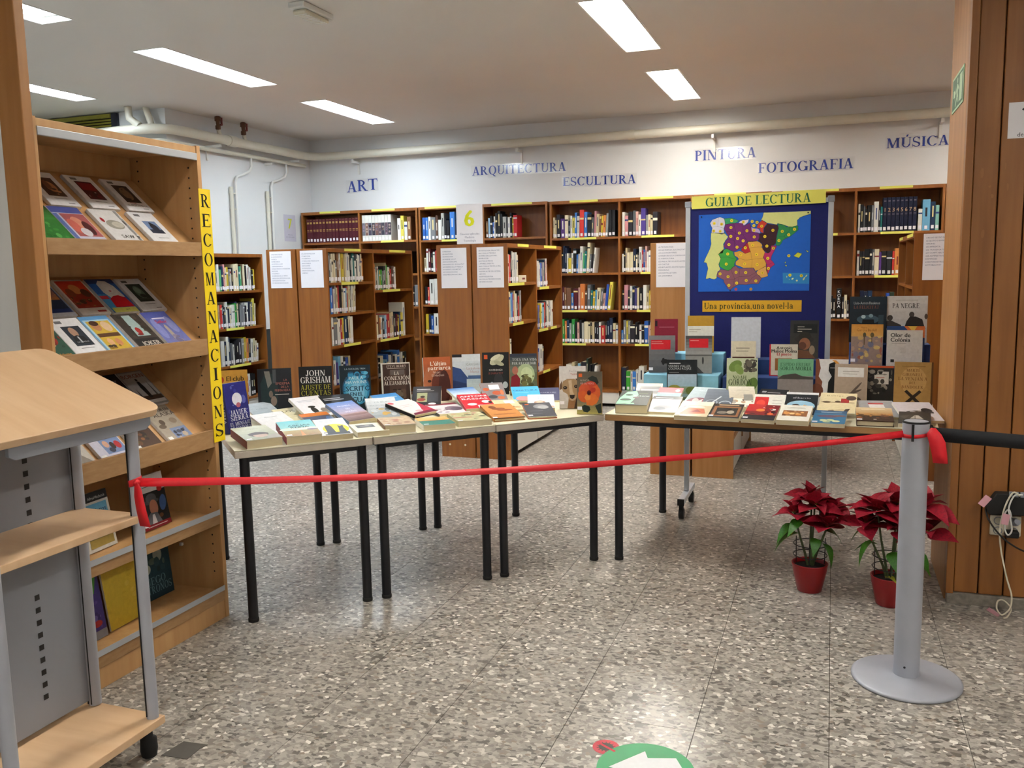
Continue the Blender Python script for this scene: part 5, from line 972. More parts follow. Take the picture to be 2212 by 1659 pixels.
SB('novel with a large orange hibiscus at the right table corner', -1.095, 4.085, ZT, -80, .122, .208, .02, [('g', 0, .3, 1, 1, '#7a705c', '#5c5448'), ('g', 0, 0, 1, .3, '#b0a45c', '#7a705c'), ('p', [(.42, .84), (.6, .9), (.78, .86), (.86, .74), (.74, .66), (.62, .74)], '#2a302a'), petal(.48, .5, 1.2, .46, .42, '#c4462c'), petal(.48, .5, 2.5, .44, .4, '#c85430'), petal(.48, .5, .05, .44, .46, '#d2602e'), petal(.48, .5, 3.7, .46, .40, '#cc5c2a'), petal(.48, .5, 5.1, .50, .44, '#da702e'), petal(.48, .5, 4.4, .3, .2, '#e08a40'), petal(.48, .5, .6, .3, .16, '#b83a2a'), ('e', .48, .5, .085, .06, '#5c1420'), ('e', .47, .49, .045, .03, '#2c1018'), ('p', [(.18, .18), (.3, .22), (.5, .18), (.54, .1), (.42, .04), (.26, .06)], '#26302a'), ('p', [(.72, .2), (.96, .26), (.99, .04), (.86, .02)], '#2a342c'), ('r', .06, .87, .2, .95, '#d8602a'), ('t', 'NUNCA', .3, .79, .07, '#b8a898'), ('t', 'ME OLVIDES', .4, .72, .07, '#d8a0a0')], cover='#b4582c', sticker=(.02, .1))
# ---- books lying on the long table
LB('c1', 'thick black and mint green thriller at the left front of the long table', [('r', 0, 0, 1, 1, '#1d2a24'), ('p', [(.0, .05), (.45, .1), (.6, .7), (.5, .95), (.2, .9), (.05, .5)], '#8fd4a8'), ('e', .3, .68, .12, .06, '#24382e'), ('e', .25, .35, .18, .08, '#2c4436'), ('e', .55, .5, .1, .05, '#5c3a44'), ('p', [(.3, .05), (.6, .05), (.55, .14)], '#8fd4a8'), ('t', 'butene', .72, .62, .12, '#d8e8dc'), ('r', .6, .78, .9, .8, '#6c7a4c')], cover='#1d2a24')
LB('c2', 'peach-framed book behind the mint green thriller', [('r', 0, 0, 1, 1, '#dcbfa4'), ('r', .14, .5, .95, .85, '#2c2d33'), ('r', .2, .64, .9, .7, '#8c8c90'), ('r', .18, .1, .9, .45, '#d8d8dc')])
LB('c3', 'crimson and teal paperback with white emblem', [('r', 0, 0, 1, 1, '#7a98a4'), ('r', 0, .72, 1, 1, '#a81c34'), ('e', .8, .84, .1, .07, '#e4d8d8'), ('e', .5, .4, .3, .14, '#8aa8b0'), ('e', .4, .3, .12, .06, '#c8d4d8'), ('r', .1, .66, .7, .69, '#c8ccd0')])
LB('c4', 'white book with a grey mountain blot and dark top band', [('r', 0, 0, 1, 1, '#dfdfe4'), ('r', 0, .8, 1, 1, '#44484c'), ('e', .5, .28, .3, .14, '#7c828a'), ('e', .38, .22, .2, .1, '#5e646e'), ('e', .75, .18, .16, .06, '#a8acb4'), ('r', .1, .86, .7, .9, '#c8c8cc')])
LB('c5', 'beige book with red drapery and sail picture', [('r', 0, 0, 1, 1, '#c9b896'), ('r', 0, .72, 1, 1, '#e2dcc8'), ('p', [(.1, .1), (.9, .2), (.8, .5), (.3, .55)], '#b8603e'), ('p', [(.35, .25), (.75, .3), (.6, .45)], '#8a3428'), ('p', [(0, .5), (.2, .7), (.1, .05), (0, .05)], '#6a6c78'), ('e', .55, .62, .25, .06, '#efe8d4')], sticker=(.02, .04))
LB('c9', 'book with brown frame around a black photograph', [('r', 0, 0, 1, 1, '#2c2420'), ('r', .08, .1, .94, .8, '#8c5a34'), ('r', .18, .18, .86, .7, '#1c1816'), ('e', .4, .36, .16, .1, '#7c7468'), ('e', .66, .4, .12, .12, '#a89c8c'), ('r', .2, .86, .85, .92, '#c8a884')], sticker=(.02, .08))
LB('c10', 'red and black book with an orange sun', [('r', 0, 0, 1, 1, '#7c1a1c'), ('r', 0, 0, 1, .3, '#1c1c20'), ('r', .0, .55, .55, 1, '#b42424'), ('e', .45, .62, .14, .09, '#e08030'), ('b', .5, .4, .95, .9, ['#26181a', '#c0342c', '#d8d0cc'], 41, 10), ('b', .05, .3, .95, .45, ['#d86a2c', '#1c1416', '#b43a24'], 42, 12)], sticker=(.03, .06))
LB('c6', 'blue-grey book with a crimson tulip', [('g', 0, 0, 1, 1, '#8496a0', '#a8bac2'), ('e', .4, .28, .34, .2, '#6c2436'), ('e', .34, .3, .1, .16, '#c8a8a8', .5), ('e', .5, .26, .08, .16, '#d8c0ba', -.4), ('e', .65, .34, .12, .14, '#8c3044'), ('t', 'FELICITAT', .55, .82, .09, '#c4d4da')])
LB('c7', 'grey-blue book with a bicycle frame', [('g', 0, 0, 1, 1, '#4c5460', '#6c7684'), ('e', .3, .25, .22, .16, '#8c96a4'), ('e', .3, .25, .17, .12, '#535b68'), ('e', .78, .2, .22, .16, '#aab4c0'), ('e', .78, .2, .17, .12, '#535b68'), ('p', [(.3, .25), (.55, .6), (.6, .58), (.36, .24)], '#c0c8d0')])
LB('c8', 'cream book with a brown still-life', [('g', 0, .4, 1, 1, '#c2b8a4', '#d8d2c4'), ('b', .05, .02, .95, .45, ['#8a6a50', '#b89a7c', '#a8a29a', '#6a5040'], 43, 16), ('r', .55, .3, .9, .6, '#8c8a84'), ('r', .3, .8, .8, .82, '#b0a898')])
LB('c11', 'white book with a red stamp-like letter block', [('r', 0, 0, 1, 1, '#dcdcd4'), ('r', .05, .05, .48, .85, '#c02c2c'), ('e', .25, .5, .14, .18, '#d84a3c'), ('r', .6, .65, .9, .67, '#a4a49c'), ('r', .6, .5, .9, .52, '#a4a49c')])
LB('c12', 'black book with small white and red lettering lying before the green novel', [('r', 0, 0, 1, 1, '#1e2026'), ('r', .1, .8, .25, .88, '#a8aab0'), ('r', .3, .8, .75, .83, '#a8aab0'), ('e', .8, .7, .12, .06, '#6a2430'), ('e', .8, .55, .08, .1, '#24383c')])
LB('d1', 'white book with a golden relief picture', [('r', 0, 0, 1, 1, '#dedcd2'), ('r', .12, .28, .9, .64, '#8c5a34'), ('b', .13, .29, .89, .63, ['#d8a868', '#5c3420', '#c88c4c', '#e0c08c'], 44, 14), ('r', .3, .84, .75, .86, '#9c9a90'), ('r', .2, .78, .8, .8, '#9c9a90')])
LB('d2', 'black book with an oval desert landscape', [('r', 0, 0, 1, 1, '#1d2024'), ('r', 0, .9, 1, 1, '#d8d8dc'), ('e', .5, .38, .44, .24, '#8cb4cc'), ('p', [(.08, .3), (.92, .3), (.8, .18), (.2, .18)], '#b08a54'), ('e', .35, .36, .14, .1, '#3a2c22'), ('p', [(.5, .3), (.9, .34), (.6, .44)], '#c8944c'), ('t', 'el barrio', .5, .74, .11, '#a8a8ac')])
LB('d3', 'cream travel book with a red cart drawing', [('r', 0, 0, 1, 1, '#d8cba4'), ('t', 'El viatge', .4, .86, .09, '#7c6a44'), ('r', .05, .5, .95, .53, '#8c7858'), ('r', .58, .5, .8, .72, '#a02c2c'), ('e', .85, .75, .14, .12, '#4c3c34'), ('e', .2, .52, .12, .05, '#6a5840'), ('e', .5, .55, .08, .05, '#5c4c38')])
LB('d4', 'blue book with fishing boats and yellow shells', [('r', 0, 0, 1, 1, '#2f6f98'), ('r', 0, .75, 1, 1, '#28567c'), ('r', .2, .84, .85, .88, '#b8c8d0'), ('e', .45, .55, .34, .1, '#6a4a5c'), ('e', .8, .6, .2, .06, '#8a5c58'), ('e', .35, .22, .12, .07, '#c8cc9c'), ('e', .55, .25, .12, .07, '#c0c894'), ('e', .72, .18, .12, .07, '#d0d0a0'), ('e', .45, .1, .12, .05, '#b8c090')], sticker=(.02, .05))
LB('d5', 'small brown-framed book under the cream travel book', [('r', 0, 0, 1, 1, '#3c302c'), ('r', .2, .2, .85, .8, '#c8b48c'), ('e', .4, .6, .1, .08, '#8a7048')])
LB('d6', 'brown and gold landscape hardback at the front right', [('g', 0, .4, 1, 1, '#a8783c', '#d8c49c'), ('b', .0, .05, 1, .55, ['#5c3424', '#8a5228', '#c08438', '#3c241c'], 45, 26), ('r', .15, .84, .8, .88, '#e8e0cc'), ('e', .5, .12, .05, .03, '#d8d0c0')], cover='#3c2c22', hard=True, sticker=(.01, .05))
LB('d7', 'grey book with a white label and red line', [('r', 0, 0, 1, 1, '#9a9ca0'), ('r', .28, .45, .7, .85, '#dededc'), ('r', .28, .76, .7, .85, '#b84040')])
LB('d8', 'white book with black ink horses at the table end', [('r', 0, 0, 1, 1, '#d8d4dc'), ('e', .55, .46, .36, .08, '#3c3a3c'), ('e', .75, .55, .14, .12, '#2c2a2c'), ('p', [(.2, .3), (.28, .3), (.3, .5)], '#3c3a3c'), ('p', [(.7, .25), (.76, .25), (.74, .5)], '#2c2a2c'), ('b', .2, .35, .9, .55, ['#4a484a', '#a8a4a8'], 46, 8)])
LB('d9', 'charcoal book with a white triangle beside the belt post', [('r', 0, 0, 1, 1, '#34322f'), ('p', [(.2, .15), (.95, .1), (.62, .72), (.5, .72)], '#b8b4a8'), ('p', [(.0, .6), (.35, .75), (.2, .4)], '#4c4a46'), ('r', .5, .4, .52, .7, '#2a2826')])
# ---- books standing on the long table and its stands
SB('maroon hardback on the light blue stand', -.868, 4.90, .972, -82, .128, .185, .02, [('r', 0, 0, 1, 1, '#7d1830'), ('r', .02, .78, .12, .95, '#1c1014'), ('r', .2, .74, .85, .765, '#9c5a68')], cover='#7d1830')
SB('mustard and white banded novel on the light blue stand', -.677, 4.90, .972, -84, .142, .203, .022, [('r', 0, 0, 1, 1, '#b0882c'), ('r', 0, .45, 1, .72, '#dcdcd4'), ('r', .05, .62, .5, .635, '#a8a498'), ('r', .05, .56, .35, .575, '#b8b4a8'), ('r', .1, .1, .6, .14, '#8a6a20'), ('r', .4, .38, .7, .43, '#8a6a20')], cover='#b0882c', pages='pages')
SB('grey novel with red label and a broken dark branch', -.866, 4.765, .872, -80, .142, .203, .018, [('g', 0, 0, 1, 1, '#4e5054', '#77787c'), ('r', .08, .62, .82, .88, '#c01c28'), ('r', .1, .82, .5, .84, '#d88a88'), ('r', .1, .77, .55, .79, '#d88a88'), ('e', .62, .3, .16, .06, '#1c1c1e'), ('e', .55, .3, .06, .1, '#1c1c1e'), ('e', .75, .32, .08, .03, '#1c1c1e')], cover='#4a4a4e', sticker=(0, .06))
SB('grey beach novel with red label and a tiny figure', -.668, 4.765, .872, -82, .14, .203, .018, [('r', 0, 0, 1, 1, '#8a8a88'), ('g', 0, .5, 1, 1, '#9a9a9a', '#38383a'), ('r', 0, .46, 1, .5, '#5c5c5c'), ('r', .14, .68, .86, .92, '#c41c28'), ('r', .18, .86, .5, .88, '#d88a88'), ('e', .66, .34, .035, .1, '#2c2c2e'), ('p', [(.3, 0), (.7, 0), (.42, .2)], '#3c3c3e')], cover='#6a6a6a')
SB('black-topped novel with a green valley picture', -.735, 4.63, ZT, -80, .158, .215, .024, [('r', 0, 0, 1, 1, '#1b1f24'), ('g', .03, .3, .98, .64, '#8fb0c4', '#a8bcd0'), ('g', .03, .02, .98, .34, '#4c5c38', '#8aa08a'), ('e', .25, .3, .2, .08, '#8a8a3c'), ('e', .8, .24, .18, .1, '#5c6c34'), ('e', .5, .12, .22, .05, '#7c98a0'), ('t', 'VERDES VALLES,', .42, .84, .07, '#b8bcc0'), ('t', 'COLINAS ROJAS', .42, .78, .07, '#b8bcc0'), ('r', .08, .9, .45, .92, '#b8bcc0'), ('r', .08, .68, .4, .69, '#8c9094')], cover='#1b1f24')
SB('blank white book back standing against the map board', -.437, 4.925, .945, -85, .156, .222, .012, [('r', 0, 0, 1, 1, '#c2c8d4')], cover='#c2c8d4')
SB('small cream novel with a dark library photograph', -.437, 4.80, .845, -84, .128, .20, .022, [('r', 0, 0, 1, 1, '#d8cfb8'), ('r', .05, .1, .95, .58, '#4a2418'), ('b', .06, .12, .94, .34, ['#c07830', '#6a341c', '#d8a048'], 47, 14), ('r', .2, .8, .75, .82, '#8c8474'), ('r', .2, .72, .7, .74, '#8c8474')], cover='#d8cfb8')
SB('pale green novel with grapes and vine leaves', -.427, 4.63, ZT, -85, .156, .228, .026, [('g', 0, 0, 1, 1, '#a8b48c', '#c2ccae'), ('e', .28, .82, .22, .12, '#6f8a44', .3), ('e', .4, .74, .16, .1, '#7f9a50', -.5), ('b', .55, .68, .97, .97, ['#4a4640', '#5c564c', '#3a3834', '#6a6458'], 48, 24), ('e', .82, .4, .2, .14, '#5f7c3a', .6), ('e', .75, .25, .14, .14, '#6f8a44', -.4), ('f', 'NOAH', .42, .56, .12, '#4c5a34', .5), ('f', 'GORDON', .44, .45, .2, '#3c4a2a', .75), ('t', 'La bodega', .5, .26, .14, '#6a3c34', .6)], cover='#b4c09c')
SB('dark novel with a man in a hat on the blue stand', -.135, 4.925, .945, -90, .145, .203, .026, [('g', 0, 0, 1, 1, '#3c3a34', '#26282a'), ('r', .12, .66, .95, .9, '#17191b'), ('e', .5, .5, .34, .1, '#2c2a28'), ('e', .52, .58, .22, .12, '#26241f'), ('e', .52, .38, .2, .16, '#8a5a40'), ('e', .44, .33, .14, .1, '#5c3828'), ('p', [(.1, 0), (.9, 0), (.7, .2), (.3, .22)], '#6a4630'), ('e', .78, .22, .1, .12, '#8c7c68'), ('r', .26, .82, .5, .835, '#b8b4a8'), ('r', .26, .76, .75, .775, '#b8b4a8'), ('r', .26, .7, .42, .715, '#b8b4a8')], cover='#2c2c2c')
SB('white novel with red edges and black author lettering', -.232, 4.80, .845, -86, .142, .185, .02, [('r', 0, 0, 1, 1, '#c9c3b4'), ('r', 0, 0, .05, 1, '#b41c2c'), ('r', 0, 0, 1, .12, '#b41c2c'), ('r', .2, .25, .8, .6, '#8c5a2c'), ('t', 'Antonio', .52, .9, .11, '#26221f'), ('t', 'Muñoz Molina', .52, .81, .12, '#26221f'), ('t', 'El jinete', .52, .72, .11, '#a83038')], cover='#c9c3b4')
SB('green and mauve novel with a hill and a head at the bottom', -.165, 4.63, ZT, -88, .172, .228, .02, [('r', 0, 0, 1, 1, '#87807f'), ('r', 0, .62, 1, 1, '#6fa884'), ('p', [(0, .56), (.15, .64), (.5, .68), (.7, .62), (1, .6), (1, .55), (0, .55)], '#4c4844'), ('e', .72, .2, .1, .07, '#26221f'), ('e', .74, .15, .07, .06, '#b8988a'), ('p', [(.55, .06), (.95, .06), (.9, .14), (.6, .14)], '#c0b4b0'), ('f', 'ESPIDO FREIRE', .5, .88, .09, '#3c6a50'), ('f', 'SORIA MORIA', .5, .79, .11, '#2c5a40')], cover='#d0d4cc')
SB('white novel with a brown guitar and black silhouette', .008, 4.645, ZT, -90, .155, .228, .022, [('r', 0, 0, 1, 1, '#d6d6da'), ('p', [(0, .3), (.2, .4), (.22, .5), (.1, .62), (.16, .8), (.1, 1), (0, 1)], '#7c4a34'), ('e', .05, .3, .2, .16, '#6a3c2a'), ('p', [(.35, 0), (.9, 0), (.92, .5), (.7, .6), (.75, .85), (.6, .95), (.42, .9), (.4, .75), (.5, .62), (.4, .5)], '#17171a'), ('p', [(.5, .98), (.62, .98), (.8, .86), (.74, .84)], '#c88a3c'), ('r', .45, .8, .8, .82, '#8c8a8c')], cover='#d6d6da')
SB('thick tan novel with palm shadows and a white label', .094, 4.575, ZT, -96, .150, .212, .032, [('r', 0, 0, 1, 1, '#a89686'), ('r', .1, .7, .9, .92, '#dcdcdc'), ('r', .25, .82, .75, .835, '#9c9a98'), ('r', .25, .76, .7, .775, '#b0aeac'), ('e', .65, .42, .26, .03, '#5c5048', .7), ('e', .6, .34, .26, .03, '#5c5048', .3), ('e', .55, .24, .3, .05, '#4c423c', -.2), ('e', .5, .16, .24, .06, '#3c342f', .2), ('r', .3, .1, .6, .3, '#8a7868')], cover='#b8a898')
SB('black family-photo novel with a white label and orange edge', .225, 4.64, ZT, -92, .135, .2, .02, [('r', 0, 0, 1, 1, '#232222'), ('r', 0, .95, 1, 1, '#c0542c'), ('b', .05, .3, .95, .9, ['#6c6862', '#8c867e', '#3c3936', '#1a1918'], 49, 30), ('r', .36, .55, .84, .86, '#c9c6c0'), ('r', .42, .78, .78, .795, '#7c7a76'), ('r', .42, .7, .7, .715, '#a84c40')], cover='#232222')
SB('dark teal novel with faint figures high on the right stand', .177, 4.92, 1.035, -92, .18, .238, .02, [('g', 0, 0, 1, 1, '#10161e', '#1c2a36'), ('e', .5, .5, .3, .1, '#3c5462'), ('e', .38, .56, .06, .04, '#a8bcc4'), ('e', .58, .58, .06, .04, '#7c949e'), ('p', [(.3, .2), (.72, .2), (.66, .5), (.36, .5)], '#0c1014'), ('r', .78, .3, .92, .6, '#2c404c'), ('t', 'Lluís-Anton Baulenas', .46, .86, .075, '#b4bcc0', .7), ('f', 'LA FELICITAT', .45, .77, .09, '#7c4a40', .68)], cover='#18222c')
SB('orange-topped impressionist garden novel on the right stand', .171, 4.775, .93, -92, .15, .208, .022, [('r', 0, 0, 1, 1, '#8f7c74'), ('g', 0, .7, 1, 1, '#c89a54', '#c88c3c'), ('b', .03, .05, .97, .72, ['#a88a78', '#7c7484', '#b89a64', '#9c5c4c', '#6a6c84', '#c8ac6c'], 50, 44), ('e', .42, .74, .05, .06, '#4c4a34'), ('e', .66, .74, .06, .06, '#5c5434'), ('r', .4, .5, .43, .72, '#5c4a34'), ('r', .64, .55, .66, .72, '#5c4a34'), ('t', 'García Badell', .48, .86, .085, '#8a5c24', .62), ('t', 'Maria', .4, .92, .06, '#8a5c24', .3)], cover='#b08a54', sticker=(0, .08))
SB('grey-white novel with two boys in dark coats high on the right', .362, 4.92, 1.035, -93, .192, .24, .022, [('g', 0, 0, 1, 1, '#a8a8a8', '#cfcfcf'), ('f', 'PA NEGRE', .47, .79, .13, '#3c3a3a', .66), ('r', .22, .9, .76, .915, '#a8a6a4'), ('e', .62, .6, .065, .06, '#4c4644'), ('p', [(.44, .3), (.95, .3), (.88, .5), (.72, .56), (.58, .56), (.5, .46)], '#2a2828'), ('e', .09, .53, .07, .06, '#3a3634'), ('p', [(0, .3), (.38, .34), (.36, .38), (.2, .44), (.1, .48), (0, .46)], '#36302e'), ('e', .97, .56, .04, .06, '#4a4240'), ('r', .03, .3, .97, .31, '#6c6c6c')], cover='#b8b8b8')
SB('blue novel with a flame-coloured corner behind the white scent novel', .352, 4.815, .93, -93, .176, .198, .012, [('r', 0, 0, 1, 1, '#23427c'), ('p', [(.45, 1), (1, 1), (1, .7), (.7, .75)], '#c86a34'), ('p', [(.55, 1), (.8, 1), (.7, .85)], '#d8b04c')], cover='#23427c')
SB('white novel with bold black two-line title on the right stand', .346, 4.775, .93, -92, .164, .180, .016, [('r', 0, 0, 1, 1, '#cdcbc8'), ('t', 'Olor de', .38, .86, .12, '#2c2c2c', .6), ('t', 'Colònia', .38, .73, .12, '#2c2c2c', .6), ('r', .14, .62, .55, .635, '#9c9a98'), ('r', .12, .1, .22, .18, '#1c1c1e'), ('b', .2, .15, .9, .5, ['#c4c2be', '#d2d0cc'], 51, 8)], cover='#cdcbc8')
SB('tan novel with crossed pistols at the right end of the long table', .378, 4.60, ZT, -95, .172, .225, .024, [('g', 0, 0, 1, 1, '#b08a50', '#a8854c'), ('e', .5, .6, .34, .3, '#bf9a60'), ('r', .95, 0, 1, 1, '#5c3c20'), ('r', .2, .9, .8, .91, '#7c5c30'), ('f', 'MARTÍ', .48, .82, .08, '#7c5426'), ('f', 'GIRONELL', .48, .73, .08, '#7c5426'), ('f', 'LA VENJANÇA', .48, .64, .09, '#7c5426'), ('f', 'DEL', .48, .55, .07, '#7c5426'), ('f', 'BANDOLER', .48, .46, .08, '#7c5426'), ('p', [(.2, .06), (.3, .04), (.72, .36), (.66, .4)], '#2c2018'), ('p', [(.8, .06), (.7, .04), (.28, .36), (.34, .4)], '#2c2018')], cover='#a8834a')
# ---- the four books and comics on the low shelves of the display case
def CB(label, x, y, z, w, h, t, items, yaw=0, lean=10, **kw):
    m = local(x, y, z) @ Matrix.Rotation(math.radians(yaw), 4, 'Z') @ Matrix.Rotation(math.radians(90-lean), 4, 'X') @ Matrix.Translation((0, 0, -t))
    m.translation.z += t*math.sin(math.radians(lean))+.0006
    return book('standing_book', label, m, w, h, t, items, **kw)
CB('white-framed black-topped film book on the fourth shelf of the case', .26, .11, .452, .145, .215, .012, [('r', 0, 0, 1, 1, '#d6d4cc'), ('r', 0, .84, 1, 1, '#1c1d20'), ('t', 'Alfred Hitchcock', .62, .9, .07, '#d4d4d4', .6), ('r', .1, .06, .92, .8, '#8c8450'), ('g', .1, .6, .92, .8, '#7cb4d0', '#5fa0c8'), ('t', 'Pájaros', .6, .68, .12, '#26486c', .55), ('e', .5, .36, .3, .12, '#3c4434'), ('e', .45, .3, .1, .06, '#7c8478'), ('r', .1, .06, .92, .2, '#a8904c')], yaw=4)
CB('white and black detective book with a red seal on the fourth shelf', .545, .11, .452, .15, .215, .02, [('r', 0, 0, 1, 1, '#1f2426'), ('r', 0, .68, 1, 1, '#d4d0d0'), ('r', .06, .9, .5, .915, '#6a6666'), ('r', .06, .84, .6, .855, '#6a6666'), ('r', .06, .78, .55, .795, '#6a6666'), ('e', .8, .7, .1, .06, '#b82a2c'), ('e', .4, .5, .3, .05, '#4a4c50'), ('e', .42, .56, .2, .09, '#54565c'), ('e', .46, .38, .16, .15, '#a8705a'), ('p', [(.05, .06), (.7, .06), (.55, .28), (.3, .3), (.1, .2)], '#5c6068'), ('p', [(.3, .06), (.5, .06), (.44, .26), (.36, .26)], '#c8c8cc'), ('e', .82, .42, .12, .16, '#3c5c94', -.6), ('e', .68, .2, .08, .04, '#5c3a24'), ('r', 0, 0, 1, .09, '#7c1c24'), ('r', .12, .04, .85, .055, '#c8b4b4')], yaw=2, sticker=(.0, .06))
CB('purple comic album with a green banner on the bottom shelf', .155, .11, .122, .20, .255, .008, [('r', 0, 0, 1, 1, '#4a3c84'), ('p', [(.1, .98), (.98, .98), (.85, .66), (.5, .6), (.12, .7)], '#4c9a3c'), ('r', 0, 0, 1, .12, '#8c8a90'), ('b', .15, .15, .9, .55, ['#5c4c98', '#3c3070', '#6a5ca4'], 52, 10), ('e', .8, .22, .12, .05, '#a83030')], yaw=4, lean=8)
CB('plain yellow comic album on the bottom shelf', .385, .13, .122, .215, .285, .008, [('r', 0, 0, 1, 1, '#cdb13a'), ('r', .05, .9, .6, .93, '#4a3c18'), ('b', .2, .2, .9, .7, ['#c4a834', '#d4ba48'], 53, 8)], yaw=3, lean=8)
CB('dark teal novel with pale lettering at the right of the bottom shelf', .60, .20, .122, .21, .295, .03, [('g', 0, 0, 1, 1, '#17323e', '#1d3f4c'), ('f', 'MARTIN', .5, .86, .17, '#5e7c86', .85), ('t', 'GEORGE R.R.', .55, .95, .07, '#5e7c86', .7), ('e', .3, .55, .14, .14, '#2c4a4c'), ('e', .68, .6, .12, .1, '#8c948a'), ('e', .36, .44, .1, .07, '#a8ac9c'), ('b', .15, .35, .85, .7, ['#27424a', '#4c5c54', '#1c3036'], 54, 10), ('f', 'JUEGO', .5, .26, .15, '#5e7c86', .8), ('f', 'DE TRONOS', .5, .14, .15, '#5e7c86', .9)], cover='#17323e', yaw=0, lean=6)
# ------------------------------------------------------------------ rolling map board
BX0, BX1, BY = -.803, -.004, 5.165
t = thing('notice_board', 'rolling navy felt board in a silver frame behind the long table', 'notice board', (0, BY, 0))
MB().box(BX0+.02, -.008, .80, BX1-.02, .008, 1.79).build('felt_panel', 'navyfelt', t)
for x in (BX0+.014, BX1-.014):
    MB().box(x-.014, -.014, .12, x+.014, .014, 1.785).build('post', 'alu', t, bevel=.003)
    MB().box(x-.018, -.018, 1.782, x+.018, .018, 1.815).build('corner_cap', 'panelgrey', t, bevel=.004)
    MB().box(x-.018, -.215, .085, x+.018, .21, .118).build('foot_bar', 'alu', t, bevel=.002)
    MB().box(x-.019, -.222, .083, x+.019, -.212, .12).build('end_cap', 'rubber', t)
    for y in (-.195, .185):
        c = MB().box(x-.012, y-.012, .055, x+.012, y+.012, .087).build('castor', 'rubber', t)
        MB().tube([(x-.014, y+.008, .03), (x+.014, y+.008, .03)], .03, 14).build('wheel', 'rubber', c)
MB().box(BX0+.028, -.012, 1.782, BX1-.028, .012, 1.805).build('top_rail', 'alu', t)
MB().box(BX0+.028, -.012, .785, BX1-.028, .012, .805).build('bottom_rail', 'alu', t)
# map of provinces (flat print on paper)
MW, MH = .607, .436
mp = thing('province_map', 'printed map of Spain with coloured provinces and yellow dots, pinned to the navy board', 'map', (-.728, BY-.0092, 1.302), (R90, 0, 0))
MB().col('#1b5fc4').box(0, 0, 0, MW, MH, .0008).build('map_sheet', 'print', mp)
def mu(x, y):
    tp = 378-46*(x-250)/1222; bt = 1220-55*(x-232)/1205; v = (y-tp)/(bt-tp); l = 250-18*v; r = 1472-35*v
    return ((x-l)/(r-l)*MW, (1-v)*MH)
REG = [('#d3d88c', [(968,350),(1470,332),(1470,365),(1420,378),(1350,405),(1325,430),(1325,485),(1240,505),(1210,490),(1115,465),(1105,478),(1000,460),(940,430)]),
('#d3d88c', [(385,572),(540,575),(575,610),(545,650),(520,690),(525,740),(510,790),(465,800),(490,850),(465,910),(485,960),(455,990),(440,1065),(415,1078),(360,1065),(318,1075),(345,960),(330,900),(298,895),(345,795),(385,690)]),
('#dcdcec', [(375,465),(400,430),(455,410),(490,400),(530,415),(545,470),(530,520),(535,560),(510,585),(440,575),(390,570),(400,520)]),
('#3a9a64', [(535,415),(620,410),(700,440),(655,465),(545,480)]), ('#d4cce0', [(690,462),(740,430),(810,422),(800,450),(750,490),(740,468)]),
('#2a5cb0', [(815,440),(850,425),(915,440),(900,470),(880,510),(830,500),(820,470)]), ('#c43c2c', [(920,455),(950,430),(1005,465),(965,520),(965,570),(935,560),(930,520),(890,510)]),
('#b49ad0', [(830,505),(900,520),(925,545),(925,570),(860,560),(835,555)]),
('#742a72', [(545,480),(655,465),(740,470),(750,495),(815,460),(825,500),(835,555),(920,575),(915,640),(880,655),(790,660),(750,710),(690,745),(640,770),(540,735),(525,720),(545,660),(580,610),(555,570),(530,530)]),
('#b02634', [(785,668),(800,720),(818,770),(760,790),(712,750),(750,705)]),
('#3c1c28', [(970,515),(1005,470),(1110,480),(1125,510),(1090,680),(1045,700),(1035,760),(1005,780),(950,740),(945,680),(905,650),(920,575),(965,570)]),
('#2c8a50', [(1120,465),(1180,480),(1210,500),(1270,500),(1335,490),(1335,530),(1250,600),(1170,640),(1130,700),(1095,695),(1095,640),(1125,520)]),
('#b42c68', [(1045,700),(1100,700),(1090,730),(1050,800),(1040,850),(1080,900),(1030,940),(1005,1000),(985,960),(990,900),(960,830),(975,770),(1010,780),(1035,755)]),
('#d6a444', [(640,775),(700,760),(760,790),(820,770),(790,680),(800,655),(900,655),(945,690),(940,715),(975,770),(955,830),(990,890),(985,920),(900,965),(870,975),(850,940),(740,945),(655,915),(655,880),(690,850),(645,815)]),
('#3fa044', [(510,755),(560,735),(630,770),(640,815),(670,850),(640,900),(640,930),(600,965),(570,980),(505,955),(470,920),(490,850),(465,805)]),
('#8a5868', [(485,965),(570,980),(600,965),(625,935),(655,920),(690,950),(845,940),(870,975),(890,1010),(935,1050),(900,1110),(760,1125),(690,1125),(620,1160),(590,1185),(560,1170),(525,1110),(520,1080),(445,1045),(455,1000)]),
('#dba85c', [(900,965),(985,915),(1000,965),(1005,1025),(930,1045),(890,1010),(880,985)]),
('#c9cc3c', [(1280,805),(1325,765),(1370,780),(1335,825)]), ('#c9cc6c', [(1405,740),(1440,750),(1430,765)]), ('#c9cc6c', [(1180,880),(1200,860),(1195,885)]), ('#c9cc6c', [(1185,900),(1210,905),(1200,920)]),
('#2f86c8', [(1162,985),(1440,980),(1437,1093),(1162,1097)])]
rg = MB(); ol = MB().col('#1a1a24')
def line(mb, a, b, w=.0011, z=.0012):
    d = Vector((b[0]-a[0], b[1]-a[1])); 
    if d.length < 1e-6: return
    n = Vector((-d.y, d.x)).normalized()*w/2
    mb.add([(a[0]+n.x, a[1]+n.y, z), (a[0]-n.x, a[1]-n.y, z), (b[0]-n.x, b[1]-n.y, z), (b[0]+n.x, b[1]+n.y, z)], [(0, 1, 2, 3)])
rj = random.Random(4)
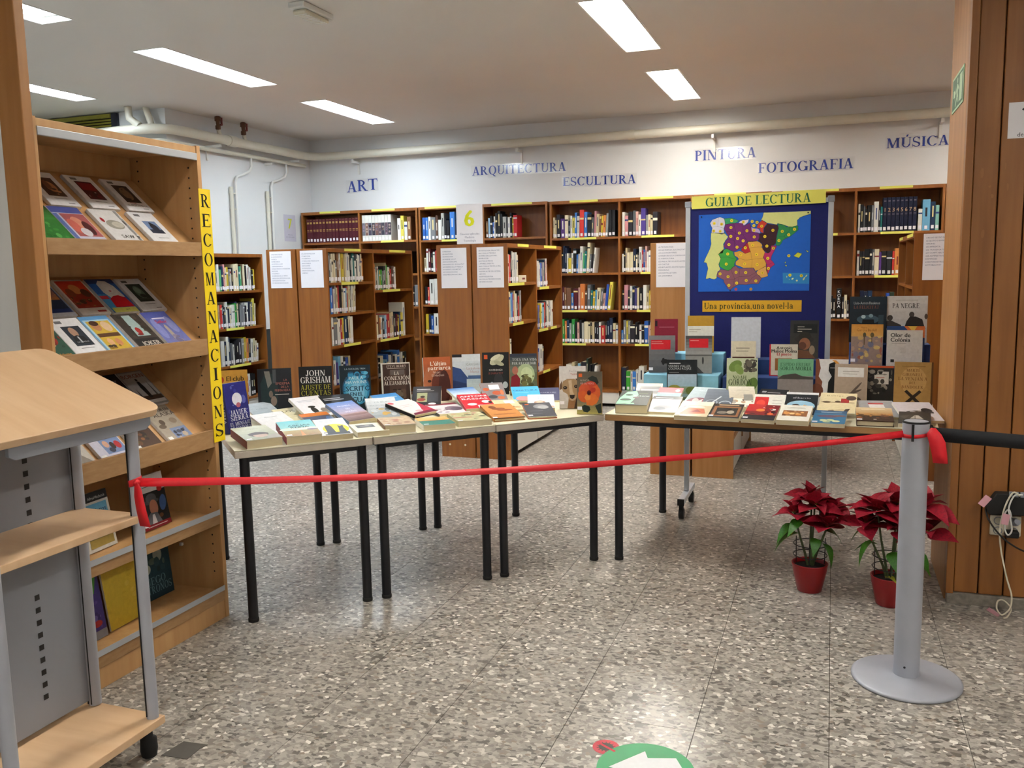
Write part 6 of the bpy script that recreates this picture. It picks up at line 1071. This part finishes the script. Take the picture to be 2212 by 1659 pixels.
for c, P_ in REG:
    Q = [mu(*q) for q in P_]; J = []
    if len(Q) > 5:
        for a, b in zip(Q, Q[1:]+Q[:1]):
            J.append(a); J.append(((a[0]+b[0])/2+rj.uniform(-.0025, .0025), (a[1]+b[1])/2+rj.uniform(-.0025, .0025)))
        J = [(min(max(x, .0005), MW-.0005), min(max(y, .0005), MH-.0005)) for x, y in J]
    else: J = Q
    MB().col(c).poly(J, .00105).build('province', 'print', mp)
    if c not in ('#2f86c8',):
        for a, b in zip(J, J[1:]+J[:1]): line(ol, a, b)
for P_ in ([(545,560),(620,550),(680,590),(760,580),(830,560)], [(640,470),(660,560),(640,640),(650,770)], [(740,490),(740,590),(790,660)], [(560,640),(640,650),(690,745)], [(490,835),(560,830),(640,850)], [(820,770),(835,860),(830,940)], [(690,840),(760,860),(830,850),(960,835)], [(820,730),(900,715),(945,715)], [(530,1080),(620,1075),(690,1040),(700,950)], [(600,965),(640,1060),(620,1160)], [(690,1040),(800,1030),(880,985)], [(690,1125),(680,1060)], [(790,1110),(830,1050),(890,1010)], [(965,570),(1000,630),(1100,640)], [(920,640),(960,690),(1045,700)], [(1040,480),(1030,560),(1050,640)], [(1125,600),(1180,600),(1240,540),(1240,500)], [(1180,600),(1220,630)], [(470,410),(460,500),(400,510)], [(460,500),(530,520)], [(960,830),(1040,850)], [(985,910),(1060,880)]):
    for a, b in zip(P_, P_[1:]): line(ol, mu(*a), mu(*b), .0009)
dt = MB()
for x, y in [(422,468),(505,476),(617,438),(745,452),(842,445),(895,455),(860,490),(945,495),(860,540),(608,512),(700,570),(783,545),(605,607),(680,628),(740,653),(862,610),(583,695),(672,722),(763,727),(843,698),(712,803),(883,797),(568,797),(550,907),(752,900),(888,905),(480,1015),(568,1043),(657,993),(763,993),(767,1078),(872,1080),(662,1110),(576,1137),(943,992),(1010,943),(1005,835),(1067,727),(997,705),(977,604),(1065,538),(1165,548),(1295,525),(1233,583),(1128,645),(488,553),(415,550),(1230,803),(1238,1008),(1358,1010),(652,1190),(817,1172)]:
    a, b = mu(x, y); b = max(b, .012)
    dt.col('#c8385c' if x == 652 else '#c88a34' if x == 817 else '#e6cc2c').poly(ell(a, b, .0085, .0085, 10), .00135); dt.col('#8a7a2c').poly(ell(a, b, .003, .003, 8), .0015)
for x, y, r1, r2, an in ((1205,1025,.002,.005,0), (1265,1045,.007,.004,.6), (1310,1063,.005,.005,0), (1385,1040,.004,.011,-.5), (1410,1010,.003,.008,-.6), (1230,1055,.002,.002,0)):
    a, b = mu(x, y); dt.col('#d0d4a0').poly(ell(a, b, r1, r2, 9, an), .0014)
ol.build('outlines', 'print', mp, kind='stuff'); dt.build('number_dots', 'print', mp, kind='stuff')
for q in ((.015, MH-.012), (MW-.015, MH-.01), (.18, .006)): MB().lathe([(.004, 0), (.004, .006), (.001, .007)], 8, *q).build('push_pin', 'black', mp)
t = thing('board_title', 'yellow strip lettered GUIA DE LECTURA across the top of the board', 'sign', (-.768, BY-.0155, 1.772), (R90, math.radians(-.35), 0))
MB().box(0, 0, 0, .722, .071, .001).build('paper_strip', 'lime', t)
letter_parts('GUIA DE LECTURA', t, .361, .034, .049, '#1d6a50', .0014, .70)
t = thing('board_caption', 'orange-yellow strip reading Una província, una novel·la under the map', 'sign', (-.704, BY-.0092, 1.186), (R90, 0, 0))
MB().col('#dba82c').box(0, 0, 0, .545, .064, .001).build('paper_strip', 'print', t)
letter_parts('Una província,una novel·la', t, .255, .034, .035, '#2c3a1c', .0014, .49)
# ------------------------------------------------------------------ book cart in the left foreground
t = thing('book_cart', 'grey metal book cart with sloping beech top and shelves, left foreground', 'cart', (-2.0, 1.7, 0))
def cb(name, x0, y0, z0, x1, y1, z1, m, bv=.002): return MB().box(x0+2, y0-1.7, z0, x1+2, y1-1.7, z1).build(name, m, t, bevel=bv)
def tubeC(name, x, y, z0, z1, r=.0175): 
    MB().tube([(x+2, y-1.7, z0), (x+2, y-1.7, z1)], r, 16).build(name, 'grey', t)
tubeC('front_tube', -1.908, 1.982, .10, 1.04); tubeC('front_tube', -1.908, 1.50, .10, 1.04, .0185)
MB().box(-1.9165+2, 1.9635-1.7, .13, -1.9125+2, 1.9665-1.7, 1.03).build('tube_groove', 'rubber', t)
tubeC('back_tube', -2.40, 1.982, .10, 1.16); tubeC('back_tube', -2.40, 1.50, .10, 1.16)
MB().tube([(-.142, .292, .125), (-.142, .292, 1.12)], .019, 14).build('middle_post', 'grey', t)
for dx in (-.010, .004): MB().box(-.142+dx-.0014, .2725, .13, -.142+dx+.0014, .2765, 1.11).build('post_groove', 'rubber', t)
cb('divider_panel', -2.158, 1.45, .14, -2.148, 1.985, 1.13, 'panelgrey')
sl = MB()
for k in range(9): sl.box(-.1485, .115, .22+k*.038, -.1472, .131, .236+k*.038)
for k in range(9): sl.box(-.1485, .115, .74+k*.038, -.1472, .131, .756+k*.038)
sl.build('perforations', 'dark', t, kind='stuff')
cb('bottom_shelf', -2.42, 1.40, .098, -1.882, 2.005, .122, 'beechtop')
cb('middle_shelf', -2.148, 1.44, .733, -1.895, 2.0, .755, 'beechtop')
cb('middle_shelf', -2.42, 1.44, .733, -2.158, 2.0, .755, 'beechtop')
# sloping top with rounded corners
pts = []
for cx, cy, a0 in ((.44, .74, 0), (.04, .74, 90), (.04, .04, 180), (.44, .04, 270)):
    for k in range(5): a = math.radians(a0+k*22.5); pts.append((cx+.04*math.cos(a), cy+.04*math.sin(a)))
top = MB().prism(pts, 0, .022).build('sloping_top', 'beechtop', t, bevel=.002)
top.location = (-2.325+2, 1.30-1.7, 1.216); top.rotation_euler = (0, math.radians(21.5), 0)
eb = MB()
ep = [(0, 0), (.02, -.012), (.46, -.012), (.48, 0), (.48, .022), (.465, .03), (.015, .03), (0, .022)]
eb.prism(ep, 0, .012); e = eb.build('edge_bar', 'panelgrey', t, bevel=.002)
e.matrix_basis = Matrix.Translation((-1.894+2, 1.555-1.7, 1.018)) @ Matrix.Rotation(R90, 4, 'Z') @ Matrix.Rotation(R90, 4, 'X')
for x, y in ((-1.925, 1.975), (-1.93, 1.45), (-2.37, 1.965), (-2.37, 1.45)):
    MB().lathe([(.012, .098), (.014, .06), (.024, .055), (.026, .02), (.022, .0)], 14, x+2, y-1.7).build('foot_wheel', 'rubber', t)
# ------------------------------------------------------------------ belt post, belt and ribbon
SX, SY = .277, 3.198
t = thing('belt_post', 'grey belt barrier post with round base in front of the long table', 'barrier post', (SX, SY, 0))
MB().lathe([(.0, 0), (.176, 0), (.180, .003), (.180, .010), (.172, .0135), (.10, .018), (.047, .024)], 48).build('base_plate', 'grey', t)
MB().lathe([(.0425, .018), (.0425, .915)], 32).build('pole', 'grey', t)
MB().lathe([(.0428, .913), (.0434, .9145), (.0434, .9185), (.041, .9195), (.039, .9195)], 32, cap=False).build('cap_ring', 'rubber', t)
MB().lathe([(.038, .915), (.038, .9185)], 32).build('cap_disc', 'grey', t)
MB().box(-.0165, -.0445, .855, -.0085, -.038, .912).build('belt_slot', 'rubber', t)
MB().lathe([(.004, 0), (.004, .0012)], 10).build('screw', 'black', t, loc=(-.0095, -.0418, .062), rot=(R90, 0, 0))
t = thing('barrier_belt', 'black webbing belt running right from the grey post', 'belt', (SX, SY, 0))
A = []; B = []
for k in range(15):
    s = k/14; x = .042+s*1.9; z = .90-.03*math.sin(PI*min(1, s*.9)); A.append((x, .0-.1*s, z)); B.append((x, -.1*s, z-.047))
o = MB().strip(A, B).build('webbing', 'belt', t); md = o.modifiers.new('thick', 'SOLIDIFY'); md.thickness = .0016
MB().box(.034, -.012, .845, .052, .012, .905).build('belt_clip', 'rubber', t, bevel=.002)
t = thing('red_ribbon', 'long red ribbon tied between the cart tube and the belt post', 'ribbon', (0, 0, 0))
p0 = Vector((-1.889, 1.972, .856)); p1 = Vector((SX-.04, SY-.02, .876))
A = []; B = []
n = 40
for k in range(n+1):
    s = k/n; p = p0.lerp(p1, s); p.z -= .036*4*s*(1-s)
    w = .013*(1-s)+.0075*s+.004*math.exp(-((s-1)/.1)**2)
    tw = .35*math.sin(s*6)+.5
    d = Vector((-.48, .87, 0))*math.sin(tw)*w; uz = Vector((0, 0, 1))*math.cos(tw)*w
    A.append(p+d+uz); B.append(p-d-uz)
o = MB().strip(A, B).build('stretched_ribbon', 'ribbon', t); md = o.modifiers.new('thick', 'SOLIDIFY'); md.thickness = .0012
for c, r, z, nm in (((-1.908, 1.982), .0195, .856, 'tube_wrap'), ((SX, SY), .0455, .876, 'post_wrap')):
    A = []; B = []; rw = .010 if r < .03 else .006
    for k in range(25):
        a = 2*PI*k/24; zz = z+.006*math.sin(a+1); A.append((c[0]+r*math.cos(a), c[1]+r*math.sin(a), zz+rw)); B.append((c[0]+r*math.cos(a), c[1]+r*math.sin(a), zz-rw))
    o = MB().strip(A, B).build(nm, 'ribbon', t); md = o.modifiers.new('thick', 'SOLIDIFY'); md.thickness = .0014; md.offset = 1
def tail(pts, w, nm):
    A = []; B = []
    for (x, y, z), ww, ang in zip(pts, w, [0]*9):
        A.append((x-ww/2, y, z)); B.append((x+ww/2, y-.004, z))
    o = MB().strip(A, B).build(nm, 'ribbon', t); md = o.modifiers.new('thick', 'SOLIDIFY'); md.thickness = .0012
tail([(-1.883, 1.963, .86), (-1.872, 1.955, .845), (-1.866, 1.95, .82), (-1.858, 1.948, .78), (-1.846, 1.946, .735)], [.012, .028, .036, .04, .042], 'loose_end')
tail([(SX+.048, SY-.045, .905), (SX+.05, SY-.052, .885), (SX+.06, SY-.056, .86), (SX+.068, SY-.058, .82), (SX+.072, SY-.06, .79)], [.014, .045, .05, .046, .044], 'loose_end')
MB().lathe([(.002, -.012), (.012, -.006), (.013, .004), (.004, .012)], 10).build('knot', 'ribbon', t, loc=(SX+.046, SY-.04, .885))
MB().lathe([(.002, -.01), (.01, -.005), (.011, .004), (.003, .01)], 10).build('knot', 'ribbon', t, loc=(-1.888, 1.968, .856))
# ------------------------------------------------------------------ poinsettias
def leaf_mesh(name, material, L=1., W=.5, fold=.12, droop=.25, n=7):
    v = []; f = []
    for i in range(n+1):
        s = i/n; w = W*.5*(math.sin(PI*min(1, s*1.02)**.75) if s < 1 else 0)*(1-.25*s); z = -droop*s*s+.06*math.sin(s*PI)
        v += [(-w, L*s, z+fold*w*2), (0, L*s, z), (w, L*s, z+fold*w*2)]
        if i:
            b = 3*i; f += [(b-3, b-2, b+1, b), (b-2, b-1, b+2, b+1)]
    m_ = MB().add(v, f, True); return m_.mesh(name, material)
LM = [leaf_mesh('bract', M['bract'], 1, .78, .16, .12), leaf_mesh('bract', M['bract'], 1, .66, .22, .35), leaf_mesh('bract', M['bract'], 1, .84, .10, .05)]
LG = [leaf_mesh('leaf', M['leaf'], 1, .6, .2, .35), leaf_mesh('leaf', M['leaf'], 1, .66, .1, .6)]
LY = leaf_mesh('leaf', M['leafy'], 1, .4, .3, .3)
def poinsettia(label, x, y, heads, greens, seed, yellows=(), hs=1):
    rn = random.Random(seed)
    t = thing('poinsettia', label, 'potted plant', (x, y, 0))
    MB().lathe([(.0, 0), (.050, 0), (.053, .003), (.074, .10), (.077, .122), (.079, .128), (.075, .129), (.072, .122), (.068, .112)], 32, cap=False).build('pot', 'pot', t)
    MB().lathe([(.070, .110), (.04, .114), (.0, .118)], 20, cap=False).build('soil', 'soil', t)
    cg = MB()
    for z in (.165, .215):
        cg.tube([(.072*math.cos(2*PI*k/16), .072*math.sin(2*PI*k/16), z) for k in range(17)], .0022, 6, cap=False)
    for k in range(3):
        a = 2*PI*k/3+.5; cg.tube([(.069*math.cos(a), .069*math.sin(a), .10), (.072*math.cos(a), .072*math.sin(a), .235)], .0022, 6)
    cg.build('support_ring', 'black', t)
    for hx, hy, hz, R, n in heads:
        MB().tube([(hx*.12, hy*.12, .11), (hx*.3, hy*.3, .17), (hx*.7, hy*.7, (hz+.17)/2), (hx, hy, hz)], [.006, .0055, .0045, .0035], 7).build('stem', 'stem', t)
        for k in range(n):
            a = 2*PI*k/n+rn.uniform(-.3, .3); ring = k % 3
            el = (.85 if ring == 0 else .35 if ring == 1 else -.05)+rn.uniform(-.25, .25)
            o = bpy.data.objects.new('bract', LM[k % 3]); COL.objects.link(o); o.parent = t
            o.location = (hx+.004*math.cos(a), hy+.004*math.sin(a), hz-.006*ring); o.rotation_euler = (el, rn.uniform(-.35, .35), a-PI/2)
            s = R*(.72 if ring == 0 else .95 if ring == 1 else 1.05)*rn.uniform(.85, 1.15); o.scale = (s, s, s)
        cy = MB()
        for k in range(5): a = k*1.3; cy.lathe([(.001, hz-.002), (.004, hz+.004), (.001, hz+.01)], 7, hx+.007*math.cos(a), hy+.007*math.sin(a))
        cy.build('flower_centre', 'leafy', t)
    for gx, gy, gz, a, el, s in greens:
        o = bpy.data.objects.new('leaf', LG[rn.randrange(2)]); COL.objects.link(o); o.parent = t
        o.location = (gx, gy, gz); o.rotation_euler = (el, rn.uniform(-.4, .4), math.radians(a)-PI/2); o.scale = (s, s, s)
    for gx, gy, gz, a, el, s in yellows:
        o = bpy.data.objects.new('leaf', LY); COL.objects.link(o); o.parent = t
        o.location = (gx, gy, gz); o.rotation_euler = (el, 0, math.radians(a)-PI/2); o.scale = (s, s, s)
poinsettia('left poinsettia in a red pot under the long table', -.063, 4.0, [(.015, -.02, .40, .125, 12), (-.07, -.03, .365, .10, 11), (.07, -.05, .32, .12, 11), (.0, .05, .42, .11, 10), (.09, .02, .38, .10, 9)],
  [(-.05, -.04, .27, 190, -.2, .12), (-.06, -.02, .30, 205, -.5, .12), (.05, -.03, .23, 330, -.5, .10), (.06, .03, .27, 20, -.2, .10), (-.03, .05, .33, 120, .1, .10), (.02, -.06, .26, 280, -.4, .08), (-.04, -.05, .33, 240, -.1, .09)], 11, [(-.03, -.03, .31, 215, -.4, .08)])
poinsettia('right poinsettia in a red pot half hidden by the grey post', .262, 3.925, [(-.06, -.02, .42, .155, 12), (.11, .0, .43, .16, 12), (.02, .03, .44, .13, 11), (.02, -.05, .35, .12, 10), (-.10, .0, .35, .12, 10), (.13, -.03, .34, .12, 9)],
  [(-.06, -.04, .29, 200, -.4, .12), (-.05, .03, .25, 170, -.1, .10), (.08, -.03, .25, 330, -.6, .11), (.09, .02, .20, 350, -.4, .10), (0, -.06, .25, 270, -.4, .09), (-.08, 0, .33, 180, -.2, .10)], 23, [(-.02, -.05, .13, 300, .3, .08)])
# ------------------------------------------------------------------ floor stickers
t = thing('floor_sticker', 'round green floor sticker with a white arrow at the bottom edge', 'sticker', (-.475, 2.365, 0))
MB().lathe([(.142, 0.0002), (.142, .0010)], 48).build('disc', 'paint', t); o = t.children[0]
o.data.materials[0] = mat('green_vinyl', '#1d9a5c', .45, noise=.05)
MB().col('#e8ecf0').poly([(-.105, -.02), (-.02, .095), (-.005, .06), (.075, .085), (.105, .03), (.02, -.01), (.03, -.045)], .0014).build('arrow', 'print', t)
t = thing('floor_sticker', 'small red virus sticker beside the green floor sticker', 'sticker', (-.613, 2.449, 0))
MB().lathe([(.041, .0001), (.041, .0006)], 32).build('disc', 'paint', t); t.children[0].data.materials[0] = mat('red_vinyl', '#c8283c', .45, noise=.05)
g = MB().col('#3c3a34').poly(ell(0, 0, .023, .022, 16), .0009)
for k in range(14):
    a = 2*PI*k/14; g.add([(.021*math.cos(a-.07), .021*math.sin(a-.07), .0009), (.029*math.cos(a-.05), .029*math.sin(a-.05), .0009), (.029*math.cos(a+.05), .029*math.sin(a+.05), .0009), (.021*math.cos(a+.07), .021*math.sin(a+.07), .0009)], [(0, 1, 2, 3)])
g.col('#c8283c').add([(-.034, .014, .0012), (-.03, .022, .0012), (.034, -.014, .0012), (.03, -.022, .0012)], [(0, 3, 2, 1)])
g.build('virus_mark', 'print', t)
t = tag(MB().prism([(-1.889, 1.984), (-1.797, 1.990), (-1.80, 2.052), (-1.79, 2.078), (-1.878, 2.071)], .0003, .0014).build('floor_patch', 'patch'), 'dark grey square patch stuck on the floor by the cart', 'floor patch')
# ------------------------------------------------------------------ signs and sockets on the wooden wall
t = thing('exit_sign', 'green and white running-man exit sign on the wooden column', 'sign', (.4865, 4.50, 2.10), (R90, 0, -R90))
MB().col('#a8c8a0').box(0, 0, 0, .36, .15, .003).build('sign_plate', 'paint', t)
MB().col('#1f5c38').box(.012, .010, .003, .348, .14, .0034).build('green_field', 'paint', t)
g = MB().col('#b4d0ac').poly([(.24, .02), (.32, .02), (.32, .13), (.24, .13)], .0038)
g.poly(ell(.17, .118, .013, .013, 10), .0038).poly([(.15, .05), (.185, .05), (.195, .1), (.16, .105)], .0038).poly([(.15, .055), (.11, .02), (.125, .014), (.168, .045)], .0038).poly([(.18, .052), (.205, .02), (.22, .025), (.192, .062)], .0038).poly([(.16, .1), (.12, .075), (.126, .064), (.168, .09)], .0038).poly([(.19, .1), (.225, .08), (.22, .07), (.188, .086)], .0038).poly([(.05, .06), (.09, .06), (.09, .04), (.11, .075), (.09, .11), (.09, .09), (.05, .09)], .0038)
g.build('pictogram', 'paint', t)
t = thing('wifi_notice', 'white notice with a wireless symbol on the wooden wall', 'notice', (.634, 4.0195, 1.924), (R90, 0, 0))
MB().box(0, 0, 0, .20, .138, .0008).build('paper_sheet', 'paper', t)
g = MB().col('#26262c')
for r in (.032, .05, .07):
    for k in range(10):
        a0 = math.radians(45+9*k); a1 = math.radians(54+9*k); p = lambda a, q: (.10+q*math.cos(a), .055+q*math.sin(a), .0012)
        g.add([p(a0, r), p(a0, r+.007), p(a1, r+.007), p(a1, r)], [(0, 1, 2, 3)])
put_text(g, 'w', .062, .037, .016, '#26262c', .0012, align='l'); put_text(g, 'del', .034, .014, .016, '#26262c', .0012, align='l'); g.build('print', 'print', t)
t = thing('wall_socket', 'cream four-way wall socket with plugs on the wooden wall', 'socket', (.70, 4.02, .357))
MB().box(-.057, -.012, -.043, .057, 0, .043).build('face_plate', 'cream', t, bevel=.004)
for x, z in ((-.028, .02), (.03, .02), (-.028, -.022), (.03, -.022)):
    MB().lathe([(.017, -.001), (.017, .001), (.014, .001), (.014, -.006)], 18, cap=False).build('socket_hole', 'panelgrey', t, loc=(x, -.0125, z), rot=(R90, 0, 0))
MB().box(-.005, -.055, -.04, .045, -.013, -.012).build('black_plug', 'rubber', t, bevel=.006)
MB().tube([(.03, -.014, .02), (.032, -.04, .022), (.036, -.05, .03)], .013, 10).build('grey_plug', 'panelgrey', t)
t = thing('router_box', 'black wall box with cable ports at the right edge', 'network box', (.70, 4.02, .44))
MB().prism([(-.082, -.01), (-.045, .05), (.12, .055), (.12, -.035), (-.07, -.04)], 0, .05).build('casing', 'rubber', t, bevel=.004, loc=(0, 0, .01), rot=(R90, 0, 0))
for k in range(3): MB().box(.0+k*.02, -.056, .052, .013+k*.02, -.046, .072).build('port', 'panelgrey', t)
def cable(label, pts, r, m, cat='cable'):
    P_ = [Vector(q) for q in pts]; out = []
    for i in range(len(P_)-1):
        a, b, c, d = P_[max(i-1, 0)], P_[i], P_[i+1], P_[min(i+2, len(P_)-1)]
        for k in range(6):
            s = k/6; out.append(.5*((2*b)+(c-a)*s+(2*a-5*b+4*c-d)*s*s+(3*b-a-3*c+d)*s**3))
    out.append(P_[-1])
    return tag(MB().tube(out, r, 7).build('cable', m), label, cat)
cable('white cable looping from the socket down to the floor', [(.735, 3.955, .50), (.71, 3.945, .515), (.685, 3.945, .46), (.672, 3.95, .38), (.672, 3.955, .32), (.685, 3.96, .24), (.705, 3.95, .15), (.722, 3.94, .09), (.722, 3.93, .05), (.71, 3.91, .03), (.685, 3.90, .012), (.668, 3.91, .03), (.672, 3.93, .055), (.69, 3.94, .062), (.71, 3.93, .05), (.722, 3.925, .03), (.705, 3.90, .006), (.69, 3.885, .005)], .0034, 'cream')
cable('white cable looped in front of the black wall box', [(.745, 3.955, .505), (.715, 3.95, .50), (.697, 3.945, .45), (.705, 3.94, .40), (.712, 3.945, .355), (.70, 3.95, .335), (.688, 3.952, .36), (.686, 3.955, .42), (.70, 3.955, .44), (.71, 3.955, .41)], .0032, 'white')
cable('black cable hanging under the black wall box', [(.62, 3.99, .43), (.63, 3.97, .39), (.665, 3.95, .34), (.71, 3.945, .30), (.77, 3.95, .27), (.83, 3.96, .27)], .0036, 'rubber')
for lb, x, y, z, w, h, rx, ry in (('pink tape tag sticking up left of the black box', .612, 3.962, .468, .048, .028, 0, -.95), ('pink tape tag in front of the cream socket', .685, 3.932, .405, .026, .045, 0, .15), ('pink tape tag on the cable end at the floor', .655, 3.905, .018, .05, .02, .5, .55)):
    o = MB().box(-w/2, -.0006, -h/2, w/2, .0006, h/2).build('tape_tag', 'pink', loc=(x, y, z), rot=(rx, ry, 0)); tag(o, lb, 'tape tag')
